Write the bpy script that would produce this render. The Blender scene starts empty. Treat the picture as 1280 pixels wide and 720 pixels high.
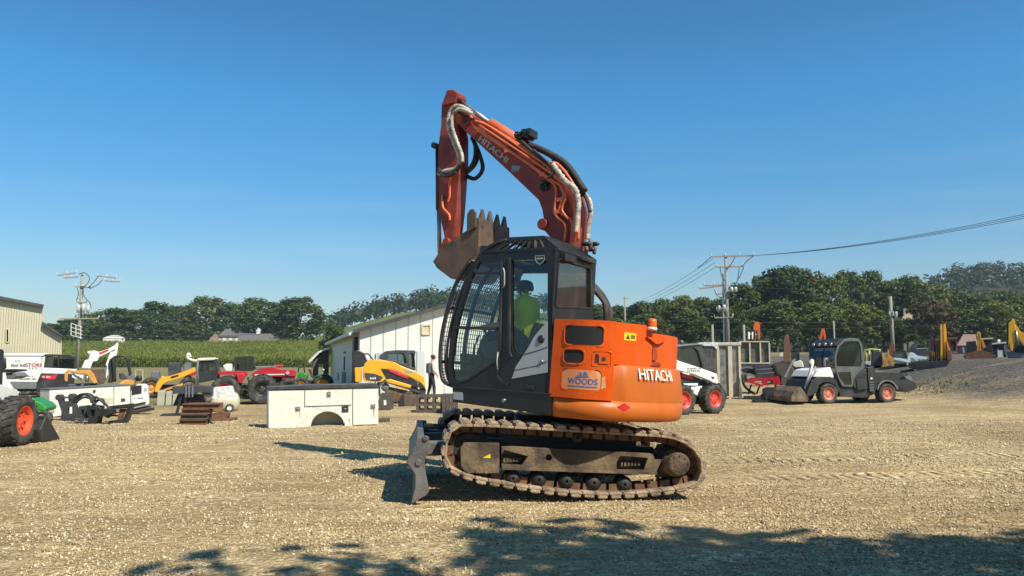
import bpy, bmesh, math, random
from mathutils import Vector as V, Matrix, Quaternion
from mathutils import noise as MN
from mathutils.geometry import tessellate_polygon
R = math.radians
random.seed(7)
SC = bpy.context.scene
COL = SC.collection
# ------------------------------------------------------------------ camera
FPX, HY, CAMH = 960.0, 452.0, 1.5          # focal length in photo pixels, horizon row, eye height
TH = math.atan((HY - 360.0) / FPX)
CAM = V((0, 0, CAMH))
cd = bpy.data.cameras.new('camera'); cam = bpy.data.objects.new('camera', cd); COL.objects.link(cam)
cd.sensor_width = 36; cd.lens = FPX / 1280 * 36; cd.clip_start = .1; cd.clip_end = 6000
cam.location = CAM; cam.rotation_euler = (R(90) + TH, 0, 0)
SC.camera = cam

def ray(px, py):
    x = (px - 640) / FPX; v = (360 - py) / FPX
    return V((x, math.cos(TH) - v * math.sin(TH), math.sin(TH) + v * math.cos(TH)))
def G(px, py, z=0.0):
    d = ray(px, py); t = (z - CAMH) / d.z
    return CAM + d * t
def D(px, py, y):
    d = ray(px, py); return CAM + d * (y / d.y)

# ------------------------------------------------------------------ node materials
def mat(name, col, rough=.5, metal=0., var=.12, scale=5., dust=0., dustcol=(.30, .25, .18), dscale=2.2, bump=0., bscale=60., coat=0., streak=0., spec=.5):
    m = bpy.data.materials.new(name); m.use_nodes = True
    nt = m.node_tree; N = nt.nodes; L = nt.links
    b = N['Principled BSDF']
    tc = N.new('ShaderNodeTexCoord')
    def nz(s, det=5., vec=None):
        n = N.new('ShaderNodeTexNoise'); n.inputs['Scale'].default_value = s; n.inputs['Detail'].default_value = det
        L.new(vec if vec else tc.outputs['Object'], n.inputs['Vector']); return n
    n1 = nz(scale)
    r = N.new('ShaderNodeValToRGB'); L.new(n1.outputs['Fac'], r.inputs['Fac'])
    r.color_ramp.elements[0].position = .3; r.color_ramp.elements[1].position = .7
    r.color_ramp.elements[0].color = [c * (1 - var) for c in col] + [1]
    r.color_ramp.elements[1].color = [min(1, c * (1 + var)) for c in col] + [1]
    out = r.outputs['Color']
    if dust > 0:
        n2 = nz(dscale, 8.)
        r2 = N.new('ShaderNodeValToRGB'); L.new(n2.outputs['Fac'], r2.inputs['Fac'])
        r2.color_ramp.elements[0].position = .62 - .35 * dust; r2.color_ramp.elements[1].position = .86 - .2 * dust
        r2.color_ramp.elements[0].color = (0, 0, 0, 1); k = min(1, .35 + dust * .6); r2.color_ramp.elements[1].color = (k, k, k, 1)
        mx = N.new('ShaderNodeMix'); mx.data_type = 'RGBA'
        L.new(r2.outputs['Color'], mx.inputs['Factor']); L.new(out, mx.inputs[6]); mx.inputs[7].default_value = list(dustcol) + [1]
        out = mx.outputs[2]
    if streak > 0:
        mp = N.new('ShaderNodeMapping'); mp.inputs['Scale'].default_value = (14, 14, 1.2); L.new(tc.outputs['Object'], mp.inputs['Vector'])
        n3 = nz(1., 6., mp.outputs['Vector'])
        r3 = N.new('ShaderNodeValToRGB'); L.new(n3.outputs['Fac'], r3.inputs['Fac'])
        r3.color_ramp.elements[0].position = .5; r3.color_ramp.elements[1].position = .78
        r3.color_ramp.elements[0].color = (0, 0, 0, 1); r3.color_ramp.elements[1].color = (streak, streak, streak, 1)
        mx = N.new('ShaderNodeMix'); mx.data_type = 'RGBA'
        L.new(r3.outputs['Color'], mx.inputs['Factor']); L.new(out, mx.inputs[6]); mx.inputs[7].default_value = list(dustcol) + [1]
        out = mx.outputs[2]
    L.new(out, b.inputs['Base Color'])
    mr = N.new('ShaderNodeMapRange'); L.new(n1.outputs['Fac'], mr.inputs['Value'])
    mr.inputs['From Min'].default_value = .3; mr.inputs['From Max'].default_value = .7
    mr.inputs['To Min'].default_value = max(.03, rough - .1); mr.inputs['To Max'].default_value = min(1, rough + .12)
    L.new(mr.outputs['Result'], b.inputs['Roughness'])
    b.inputs['Metallic'].default_value = metal
    b.inputs['Specular IOR Level'].default_value = spec
    if coat: b.inputs['Coat Weight'].default_value = coat
    if bump > 0:
        n4 = nz(bscale, 4.)
        bp = N.new('ShaderNodeBump'); bp.inputs['Strength'].default_value = bump; bp.inputs['Distance'].default_value = .02
        L.new(n4.outputs['Fac'], bp.inputs['Height']); L.new(bp.outputs['Normal'], b.inputs['Normal'])
    return m

def glass(name, tint=(.8, .88, .88), refl=.12, rough=.02, dirt=0.):
    m = bpy.data.materials.new(name); m.use_nodes = True
    nt = m.node_tree; N = nt.nodes; L = nt.links
    N.remove(N['Principled BSDF']); o = N['Material Output']
    t = N.new('ShaderNodeBsdfTransparent'); t.inputs['Color'].default_value = list(tint) + [1]
    g = N.new('ShaderNodeBsdfGlossy'); g.inputs['Roughness'].default_value = rough
    f = N.new('ShaderNodeFresnel'); f.inputs['IOR'].default_value = 1.45
    a = N.new('ShaderNodeMath'); a.operation = 'MULTIPLY_ADD'; L.new(f.outputs['Fac'], a.inputs[0]); a.inputs[1].default_value = .8; a.inputs[2].default_value = refl * .3
    a.use_clamp = True
    mx = N.new('ShaderNodeMixShader'); L.new(a.outputs[0], mx.inputs['Fac']); L.new(t.outputs[0], mx.inputs[1]); L.new(g.outputs[0], mx.inputs[2])
    last = mx.outputs[0]
    if dirt:
        d = N.new('ShaderNodeBsdfDiffuse'); d.inputs['Color'].default_value = (.35, .33, .28, 1)
        n = N.new('ShaderNodeTexNoise'); n.inputs['Scale'].default_value = 5; n.inputs['Detail'].default_value = 8
        tc = N.new('ShaderNodeTexCoord'); L.new(tc.outputs['Object'], n.inputs['Vector'])
        q = N.new('ShaderNodeMath'); q.operation = 'MULTIPLY'; q.inputs[1].default_value = dirt; L.new(n.outputs['Fac'], q.inputs[0])
        m2 = N.new('ShaderNodeMixShader'); L.new(q.outputs[0], m2.inputs['Fac']); L.new(last, m2.inputs[1]); L.new(d.outputs[0], m2.inputs[2]); last = m2.outputs[0]
    L.new(last, o.inputs['Surface'])
    return m

# ------------------------------------------------------------------ frames: local x to the right, y away, z up; pixels trace onto a plane of the object
class FR:
    def __init__(s, o, yaw=0., M=None):
        s.M = M if M is not None else Matrix.Translation(o) @ Matrix.Rotation(R(yaw), 4, 'Z')
        s.I = s.M.inverted(); s.o = s.I @ CAM; s.R3 = s.I.to_3x3()
    def loc(s, w): return s.I @ V(w)
    def ld(s, px, py): return s.R3 @ ray(px, py)
    def t(s, px, py, y=0.):
        d = s.ld(px, py); k = (y - s.o.y) / d.y; p = s.o + d * k; return (p.x, p.z)
    def ty(s, px, py, y=0.):
        x, z = s.t(px, py, y); return V((x, y, z))
    def tx(s, px, py, x=0.):
        d = s.ld(px, py); k = (x - s.o.x) / d.x; p = s.o + d * k; return (p.y, p.z)
    def tz(s, px, py, z=0.):
        d = s.ld(px, py); k = (z - s.o.z) / d.z; p = s.o + d * k; return (p.x, p.y)
    def P(s, pts, y=0.): return [s.t(a, b, y) for a, b in pts]
    def L3(s, pts, y=0.): return [s.ty(a, b, y) for a, b in pts]

def fill(poly, holes=()):
    loops = [[V((p[0], p[1], 0)) for p in poly]] + [[V((p[0], p[1], 0)) for p in h] for h in holes]
    return tessellate_polygon(loops)

class MB:
    def __init__(s): s.v = []; s.f = []; s.sm = []; s.mi = []; s.cur = 0
    def add(s, vs, fs, smooth=False):
        k = len(s.v); s.v += [V(p) for p in vs]
        for f in fs: s.f.append([k + i for i in f]); s.sm.append(smooth); s.mi.append(s.cur)
        return s
    def prism(s, poly, y0, y1, holes=(), ax='y'):
        if len(poly) < 3: return s
        loops = [list(poly)] + [list(h) for h in holes]
        allp = [p for l in loops for p in l]; n = len(allp)
        def mk(p, d): return (p[0], d, p[1]) if ax == 'y' else ((d, p[0], p[1]) if ax == 'x' else (p[0], p[1], d))
        vs = [mk(p, y0) for p in allp] + [mk(p, y1) for p in allp]; fs = []
        if holes or len(poly) > 4:
            for t in fill(poly, holes):
                fs.append(list(t)); fs.append([i + n for i in reversed(t)])
        else:
            fs.append(list(range(n))); fs.append([i + n for i in reversed(range(n))])
        k = 0
        for l in loops:
            m = len(l)
            for i in range(m):
                j = (i + 1) % m; fs.append([k + i, k + i + n, k + j + n, k + j])
            k += m
        return s.add(vs, fs)
    def box(s, x0, x1, y0, y1, z0, z1):
        return s.prism([(x0, z0), (x1, z0), (x1, z1), (x0, z1)], y0, y1)
    def bar(s, a, b, w, h=None, up=V((0, 0, 1))):
        a = V(a); b = V(b); h = h or w; d = (b - a)
        if d.length < 1e-6: return s
        d.normalize(); sd = d.cross(up)
        if sd.length < 1e-3: sd = d.cross(V((0, 1, 0)))
        sd.normalize(); u = sd.cross(d); vs = []
        for p in (a, b):
            for i, j in ((-1, -1), (1, -1), (1, 1), (-1, 1)): vs.append(p + sd * (w / 2 * i) + u * (h / 2 * j))
        return s.add(vs, [(0, 1, 2, 3), (7, 6, 5, 4), (0, 4, 5, 1), (1, 5, 6, 2), (2, 6, 7, 3), (3, 7, 4, 0)])
    def tube(s, pts, r, n=8, closed=False, smooth=True):
        pts = [V(p) for p in pts]; m = len(pts); rs = r if isinstance(r, (list, tuple)) else [r] * m
        rings = []; pu = None; vs = []
        for i, p in enumerate(pts):
            if closed: d = pts[(i + 1) % m] - pts[i - 1]
            else: d = pts[min(i + 1, m - 1)] - pts[max(i - 1, 0)]
            if d.length < 1e-9: d = V((0, 0, 1))
            d.normalize()
            u = pu if pu is not None else (V((0, 0, 1)) if abs(d.z) < .9 else V((1, 0, 0)))
            sd = d.cross(u)
            if sd.length < 1e-4: sd = d.cross(V((0, 1, 0.1)))
            sd.normalize(); u = sd.cross(d); pu = u
            for k in range(n):
                t = 2 * math.pi * k / n; vs.append(p + (sd * math.cos(t) + u * math.sin(t)) * rs[i])
        fs = []
        for i in range(m if closed else m - 1):
            a = i * n; b = ((i + 1) % m) * n
            for k in range(n): fs.append((a + k, a + (k + 1) % n, b + (k + 1) % n, b + k))
        s.add(vs, fs, smooth)
        if not closed: s.add(vs[:n], [list(reversed(range(n)))]); s.add(vs[-n:], [list(range(n))])
        return s
    def cyl(s, a, b, r, r2=None, n=20, smooth=True): return s.tube([a, b], [r, r if r2 is None else r2], n, smooth=smooth)
    def lathe(s, prof, c, n=28, ax='y', smooth=True, a0=0., a1=360.):
        vs = []; fs = []; m = len(prof); full = abs(a1 - a0 - 360) < .1; nn = n if full else n + 1
        for i in range(nn):
            t = R(a0 + (a1 - a0) * i / n); cs, sn = math.cos(t), math.sin(t)
            for r, d in prof:
                if ax == 'y': vs.append((c[0] + r * cs, c[1] + d, c[2] + r * sn))
                elif ax == 'z': vs.append((c[0] + r * cs, c[1] + r * sn, c[2] + d))
                else: vs.append((c[0] + d, c[1] + r * cs, c[2] + r * sn))
        for i in range(n):
            j = (i + 1) % nn
            for k in range(m - 1): fs.append((i * m + k, i * m + k + 1, j * m + k + 1, j * m + k))
        return s.add(vs, fs, smooth)
    def ball(s, c, r, n=12, m=8, sc=(1, 1, 1)):
        vs = []; fs = []; c = V(c)
        for i in range(m + 1):
            p = math.pi * i / m
            for k in range(n):
                t = 2 * math.pi * k / n
                vs.append((c.x + r * sc[0] * math.sin(p) * math.cos(t), c.y + r * sc[1] * math.sin(p) * math.sin(t), c.z + r * sc[2] * math.cos(p)))
        for i in range(m):
            for k in range(n): fs.append((i * n + k, i * n + (k + 1) % n, (i + 1) * n + (k + 1) % n, (i + 1) * n + k))
        return s.add(vs, fs, True)
    def mesh(s, name, mats, recalc=True):
        me = bpy.data.meshes.new(name); me.from_pydata([tuple(p) for p in s.v], [], s.f)
        ms = mats if isinstance(mats, (list, tuple)) else [mats]
        for m in ms: me.materials.append(m)
        me.polygons.foreach_set('use_smooth', s.sm); me.polygons.foreach_set('material_index', s.mi)
        if recalc:
            bm = bmesh.new(); bm.from_mesh(me); bmesh.ops.remove_doubles(bm, verts=bm.verts, dist=1e-5)
            bmesh.ops.recalc_face_normals(bm, faces=bm.faces); bm.to_mesh(me); bm.free()
        me.update(); return me
    def build(s, name, m, parent=None, bevel=0., recalc=True):
        o = bpy.data.objects.new(name, s.mesh(name, m, recalc)); COL.objects.link(o)
        if parent is not None: o.parent = parent
        if bevel:
            b = o.modifiers.new('bevel', 'BEVEL'); b.width = bevel; b.segments = 2; b.limit_method = 'ANGLE'; b.angle_limit = R(35)
        return o

_fc = {}
def text_mesh(s, size, depth=.003):
    k = (s,)
    if k not in _fc:
        c = bpy.data.curves.new('t', 'FONT'); c.body = s; c.size = 1; c.extrude = 0; c.resolution_u = 3
        o = bpy.data.objects.new('t', c); COL.objects.link(o)
        dg = bpy.context.evaluated_depsgraph_get(); me = o.evaluated_get(dg).to_mesh()
        _fc[k] = ([tuple(v.co) for v in me.vertices], [tuple(p.vertices) for p in me.polygons])
        o.evaluated_get(dg).to_mesh_clear(); bpy.data.objects.remove(o); bpy.data.curves.remove(c)
    vs, fs = _fc[k]
    return vs, fs
def text_quad(mb, s, fn, bold=0.):
    # lettering mapped over the unit rectangle: fn(u, v) -> point
    vs, fs = text_mesh(s, 1)
    x0 = min(v[0] for v in vs); x1 = max(v[0] for v in vs); y0 = min(v[1] for v in vs); y1 = max(v[1] for v in vs)
    mb.add([fn((v[0] - x0) / (x1 - x0), (v[1] - y0) / (y1 - y0)) for v in vs], fs)
    if bold:
        for du, dv in ((bold, 0), (-bold, 0), (0, bold * 2), (0, -bold * 2)):
            mb.add([fn((v[0] - x0) / (x1 - x0) + du, (v[1] - y0) / (y1 - y0) + dv) for v in vs], [f for f in fs])
def bil(a, b, c, d, off=V((0, 0, 0))):
    a, b, c, d = V(a), V(b), V(c), V(d)      # bottom-left, bottom-right, top-right, top-left
    return lambda u, v: (a * (1 - u) + b * u) * (1 - v) + (d * (1 - u) + c * u) * v + off

def tag(o, label=None, cat=None, group=None, kind=None):
    if label: o['label'] = label
    if cat: o['category'] = cat
    if group: o['group'] = group
    if kind: o['kind'] = kind
    return o
def thing(name, label, cat, fr, group=None):
    o = bpy.data.objects.new(name, None); COL.objects.link(o); o.empty_display_size = .2
    o.matrix_world = fr.M; return tag(o, label, cat, group)
def single(mb, name, m, label, cat, fr=None, group=None, bevel=0.):
    o = mb.build(name, m, None, bevel)
    if fr is not None: o.matrix_world = fr.M
    return tag(o, label, cat, group)
def kids(o): return [c for c in bpy.data.objects if c.parent == o]
def copy_tree(o, parent=None):
    c = o.copy(); COL.objects.link(c)
    if parent is not None: c.parent = parent
    for ch in kids(o): copy_tree(ch, c)
    return c
def crom(pts, n=6, closed=False):
    pts = [V(p) for p in pts]; m = len(pts); out = []
    for i in range(m if closed else m - 1):
        if closed: a, b, c, d = pts[i - 1], pts[i], pts[(i + 1) % m], pts[(i + 2) % m]
        else: a, b, c, d = pts[max(i - 1, 0)], pts[i], pts[i + 1], pts[min(i + 2, m - 1)]
        for k in range(n):
            t = k / n
            out.append(.5 * ((2 * b) + (c - a) * t + (2 * a - 5 * b + 4 * c - d) * t * t + (3 * b - a - 3 * c + d) * t ** 3))
    if not closed: out.append(pts[-1])
    return out
def rrect(x0, x1, z0, z1, r, n=4):
    out = []
    for cx, cz, a in ((x1 - r, z1 - r, 0), (x0 + r, z1 - r, 90), (x0 + r, z0 + r, 180), (x1 - r, z0 + r, 270)):
        for k in range(n + 1):
            t = R(a + 90 * k / n); out.append((cx + r * math.cos(t), cz + r * math.sin(t)))
    return out
def ell(cx, cz, rx, rz=None, n=20, a0=0, a1=360):
    rz = rz or rx; full = abs(a1 - a0) >= 360
    return [(cx + rx * math.cos(R(a0 + (a1 - a0) * k / n)), cz + rz * math.sin(R(a0 + (a1 - a0) * k / n))) for k in range(n if full else n + 1)]
# ------------------------------------------------------------------ shared materials
M = {}
M['orange'] = mat('orange paint', (.70, .088, .003), .42, var=.07, dust=.06, dscale=1.5, streak=.14, spec=.3, dustcol=(.34, .16, .07))
M['orange_cw'] = mat('sunlit counterweight orange', (.50, .115, .010), .42, var=.12, scale=2, dust=.20, dscale=1.2, streak=.2, spec=.35, dustcol=(.33, .19, .10))  # counterweight orange made yellower, sun glare put into the colour
M['boom'] = mat('faded red orange paint', (.24, .031, .011), .5, var=.35, scale=5, dust=.30, dustcol=(.20, .10, .06), dscale=3, streak=.25)
M['boom_pipe'] = mat('orange pipe paint', (.78, .17, .06), .4, var=.15, dust=.1)
M['cabblack'] = mat('black cab paint', (.013, .013, .014), .35, var=.2, dust=.10, dustcol=(.10, .09, .075), dscale=2.5)
M['black'] = mat('black steel', (.022, .022, .022), .5, var=.3, dust=.2, dustcol=(.14, .12, .09))
M['rubber'] = mat('black rubber', (.025, .024, .023), .75, var=.3, dust=.45, dustcol=(.16, .13, .10), dscale=5)
M['silver'] = mat('silver decal', (.36, .37, .38), .35, var=.08, dust=.1)
M['undersd'] = mat('muddy undercarriage steel', (.068, .048, .030), .8, var=.45, scale=9, dust=.6, dustcol=(.30, .21, .115), dscale=5, bump=.5, bscale=30)
M['undershade'] = mat('steel darkened for shade', (.020, .017, .014), .65, var=.4, scale=9, dust=.3, dustcol=(.14, .10, .065), dscale=5)  # rollers, idler and sprocket coloured dark for the shade inside the track
M['shoe'] = mat('dusty track steel', (.15, .10, .065), .7, var=.35, scale=12, dust=.85, dustcol=(.50, .38, .24), dscale=7, bump=.6, bscale=45)
M['rustlink'] = mat('rust brown track links', (.11, .055, .028), .8, var=.4, scale=10, dust=.4, dustcol=(.28, .18, .1), dscale=6)
M['steel'] = mat('bare steel', (.35, .34, .33), .35, metal=.7, var=.2, dust=.2)
M['bladegrey'] = mat('worn grey steel', (.13, .125, .12), .55, metal=.2, var=.35, dust=.45, dustcol=(.2, .13, .09), dscale=4, bump=.3)
M['bucket'] = mat('rusty bucket steel', (.085, .06, .045), .6, var=.4, scale=7, dust=.55, dustcol=(.21, .115, .06), dscale=4, bump=.4)
M['hosewrap'] = mat('dirty white spiral wrap', (.58, .53, .44), .7, var=.35, scale=20, dust=.7, dustcol=(.15, .12, .09), dscale=14, bump=.6, bscale=70)
M['white'] = mat('white paint', (.70, .69, .65), .4, var=.04, dust=.1, dustcol=(.5, .44, .36), streak=.08)
M['offwhite'] = mat('aged white paint', (.66, .63, .55), .5, var=.06, dust=.15, dustcol=(.45, .36, .24), streak=.22)
M['letterwhite'] = mat('white lettering', (.80, .78, .70), .5, var=.05)
M['letterold'] = mat('worn white lettering', (.80, .72, .66), .6, var=.2, scale=30)
M['blue'] = mat('blue print', (.10, .14, .33), .5)
M['plaque'] = mat('pale orange sticker', (.74, .27, .09), .45, var=.1)
M['plaquepale'] = mat('scuffed sticker edge', (.68, .33, .15), .5, var=.2)
M['vent'] = mat('dark mesh', (.016, .014, .013), .7, var=.4, scale=80)
M['yellow'] = mat('yellow sticker', (.75, .55, .02), .5)
M['red'] = mat('red print', (.55, .02, .015), .5)
M['glasscab'] = glass('cab glass', (.93, .97, .96), .02, dirt=.012)
M['glassrear'] = glass('dusty rear glass', (.90, .93, .91), .06, dirt=.05)
M['glassveh'] = glass('vehicle glass', (.42, .53, .53), .15, dirt=.03)
M['wire'] = mat('black wire mesh', (.02, .02, .02), .5)
M['hivis'] = mat('hi vis vest', (.88, 1.0, .02), .7, var=.08); M['hivis'].node_tree.nodes['Principled BSDF'].inputs['Specular IOR Level'].default_value = .2
M['cloth_dark'] = mat('dark cloth', (.03, .03, .033), .9, var=.3)
M['skin'] = mat('skin', (.42, .23, .16), .55, var=.08)
M['seat'] = mat('dark seat fabric', (.04, .04, .045), .85, var=.2)
M['beacon'] = mat('amber beacon plastic', (.75, .13, .01), .2, var=.05)

# ------------------------------------------------------------------ the excavator
CX = V((.54, 9.58, .07))
U = FR(None, M=Matrix.Translation(CX) @ Matrix.Rotation(R(7), 4, 'Z') @ Matrix.Rotation(R(3.7), 4, 'Y'))
S = FR(None, M=U.M @ Matrix.Rotation(R(-40), 4, 'Z'))
EX = thing('crawler_excavator', 'large orange crawler excavator with its boom folded up, in the middle of the gravel yard', 'excavator', U)
US = U.I @ S.M            # upper structure axes inside the machine
def upart(mb, name, m, bevel=0., parent=None):
    o = mb.build(name, m, parent if parent is not None else EX, bevel)
    if parent is None: o.matrix_local = US
    return o
def lpart(mb, name, m, bevel=0., parent=None): return mb.build(name, m, parent if parent is not None else EX, bevel)

# crawler tracks
loop_px = [(553, 572), (555, 552), (560, 538), (570, 529), (600, 528.5), (650, 531), (700, 534), (750, 537), (800, 540), (838, 543), (860, 551), (876, 565), (882.5, 582), (879, 600), (868, 610),
           (830, 617), (790, 620.5), (740, 621), (690, 616.5), (640, 610), (598, 602), (570, 593), (558, 584)]
lp = [V((a, 0, b)) for a, b in U.P(loop_px, -1.16)]
dense = crom(lp, 8, True)
seg = [(dense[(i + 1) % len(dense)] - dense[i]).length for i in range(len(dense))]
total = sum(seg); NSH = 44; pitch = total / NSH
def on_loop(d):
    d %= total
    for i, l in enumerate(seg):
        if d <= l: return dense[i].lerp(dense[(i + 1) % len(dense)], d / l)
        d -= l
    return dense[0]
cen = sum((V(p) for p in lp), V()) / len(lp)
shoes = MB(); links = MB(); rr = random.Random(3)
for k in range(NSH):
    p0 = on_loop(k * pitch); p1 = on_loop((k + 1) * pitch); t = (p1 - p0).normalized(); nrm = V((t.z, 0, -t.x))
    if nrm.dot(p0 - cen) < 0: nrm = -nrm
    c = (p0 + p1) / 2
    def sbox(mb, y0, y1, a0, a1, h0, h1):
        vs = []
        for y in (y0, y1):
            for a, h in ((a0, h0), (a1, h0), (a1, h1), (a0, h1)):
                q = c + t * a + nrm * h; vs.append((q.x, y, q.z))
        mb.add(vs, [(0, 1, 2, 3), (7, 6, 5, 4), (0, 4, 5, 1), (1, 5, 6, 2), (2, 6, 7, 3), (3, 7, 4, 0)])
    L = pitch * .47
    sbox(shoes, -1.16, -.71, -L, L, -.045, -.018)
    j_ = rr.uniform(-.006, .004)
    sbox(shoes, -1.157, -.713, -L * .80, L * .72, -.018, .014 + j_); sbox(shoes, -1.150, -.72, -L * .5, L * .42, .01 + j_, .024 + j_)
    for y in (-1.0, -.88): sbox(links, y - .02, y + .02, -L * .98, L * .62, -.115, -.046)
    for a in (-L * .6, L * .2): sbox(links, -.97, -.91, a, a + .03, -.10, -.06)
tr_o = lpart(shoes, 'crawler_track', M['shoe'], .006); ln_o = lpart(links, 'track_chain', M['rustlink'], 0, tr_o)
for o in (tr_o,):
    c = copy_tree(o, EX); c.location = (0, 1.87, 0)

def zb4(pts): return [(490 + a * .19444, 500 + b * .19444) for a, b in pts]
def zb5(pts): return [(690 + a * .19444, 500 + b * .19444) for a, b in pts]
fr = MB()
hole = lambda c, r: ell(c[0], c[1], r, r, 14)
front = U.P(zb4([(440, 310), (462, 275), (690, 278), (690, 470), (480, 470), (445, 430)]), -1.10)
fr.prism(front, -1.10, -.78)
beam = U.P([(627, 558.5), (640, 558), (813, 567), (818, 572), (818, 590), (627, 585)], -1.06)
hx, hz = U.t(686, 572, -1.06)
cut1 = U.P(zb4([(705, 350), (725, 320), (875, 362), (835, 420), (705, 412)]), -1.06)
cut2 = U.P(zb5([(415, 400), (440, 358), (618, 372), (590, 450), (415, 450)]), -1.06)
fr.prism(beam, -1.06, -1.01, [hole((hx, hz), .035), cut1, cut2])
fr.prism(U.P([(627, 559), (813, 567.5), (813, 589), (627, 585)], -1.01), -.95, -.80)
fr.prism(U.P([(627, 583.5), (820, 590), (820, 593), (627, 586.5)], -1.06), -1.10, -.80)
for a, b in zb4([(485, 455), (545, 458), (605, 461)]):
    q = U.ty(a, b, -1.10); fr.cyl(q, q + V((0, -.03, 0)), .018, n=8)
# brackets to the drive
fr.prism(U.P(zb5([(620, 340), (650, 350), (660, 385), (705, 385), (668, 470), (640, 480), (618, 470)]), -1.05), -1.05, -.85)
fo = lpart(fr, 'track_frame', M['undersd'], .008)
decal = MB(); decal.prism(U.P(zb4([(583, 372), (600, 362), (632, 346), (634, 374)]), -1.103), -1.103, -1.1005); lpart(decal, 'warning_decal', M['yellow'], 0, fo)
ch = MB(); ch2 = MB()
for i in range(6):
    a, b = zb4([(722 + i * 20, 385 - i * 1.5)])[0]; q = U.ty(a, b, -1.0); ch.box(q.x - .012, q.x + .012, -1.008, -.95, q.z - .028, q.z + .02)
    a, b = zb5([(448 + i * 22, 410 - i * 1)])[0]; q = U.ty(a, b, -1.0); ch2.box(q.x - .012, q.x + .012, -1.008, -.95, q.z - .028, q.z + .02)
lpart(ch2, 'guide_chain', M['undersd'], 0, fo); lpart(ch, 'guide_chain', M['undersd'], 0, fo)
ft = copy_tree(fo, EX); ft.location = (0, 1.87, 0)
# wheels of the undercarriage
ix, iz = U.t(586, 566, -.94)
idl = MB(); idl.lathe([(.02, -.09), (.05, -.09), (.06, -.06), (.15, -.05), (.19, -.07), (.235, -.06), (.235, .06), (.19, .07), (.05, .09), (.02, .09)], (ix, -.94, iz), 26)
for k in range(6):
    t = R(60 * k); idl.bar((ix + .05 * math.cos(t), -.995, iz + .05 * math.sin(t)), (ix + .2 * math.cos(t), -1.0, iz + .2 * math.sin(t)), .03, .03)
sx, sz = U.t(848, 580, -1.1)
spk = MB(); spk.lathe([(.02, -.03), (.22, -.03), (.22, .03), (.02, .03)], (sx, -.94, sz), 30)
for k in range(21):
    t = 2 * math.pi * k / 21; spk.bar((sx + .2 * math.cos(t), -.94, sz + .2 * math.sin(t)), (sx + .265 * math.cos(t), -.94, sz + .265 * math.sin(t)), .04, .05, up=V((0, 1, 0)))
drv = MB(); drv.lathe([(.0, -.20), (.11, -.20), (.125, -.185), (.125, -.10), (.15, -.09), (.15, -.03), (.19, -.02), (.19, .25)], (sx, -.94, sz), 30)
for k in range(9):
    t = R(40 * k + 10); q = V((sx + .10 * math.cos(t), -1.14, sz + .10 * math.sin(t))); drv.cyl(q, q + V((0, -.012, 0)), .009, n=6)
rol = [MB() for _ in range(6)]
for i, pxx in enumerate((640, 672, 706, 740, 778)):
    q = U.ty(pxx, 596 + (pxx - 640) * .055, -.94); rol[i].lathe([(.015, -.12), (.05, -.12), (.06, -.10), (.085, -.09), (.085, -.03), (.065, -.02), (.065, .02), (.085, .03), (.085, .09), (.05, .12), (.015, .12)], q, 18)
q = U.ty(720, 546, -.94); rol[5].lathe([(.015, -.10), (.06, -.09), (.06, .09), (.015, .10)], q, 16)
for mb, nm in [(idl, 'idler'), (spk, 'sprocket'), (drv, 'drive_motor')] + [(r_, 'roller') for r_ in rol]:
    o = lpart(mb, nm, M['undersd'] if nm == 'drive_motor' else M['undershade']); c = copy_tree(o, EX); c.location = (0, 1.87, 0)
ctr = MB(); ctr.box(-.75, .75, -.80, .80, .33, .58); ctr.box(-.95, .95, -.82, -.70, .38, .52); ctr.box(-.95, .95, .70, .82, .38, .52)
ctr.lathe([(0, .58), (.62, .58), (.62, .66), (.56, .67), (.56, .76), (0, .76)], (0, 0, 0), 32, 'z'); lpart(ctr, 'centre_frame', M['black'])

# dozer blade
bp = U.P(zb4([(160, 235), (236, 235), (248, 305), (214, 380), (212, 440), (240, 588), (222, 612), (120, 672), (150, 560), (150, 480), (90, 397), (112, 368), (150, 290)]), -1.16)
mo = U.P(zb4([(163, 240), (205, 240), (215, 300), (172, 385), (180, 470), (205, 590), (190, 618), (128, 662), (155, 560), (156, 478), (98, 395), (118, 366), (155, 292)]), -1.16)
bl = MB(); bl.prism(bp, -1.16, -1.13); bl.prism(mo, -1.13, 1.13); bl.prism(bp, 1.13, 1.16)
q = U.ty(*zb4([(215, 246)])[0], -1.16); bl.cyl(q, q + V((0, -.02, 0)), .03, n=12); q = U.ty(*zb4([(170, 402)])[0], -1.16); bl.cyl(q, q + V((0, -.02, 0)), .035, n=12)
blo = lpart(bl, 'dozer_blade', M['bladegrey'], .008)
bx = bp[3][0]
for sg in (-1, 1):
    arm = MB(); arm.bar((bx - .05, sg * .52, .34), (-.55, sg * .42, .42), .12, .16); arm.bar((bx - .05, sg * .95, .38), (bx + .5, sg * .50, .40), .09, .12)
    lpart(arm, 'blade_arm', M['bladegrey'], .008)
cy = MB(); cy.cyl((bx - .02, 0, .55), (bx + .35, 0, .56), .035); cy.cyl((bx + .30, 0, .56), (-.55, 0, .57), .06); lpart(cy, 'blade_cylinder', M['black'])

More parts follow.
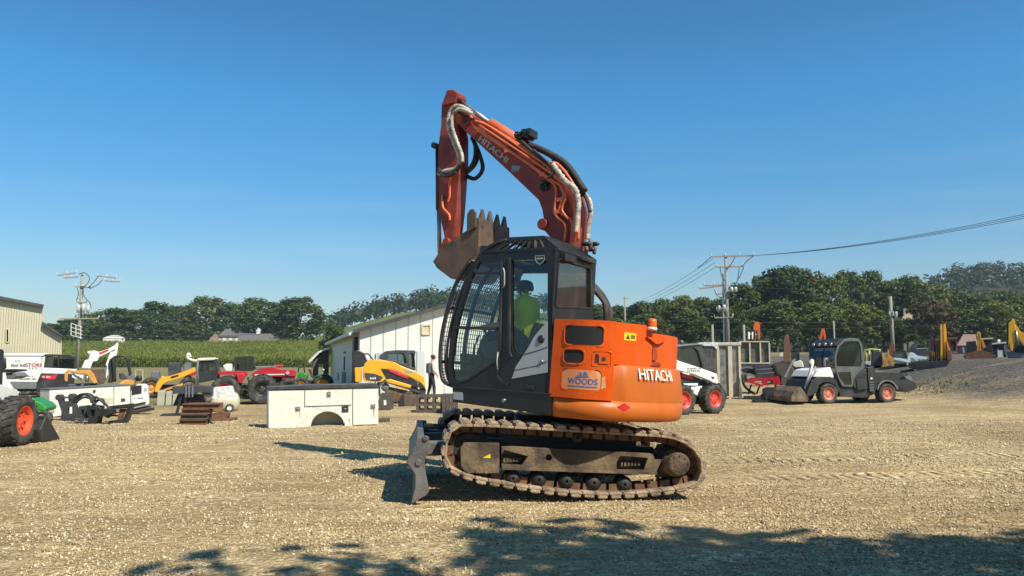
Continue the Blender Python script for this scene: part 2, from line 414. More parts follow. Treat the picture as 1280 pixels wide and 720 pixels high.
# ---------------- upper structure
YC = -1.10                                                       # near side of the cab and of the engine door
RW = 1.47; RHO = .55; XK = math.sqrt((RW - RHO) ** 2 - (1.1 - RHO) ** 2); AJ = math.atan2(1.1 - RHO, XK); L1 = (math.pi / 2 - AJ) * RHO; L2 = 2 * AJ * RW
SEND = XK + 2 * L1 + L2
def wall(s, o=0.):
    if s > XK + L1 + L2 / 2: q = wall(2 * XK + 2 * L1 + L2 - s, o); return V((q.x, -q.y, 0))
    if s < XK: return V((s, -(1.1 + o), 0))
    if s < XK + L1: t = math.pi / 2 - (s - XK) / RHO; return V((XK + (RHO + o) * math.cos(t), -(1.1 - RHO) - (RHO + o) * math.sin(t), 0))
    t = AJ - (s - XK - L1) / RW; return V(((RW + o) * math.cos(t), -(RW + o) * math.sin(t), 0))
def wpx(px, py, o=0.):
    d = S.ld(px, py); best = None; n = 260; lo, hi = -.2, XK + L1 + L2 * .75; p = wall(lo, o); sp = lo; gap = None
    for i in range(1, n + 1):
        s = lo + (hi - lo) * i / n; q = wall(s, o)
        ca = d.x * (p.y - S.o.y) - d.y * (p.x - S.o.x); cb = d.x * (q.y - S.o.y) - d.y * (q.x - S.o.x)
        if gap is None or abs(cb) < gap[0]: gap = (abs(cb), s, q)
        if ca * cb <= 0 and abs(ca - cb) > 1e-12:
            k = ca / (ca - cb); r = p.lerp(q, k); tt = ((r.x - S.o.x) * d.x + (r.y - S.o.y) * d.y) / (d.x ** 2 + d.y ** 2)
            if best is None or tt < best[0]: best = (tt, sp + (s - sp) * k)
        p = q; sp = s
    if best is None: r = gap[2]; best = (((r.x - S.o.x) * d.x + (r.y - S.o.y) * d.y) / (d.x ** 2 + d.y ** 2), gap[1])
    return (best[1], S.o.z + d.z * best[0])
def clip(poly, lo, hi):
    for sgn, lim in ((1, lo), (-1, hi)):
        out = []
        for i in range(len(poly)):
            a, b = poly[i], poly[(i + 1) % len(poly)]; da, db = sgn * (a[0] - lim), sgn * (b[0] - lim)
            if da >= 0: out.append(a)
            if da * db < 0: k = da / (da - db); out.append((lim, a[1] + (b[1] - a[1]) * k))
        poly = out
        if not poly: return []
    return poly
def wpatch(mb, poly, o0, o1, step=.06):
    s0 = min(p[0] for p in poly); s1 = max(p[0] for p in poly); n = max(1, int(math.ceil((s1 - s0) / step)))
    # front skin in strips, then the rim
    for i in range(n):
        a, b = s0 + (s1 - s0) * i / n, s0 + (s1 - s0) * (i + 1) / n
        c = clip(poly, a, b)
        if len(c) < 3: continue
        mb.add([wall(p[0], o1) + V((0, 0, p[1])) for p in c], [list(range(len(c)))])
    for i in range(len(poly)):
        a, b = poly[i], poly[(i + 1) % len(poly)]; m = max(1, int(abs(b[0] - a[0]) / step))
        for k in range(m):
            p = (a[0] + (b[0] - a[0]) * k / m, a[1] + (b[1] - a[1]) * k / m); q = (a[0] + (b[0] - a[0]) * (k + 1) / m, a[1] + (b[1] - a[1]) * (k + 1) / m)
            mb.add([wall(p[0], o0) + V((0, 0, p[1])), wall(q[0], o0) + V((0, 0, q[1])), wall(q[0], o1) + V((0, 0, q[1])), wall(p[0], o1) + V((0, 0, p[1]))], [(0, 1, 2, 3)])
def wbox(px0, py0, px1, py1, r=.03, o=0.):
    a = wpx(px0, (py0 + py1) / 2, o); b = wpx(px1, (py0 + py1) / 2, o); c = wpx((px0 + px1) / 2, py0, o); d = wpx((px0 + px1) / 2, py1, o)
    return rrect(a[0], b[0], d[1], c[1], r, 4)

sk = S.P([(565, 482), (690, 493), (689, 519), (566, 502.5)], YC)
ZB = sk[2][1]; ZD = sk[1][1]                                      # underside and deck of the revolving frame
deck = MB(); deck.prism(sk, YC, -.15)
plan = [(sk[0][0] + .1, -1.0), (sk[0][0] + .1, 1.0)] + [(1.30 * math.cos(R(a)), 1.30 * math.sin(R(a))) for a in range(50, -51, -10)]
deck.prism(plan, ZB + .03, ZD - .02, ax='z')
upart(deck, 'revolving_frame', M['cabblack'], .008)
pl = MB(); pl.prism(S.P([(566.5, 489.5), (578.5, 490.5), (578.8, 500.5), (567, 499)], YC - .002), YC - .004, YC - .0005); upart(pl, 'warning_label', M['silver'])
stp = MB(); q = S.ty(631, 500.5, YC); stp.cyl(q, q + V((0, -.03, 0)), .022, n=12); upart(stp, 'tie_down_pin', M['steel'])

# counterweight
cwb = wpx(690, 521.5)[1]; cwt = wpx(690, 496)[1]; s0 = wpx(685.5, 508)[0]; send = SEND
prof = [(-.14, cwb + .00), (-.05, cwb + .005), (-.015, cwb + .03), (0, cwb + .09), (.0, cwt)]
cw = MB(); ss = [s0 + i * .05 for i in range(int((send - s0) / .05) + 1)]
rows = []
for i, s in enumerate(ss):
    e = min(1, (s - s0) / .08); e = math.sin(e * math.pi / 2)
    rows.append([wall(s, o - .05 * (1 - e)) + V((0, 0, z)) for o, z in prof] + [wall(s, -.25) + V((0, 0, cwt))])
m = len(prof) + 1
vs = [p for r_ in rows for p in r_]; cw.add(vs, [(i * m + k, i * m + k + 1, (i + 1) * m + k + 1, (i + 1) * m + k) for i in range(len(rows) - 1) for k in range(m - 1)], True)
cw.add(rows[0], [list(range(m))])
cw.add([r_[0] for r_ in rows], [list(range(len(rows)))])
# raised tail part beyond the door
sd = wpx(767.5, 470)[0]; zu = wpx(790, 457)[1]
ss2 = [sd + i * .03 for i in range(6)] + [sd + .18 + i * .06 for i in range(int((send - sd - .25) / .06))]
rows = []
for s in ss2:
    e = max(0, min(1, (s - sd - .02) / .13)); o = -.05 + .05 * e
    rows.append([wall(s, o) + V((0, 0, cwt)), wall(s, o) + V((0, 0, cwt + .06)), wall(s, o - .02) + V((0, 0, cwt + .2)), wall(s, o - .045) + V((0, 0, zu - .02)), wall(s, o - .06) + V((0, 0, zu)), wall(s, -.3) + V((0, 0, zu))])
m = 6; vs = [p for r_ in rows for p in r_]
cw.add(vs, [(i * m + k, i * m + k + 1, (i + 1) * m + k + 1, (i + 1) * m + k) for i in range(len(rows) - 1) for k in range(m - 1)], True)
cw.add(rows[0], [list(range(m))])
cwo = upart(cw, 'counterweight', M['orange_cw'])
tx = MB(); a = wpx(800, 474); b = wpx(838.5, 474.5); za = wpx(800, 474.2)[1]; zb = wpx(800, 460.5)[1]
text_quad(tx, 'HITACHI', lambda u, v: wall(a[0] + (b[0] + .05 - a[0]) * u, .002 - .045 * v * .8) + V((0, 0, za + (zb - za) * v)), .004); upart(tx, 'lettering', M['letterwhite'])
c = wpx(780, 509); dm = MB(); wpatch(dm, [(c[0] - .085, c[1]), (c[0], c[1] - .045), (c[0] + .085, c[1]), (c[0], c[1] + .045)], .0005, .003); upart(dm, 'red_reflector', M['red'])

# engine door on the side
ZT = wpx(692, 398.5)[1]
def wz(px, py): return wpx(px, py)
dpoly = [wpx(690.5, 496), wpx(766, 497)]; dz0 = cwt + .004
dp = [(wpx(689.5, 450)[0], dz0), (wpx(767, 450)[0], dz0), (wpx(768, 450)[0], ZT - .03), (wpx(767, 450)[0], ZT), (wpx(692, 450)[0], ZT), (wpx(691, 450)[0], ZT - .02)]
dr = MB(); wpatch(dr, dp, -.10, .012)
v1 = wbox(707, 407.5, 754, 431, .045); v2 = wbox(705.5, 437.5, 730, 454, .05); lk = wbox(741, 440, 763, 457, .012); pq = wbox(703, 462, 751, 487.5, .05)
def rim(mb, poly, w, o0, o1):
    cx = sum(p[0] for p in poly) / len(poly); cz = sum(p[1] for p in poly) / len(poly)
    hx_ = max(p[0] for p in poly) - cx; hz_ = max(p[1] for p in poly) - cz
    big = [(cx + (p[0] - cx) * (1 + w / hx_), cz + (p[1] - cz) * (1 + w / hz_)) for p in poly]
    n = len(poly); vs = [wall(p[0], o1) + V((0, 0, p[1])) for p in poly] + [wall(p[0], o0) + V((0, 0, p[1])) for p in big]
    mb.add(vs, [(i, (i + 1) % n, n + (i + 1) % n, n + i) for i in range(n)], True)
    vs = [wall(p[0], o1) + V((0, 0, p[1])) for p in poly] + [wall(p[0], o0) + V((0, 0, p[1])) for p in poly]
    mb.add(vs, [(i, n + i, n + (i + 1) % n, (i + 1) % n) for i in range(n)])
for p in (v1, v2): rim(dr, p, .022, .012, .024)
rim(dr, pq, .016, .012, .018); rim(dr, lk, .012, .012, .022)
dro = upart(dr, 'engine_door', M['orange'])
vt = MB(); wpatch(vt, v1, .0, .0145); wpatch(vt, v2, .0, .0145); upart(vt, 'door_vent', M['vent'])
lb = MB(); wpatch(lb, wbox(741, 440, 763, 457, .012), .0, .0145)
wpatch(lb, wbox(748.5, 443, 760.5, 455, .006), .0, .024); upart(lb, 'door_latch', M['orange'])
lb = MB(); wpatch(lb, wbox(744, 442.5, 747.5, 453.5, .003), .0, .018); wpatch(lb, wbox(752, 446.5, 756.5, 451, .004), .024, .027); upart(lb, 'latch_slot', M['black'])
ps = MB(); wpatch(ps, wbox(703.6, 462.5, 750.5, 487, .045), .0, .0138); upart(ps, 'sticker', M['plaque'])
pp = MB(); wpatch(pp, [wpx(748, 487), wpx(757, 485), wpx(756, 470), wpx(752, 473), wpx(751, 465), wpx(744, 464), wpx(747, 475)], .0142, .0152); upart(pp, 'sticker_scuff', M['plaquepale'])
a = wpx(710.5, 480.3); b = wpx(746.5, 480.3); zt_ = wpx(728, 473)[1]; zb_ = wpx(728, 480.3)[1]
lt = MB(); text_quad(lt, 'WOODS', lambda u, v: wall(a[0] + (b[0] - a[0]) * u, .016) + V((0, 0, zb_ + (zt_ - zb_) * v)), .008)
for k in range(26):     # the small line of print below, not legible
    s_ = a[0] + (b[0] - a[0]) * k / 26; wpatch(lt, [(s_, zb_ - .032), (s_ + .012, zb_ - .032), (s_ + .012, zb_ - .018), (s_, zb_ - .018)], .0145, .0155)
for poly in ([(722, 472.2), (736, 472.2), (736, 470.4), (722, 470.4)], [(724.5, 470), (728, 470), (728, 466), (726, 464.8), (724.5, 466.5)], [(729, 470), (734.5, 470), (734.5, 467), (733, 464.5), (730, 465)], [(719.5, 472.2), (722, 472.2), (723.5, 468.5), (721.5, 469)]):
    wpatch(lt, [wpx(*p) for p in poly], .0145, .0155)
upart(lt, 'sticker_print', M['blue'])

# hood behind the door
hd = MB(); zh = wpx(790, 404)[1]; zl = wpx(826, 417)[1]; sh0 = wpx(769, 430)[0]; shm = wpx(815, 430, -.08)[0]
def planp(sa, sb, o, inner=.55):
    n = 14; pts = [wall(sa + (sb - sa) * i / n, o) for i in range(n + 1)]
    return [(p.x, p.y) for p in pts] + [(p.x * inner, p.y * inner) for p in (pts[-1], pts[0])]
hd.prism(planp(sh0, shm, -.075), zu, zh, ax='z'); hd.prism(planp(shm - .02, send - 1.0, -.085), zu, zl, ax='z')
hd.prism([(.63, -1.0), (.63, -.06), (.0, -.06), (.0, .9), (.3, 1.2)] + [(1.30 * math.cos(R(t)), 1.30 * math.sin(R(t))) for t in range(40, -40, -8)] + [(.75, -1.0)], cwt, ZT - .08, ax='z')
upart(hd, 'engine_hood', M['orange'], .012)
st = MB(); wpatch(st, wbox(780, 416, 795, 425.8, .004, -.075), -.0745, -.072); upart(st, 'warning_sticker', M['yellow'])
st = MB(); zc_ = wpx(788, 421, -.072)[1]; cs_ = wpx(785, 421, -.072)[0]; wpatch(st, [(cs_ - .025, zc_ - .025), (cs_ + .025, zc_ - .025), (cs_, zc_ + .025)], -.0715, -.0705)
for k in range(4): wpatch(st, [(cs_ + .04 + k * .016, zc_ - .02), (cs_ + .05 + k * .016, zc_ - .02), (cs_ + .05 + k * .016, zc_ + .02), (cs_ + .04 + k * .016, zc_ + .02)], -.0715, -.0705)
upart(st, 'sticker_symbol', M['black'])
hn = MB(); wpatch(hn, [wpx(*p, -.07) for p in ((807, 421), (831, 424), (824, 429), (818, 430))], -.10, -.045); upart(hn, 'hood_handle', M['orange'], .004)
hn = MB(); wpatch(hn, [wpx(*p, -.07) for p in ((816, 434), (820, 434), (822, 446), (820, 451), (815, 450))], -.0745, -.068); wpatch(hn, [wpx(*p, -.07) for p in ((812, 457), (816, 453), (824, 453), (827, 457))], -.0745, -.066)
upart(hn, 'hood_shade_patch', mat('orange with painted shade', (.30, .045, .006), .6, var=.3))  # darker orange patches paint the shade around the handle bracket
bc = MB(); q = S.ty(815, 413, -.45); bc.lathe([(.0, .0), (.055, .0), (.055, .03), (.045, .035)], q, 18, 'z'); bo = upart(bc, 'beacon_base', M['letterwhite'])
bc = MB(); bc.lathe([(.048, .03), (.048, .10), (.038, .125), (.0, .135)], q, 18, 'z'); upart(bc, 'warning_beacon', M['beacon'])
# low orange tank and tool box on the far side
tk = MB(); tk.box(-.95, .15, .48, 1.08, ZD, ZD + .55); upart(tk, 'side_tank', M['cabblack'], .03)

# ---------------- cab
YF = -.12
xr = S.t(690, 400, YC)[0]
out_px = [(690, 493), (690, 311.5), (640, 313), (606, 316), (598, 320), (592, 328), (584, 345), (576.5, 367), (568, 397), (562, 430), (559, 458), (562.5, 482)]
h1_px = [(599, 328), (625, 328.5), (622, 450), (606, 460), (594, 468), (583, 474.5), (574, 476.5), (566.5, 474), (564.5, 458), (567.5, 430), (573.5, 398), (581.5, 369), (589, 347)]
h2_px = [(639.5, 325), (684.5, 324.5), (684.5, 404), (675, 411), (667, 421), (661, 433), (655, 442), (649, 444.5), (642.5, 441), (639.5, 432)]
out = S.P(out_px, YC); h1 = S.P(h1_px, YC); h2 = S.P(h2_px, YC)
sh = lambda poly, d: poly
cab = MB()
cab.prism(out, YC, YC + .05, [h1, h2])
cab.prism(out, YF - .05, YF, [S.P([(599, 328), (684, 327), (684, 396), (630, 397), (600, 398), (576, 400), (573.5, 398), (581.5, 369), (589, 347)], YC)])
cab.prism(S.P([(563, 470), (690, 478), (690, 493), (563, 482)], YC), YC + .05, YF - .05)
# front header and sill, rear frame
for pxs in ([(592, 328), (598, 320), (604, 318), (604, 324), (598, 330)], [(559, 462), (566, 462), (566, 482), (562, 482)]): cab.prism(S.P(pxs, YC), YC + .05, YF - .05)
ro = [(YC, out[0][1]), (YF, out[0][1]), (YF, out[1][1]), (YC, out[1][1])]
rw = [S.tx(*p, xr) for p in ((694.5, 323), (737.5, 335), (737.5, 385), (694.5, 383))]
rw = [(min(max(y, YC + .06), YF - .06), z) for y, z in rw]
cab.prism([(y, z) for y, z in ro], xr - .045, xr, [rw], ax='x')
cabo = upart(cab, 'cab', M['cabblack'], .006)
# door frames and rails proud of the side
dfm = MB()
def strip(mb, pxs, w, y0, y1):
    p = S.P(pxs, YC); n = len(p); L_ = []; R_ = []
    for i in range(n):
        a = V(p[max(i - 1, 0)]); b = V(p[min(i + 1, n - 1)]); t = (b - a).normalized(); nn = V((-t.y, t.x)); q = V(p[i])
        L_.append(tuple(q + nn * w / 2)); R_.append(tuple(q - nn * w / 2))
    for i in range(n - 1): mb.prism([L_[i], L_[i + 1], R_[i + 1], R_[i]], y0, y1)
strip(dfm, [(627, 326), (626.5, 380), (625, 440), (622, 470), (628, 478), (637, 481)], .035, YC - .018, YC)
strip(dfm, [(637.5, 322), (637.5, 440), (640, 447)], .03, YC - .025, YC)
strip(dfm, [(566, 409), (622, 411)], .035, YC - .004, YC + .03)
strip(dfm, [(594, 340.5), (625, 341)], .02, YC - .002, YC + .03)
strip(dfm, [(563, 483.2), (600, 486), (650, 489.5), (690, 493)], .02, YC - .015, YC)
strip(dfm, [(561, 478), (572, 478.5), (584, 475), (594, 469), (607, 460), (622, 451)], .025, YC - .01, YC)
upart(dfm, 'door_frame', M['black'], .004, ).matrix_local = US
hndl = MB(); hndl.tube(S.L3([(629, 335), (630.5, 340), (630.5, 355), (629, 360)], YC - .04), .009); upart(hndl, 'grab_handle', M['silver'])
hndl = MB(); hndl.tube(S.L3([(622.5, 440), (621, 452), (622, 462)], YC - .035), .008); upart(hndl, 'grab_handle', M['silver'])
pn = MB(); pn.prism(S.P([(684.5, 402), (684.5, 465.5), (670, 468), (640, 473.5), (645, 458.5), (655.5, 442.5), (661.5, 433), (667.5, 421.5), (675.5, 411.5)], YC), YC - .006, YC - .0005); upart(pn, 'side_panel', M['silver'])
pn = MB(); strip(pn, [(656, 443), (670, 439), (684.5, 434)], .008, YC - .009, YC - .006); strip(pn, [(643, 463), (672, 457), (684.5, 452)], .006, YC - .009, YC - .006); upart(pn, 'panel_seam', M['black'])
lk_ = MB(); q = S.ty(676.7, 424, YC); lk_.lathe([(0, -.02), (.03, -.02), (.045, -.012), (.045, 0)], q, 16); upart(lk_, 'door_lock', M['black'])
lk_ = MB(); q = S.ty(677.5, 452, YC); lk_.lathe([(0, -.02), (.022, -.018), (.022, 0)], q, 12); upart(lk_, 'door_pin', M['steel'])
q = S.ty(664, 484, YC); hd2 = MB(); hd2.box(q.x - .06, q.x + .05, YC - .02, YC, q.z - .02, q.z + .02); upart(hd2, 'lower_latch', M['black'], .005)
# glass
for nm, poly, y in (('door_glass', h1, YC + .02), ('rear_door_glass', h2, YC + .02)):
    g = MB(); g.prism(poly, y, y + .005); upart(g, nm, M['glasscab'])
g = MB(); g.prism(S.P([(599, 328), (684, 327), (684, 396), (630, 397), (600, 398), (576, 400), (573.5, 398), (581.5, 369), (589, 347)], YC), YF - .03, YF - .025); upart(g, 'far_side_glass', M['glasscab'])
g = MB(); g.prism(rw, xr - .02, xr - .015, ax='x'); upart(g, 'rear_glass', M['glassrear'])
tr_ = MB()
for i in range(4):
    a, b = rw[i], rw[(i + 1) % 4]; tr_.bar((xr + .004, a[0], a[1]), (xr + .004, b[0], b[1]), .012, .02, up=V((1, 0, 0)))
upart(tr_, 'window_seal', M['rubber'])
# badge on the rear pillar
bd = MB(); bd.prism(S.P([(669.5, 320), (680.5, 319.5), (681, 324), (679, 328), (675, 330.5), (671.5, 328), (669.5, 324)], YC), YC - .006, YC - .0005); upart(bd, 'shield_badge', M['black'])
bd = MB(); strip(bd, [(669.5, 320), (680.5, 319.5), (681, 324), (679, 328), (675, 330.5), (671.5, 328), (669.5, 324), (669.5, 320)], .008, YC - .009, YC - .006); strip(bd, [(671.5, 323.2), (679, 323)], .018, YC - .008, YC - .006); upart(bd, 'badge_outline', M['silver'])
# roof
rf = MB(); zr0 = S.t(690, 311, YC)[1]; xf0 = S.t(603, 318, YC)[0]
rf.prism([(xf0, YC), (xr, YC), (xr, YF), (xf0, YF)], zr0 - .05, zr0 + .002, [[(xf0 + .25, YC + .2), (xr - .35, YC + .2), (xr - .35, YF - .2), (xf0 + .25, YF - .2)]], ax='z'); upart(rf, 'roof', M['cabblack'], .01)
g = MB(); g.box(xf0 + .25, xr - .35, YC + .2, YF - .2, zr0 - .03, zr0 - .02); upart(g, 'added_roof_hatch', M['glasscab'])  # unseen hatch, added to let more daylight into the cab
q = S.tx(700, 322, xr + .06)
lamp = MB(); lamp.box(xr, xr + .07, YC + .10, YC + .34, out[1][1] - .11, out[1][1] - .03); lamp.box(xr, xr + .06, YC + .5, YF - .1, out[1][1] - .04, out[1][1] - .02); upart(lamp, 'rear_lamp_bar', M['black'], .006)
# roof guard
zr = S.t(690, 311, YC)[1]; xf = S.t(606, 316, YC)[0]
ga = MB(); yg0, yg1 = YC + .10, YF - .06; xg0, xg1 = S.t(634, 297, yg0)[0], xr - .22; zg = S.tx(668, 293, xg1)[1]
b0 = [V((xf - .02, YC + .02, zr)), V((xr - .01, YC + .02, zr + .01)), V((xr - .01, YF, zr + .01)), V((xf - .02, YF, zr))]
t0 = [V((xg0, yg0, zg)), V((xg1, yg0, zg)), V((xg1, yg1, zg)), V((xg0, yg1, zg))]
for i in range(4):
    ga.bar(t0[i], t0[(i + 1) % 4], .045); ga.bar(b0[i], t0[i], .04); ga.bar(b0[i], b0[(i + 1) % 4], .03)
ga.tube(crom([b0[0] + V((-.12, 0, -.25)), b0[0] + V((-.07, 0, -.06)), b0[0] + V((.10, 0, .07)), t0[0]], 6), .025)
ga.tube(crom([b0[3] + V((-.12, 0, -.25)), b0[3] + V((-.07, 0, -.06)), b0[3] + V((.10, 0, .07)), t0[3]], 6), .025)
for i, n in ((0, 9), (1, 13), (2, 9), (3, 8)):        # slotted plates on the slopes
    a, b, c_, d = b0[i], b0[(i + 1) % 4], t0[(i + 1) % 4], t0[i]
    for k in range(n): ga.bar(a.lerp(b, (k + .5) / n), d.lerp(c_, (k + .9) / n), .028, .012)
for k in range(12): ga.bar(t0[0].lerp(t0[1], k / 11), t0[3].lerp(t0[2], k / 11), .03, .012)
upart(ga, 'roof_guard', M['black'])
for y in (YC + .12, YF - .15):
    wl = MB(); q = S.ty(604, 313, y); wl.box(q.x - .05, q.x + .05, y, y + .10, q.z - .02, q.z + .06); upart(wl, 'work_lamp', M['black'], .008)
# front guard with mesh
gp = [S.t(*p, YC) for p in ((588, 326), (571, 352), (560, 384), (552, 420), (550, 452), (553, 474), (561, 481))]
fg = MB()
for y in (YC - .0, (YC + YF) / 2, YF):
    fg.tube(crom([(x, y, z) for x, z in gp], 5), .022)
gp2 = [S.t(*p, YC) for p in ((584, 345), (573, 370), (564, 400), (558, 432), (557, 460), (561, 479))]
for y in (YC + .02, YF): fg.tube(crom([(x, y, z) for x, z in gp2], 5), .018)
for k in (0, 2, 4, 6): fg.tube([(gp[k][0], YC, gp[k][1]), (gp[k][0], YF, gp[k][1])], .02)
upart(fg, 'front_guard', M['black'])
ms = MB(); cp = crom([(x, 0, z) for x, z in gp], 12)
for k in range(0, len(cp), 2): ms.bar((cp[k].x, YC, cp[k].z), (cp[k].x, YF, cp[k].z), .007, .007)
for k in range(1, 22):
    y = YC + (YF - YC) * k / 22
    for i in range(0, len(cp) - 6, 6): ms.bar((cp[i].x, y, cp[i].z), (cp[i + 6].x, y, cp[i + 6].z), .007, .007)
upart(ms, 'guard_mesh', M['wire'])
# inside: seat, consoles, levers, floor
ys = -.62; sx_ = S.t(667, 420, ys)[0]; szt = S.t(660, 432, ys)[1]
se = MB(); se.box(sx_ - .42, sx_ + .08, ys - .25, ys + .25, szt - .22, szt - .08); upart(se, 'seat', M['seat'], .04)
se = MB(); se.prism([(sx_ + .02, szt - .12), (sx_ + .14, szt - .10), (sx_ + .20, szt + .20), (sx_ + .19, szt + .26), (sx_ + .13, szt + .26), (sx_ + .10, szt + .20)], ys - .24, ys + .24); upart(se, 'seat_back', M['seat'], .04)
co = MB()
for y in (ys - .34, ys + .26): co.prism([(sx_ - .55, szt + .02), (sx_ + .05, szt + .08), (sx_ + .08, szt - .2), (sx_ - .45, szt - .2)], y, y + .10)
co.prism(S.P([(566, 440), (590, 445), (604, 462), (596, 476), (566, 476)], ys), ys + .15, YF - .06)
co.box(sx_ - .9, sx_ - .5, YC + .06, YF - .06, out[0][1] + .0, out[0][1] + .12)
upart(co, 'control_console', M['black'], .02)
for y in (ys - .29, ys + .31):
    le = MB(); le.cyl((sx_ - .47, y, szt + .0), (sx_ - .50, y, szt + .14), .014); le.ball((sx_ - .505, y, szt + .17), .035, sc=(.8, .8, 1.5)); upart(le, 'control_lever', M['black'])
for y in (ys - .1, ys + .1): le = MB(); le.tube([(sx_ - .80, y, out[0][1] + .1), (sx_ - .78, y, szt - .05), (sx_ - .72, y, szt + .10)], .012); upart(le, 'travel_lever', M['black'])

# ---------------- boom, arm, bucket
def z1(pts): return [(520 + a / 3.27, 100 + b / 3.27) for a, b in pts]
YB, YB2 = .02, .34
bm_px = z1([(150, 135), (172, 120), (205, 125), (298, 188), (446, 268), (552, 352), (606, 402), (638, 450), (655, 520), (648, 640), (636, 720)]) + [(722, 350), (716, 395), (690, 395), (688, 330)] + z1([(545, 660), (545, 640), (515, 605), (512, 590), (522, 575), (515, 530), (500, 490), (380, 375), (240, 245), (190, 200), (160, 170)])
bpoly = S.P(bm_px, YB)
bo_ = MB(); bo_.prism(bpoly, YB, YB + .02); bo_.prism(bpoly, YB2 - .02, YB2)
cx_ = sum(p[0] for p in bpoly) / len(bpoly)
n = len(bpoly)
bo_.prism([(p[0], p[1]) for p in bpoly], YB + .02, YB2 - .02)
# flanges along the lower edge and stiffener plates
for p in z1([(205, 165), (520, 590)]):
    q = S.ty(*p, YB); bo_.cyl(q + V((0, .36, 0)), q + V((0, -.04, 0)), .075, n=16)
boo = upart(bo_, 'boom', M['boom'], .012)
tx = MB(); A_, B_, C_, D_ = S.L3([(597.5, 175.5), (632, 204), (636, 197.5), (601.5, 169)], YB - .003); text_quad(tx, 'HITACHI', bil(A_, B_, C_, D_), .006); upart(tx, 'boom_lettering', M['letterold'])
tx = MB(); tx.prism(S.P(z1([(392, 348), (428, 352), (418, 372), (388, 378)]), YB - .004), YB - .004, YB - .001); upart(tx, 'boom_sticker', mat('faded blue sticker', (.2, .27, .34), .6, var=.3, scale=20))
pipes = [[(215, 120), (232, 178), (265, 212), (420, 315), (550, 404), (596, 440), (602, 480), (588, 520), (592, 545), (636, 580), (632, 690)],
         [(150, 150), (210, 140), (240, 165), (300, 190), (450, 292), (560, 365), (612, 408), (628, 450)],
         [(245, 190), (400, 300), (530, 398), (572, 445), (568, 545), (610, 592), (606, 660)],
         [(590, 440), (612, 480), (598, 520), (600, 540), (625, 570)],
         [(470, 285), (520, 330), (560, 390), (600, 420)],
         [(260, 185), (420, 290), (540, 372), (585, 402), (640, 470), (650, 520), (645, 660)], [(270, 172), (400, 250), (500, 318), (580, 385)], [(655, 470), (668, 540), (662, 660)], [(520, 350), (575, 340), (640, 420), (672, 500)]]
for i, pl_ in enumerate(pipes): pp_ = MB(); pp_.tube(crom(S.L3(z1(pl_), YB - .045 - .012 * (i % 2)), 5), .016, 8); upart(pp_, 'hydraulic_pipe', M['boom_pipe'])
for p in z1([(265, 205), (375, 290), (520, 388), (590, 490), (578, 540)]):
    pp_ = MB(); q = S.ty(*p, YB - .03); pp_.box(q.x - .04, q.x + .04, q.y - .03, q.y + .04, q.z - .025, q.z + .025); upart(pp_, 'pipe_clamp', M['boom_pipe'])
for (a, b), (c_, d), nm in (((505, 400), (538, 448), 'boom_valve'), ((398, 200), (462, 230), 'valve_block')):
    vb = MB(); x0, z0 = S.t(*z1([(a, b)])[0], YB - .06); x1_, z1_ = S.t(*z1([(c_, d)])[0], YB - .06)
    y1_ = YB + .16 if nm == 'valve_block' else YB + .01
    for k in range(5):      # a small cluster of valves and fittings, not one block
        xa = x0 + (x1_ - x0) * k / 5; xb = x0 + (x1_ - x0) * (k + .95) / 5; h_ = rr.uniform(.0, .35); y_a = YB - .05 + rr.uniform(0, .03)
        vb.box(min(xa, xb), max(xa, xb), y_a, y1_, min(z0, z1_) + (.0 if k % 2 else .02), max(z0, z1_) - abs(z1_ - z0) * h_)
        vb.cyl(((xa + xb) / 2, y_a - .03, (z0 + z1_) / 2 + rr.uniform(-.03, .03)), ((xa + xb) / 2, y_a + .02, (z0 + z1_) / 2), .018, n=8)
    upart(vb, nm, M['black'], .005)
for k in range(6):
    vb = MB(); q = S.ty(733 + (k % 3) * 5, 305 + (k // 3) * 7, .05 + .05 * k); vb.lathe([(0, -.06), (.02, -.06), (.028, -.03), (.028, .03), (.02, .06), (0, .06)], q, 10, 'z' if k % 2 else 'x'); upart(vb, 'hose_coupling', M['bladegrey'] if k % 2 else M['black'])
for pl_, r_, y in (([(225, 130), (190, 110), (160, 108), (138, 135), (132, 190), (150, 245), (172, 300), (178, 335), (160, 362), (120, 372), (92, 385)], .028, YB - .09), ([(235, 140), (195, 122), (170, 122), (150, 145), (148, 190), (165, 245), (186, 300), (190, 335)], .025, YB - .12),
                   ([(560, 345), (610, 412), (650, 445), (664, 500), (660, 560), (654, 625)], .034, YB - .07), ([(600, 370), (670, 450), (705, 488), (714, 540), (704, 600), (700, 650)], .033, .22)):
    pts = crom(S.L3(z1(pl_), y), 8)
    wr = MB(); wr.tube(pts, [r_ * (1 + .16 * (-1) ** i) for i in range(len(pts))], 10); upart(wr, 'hose_wrap', M['hosewrap'])
for pl_, r_, y in (([(228, 235), (243, 275), (238, 330), (212, 372), (200, 380)], .03, .2), ([(235, 245), (262, 310), (272, 365), (242, 403), (205, 392)], .03, .24), ([(232, 240), (252, 310), (240, 350), (210, 380)], .022, .28),
                   ([(455, 262), (540, 298), (620, 352), (690, 455)], .045, .1), ([(470, 268), (560, 315), (640, 390), (685, 470)], .035, .18), ([(500, 320), (560, 350), (620, 380)], .025, .02), ([(430, 250), (520, 330), (600, 395), (665, 455)], .022, -.04), ([(560, 330), (630, 400), (690, 470), (712, 540)], .026, .15), ([(480, 285), (545, 345), (560, 380), (540, 400)], .016, -.06), ([(150, 110), (185, 140), (215, 160), (240, 158)], .018, -.07),
                   ([(60 + 30, 365), (120, 385), (160, 372), (178, 350)], .03, YB - .10), ([(90, 372), (120, 395), (165, 378)], .02, YB - .12)):
    hs = MB(); hs.tube(crom(S.L3(z1(pl_), y), 6), r_, 8); upart(hs, 'hydraulic_hose', M['rubber'])
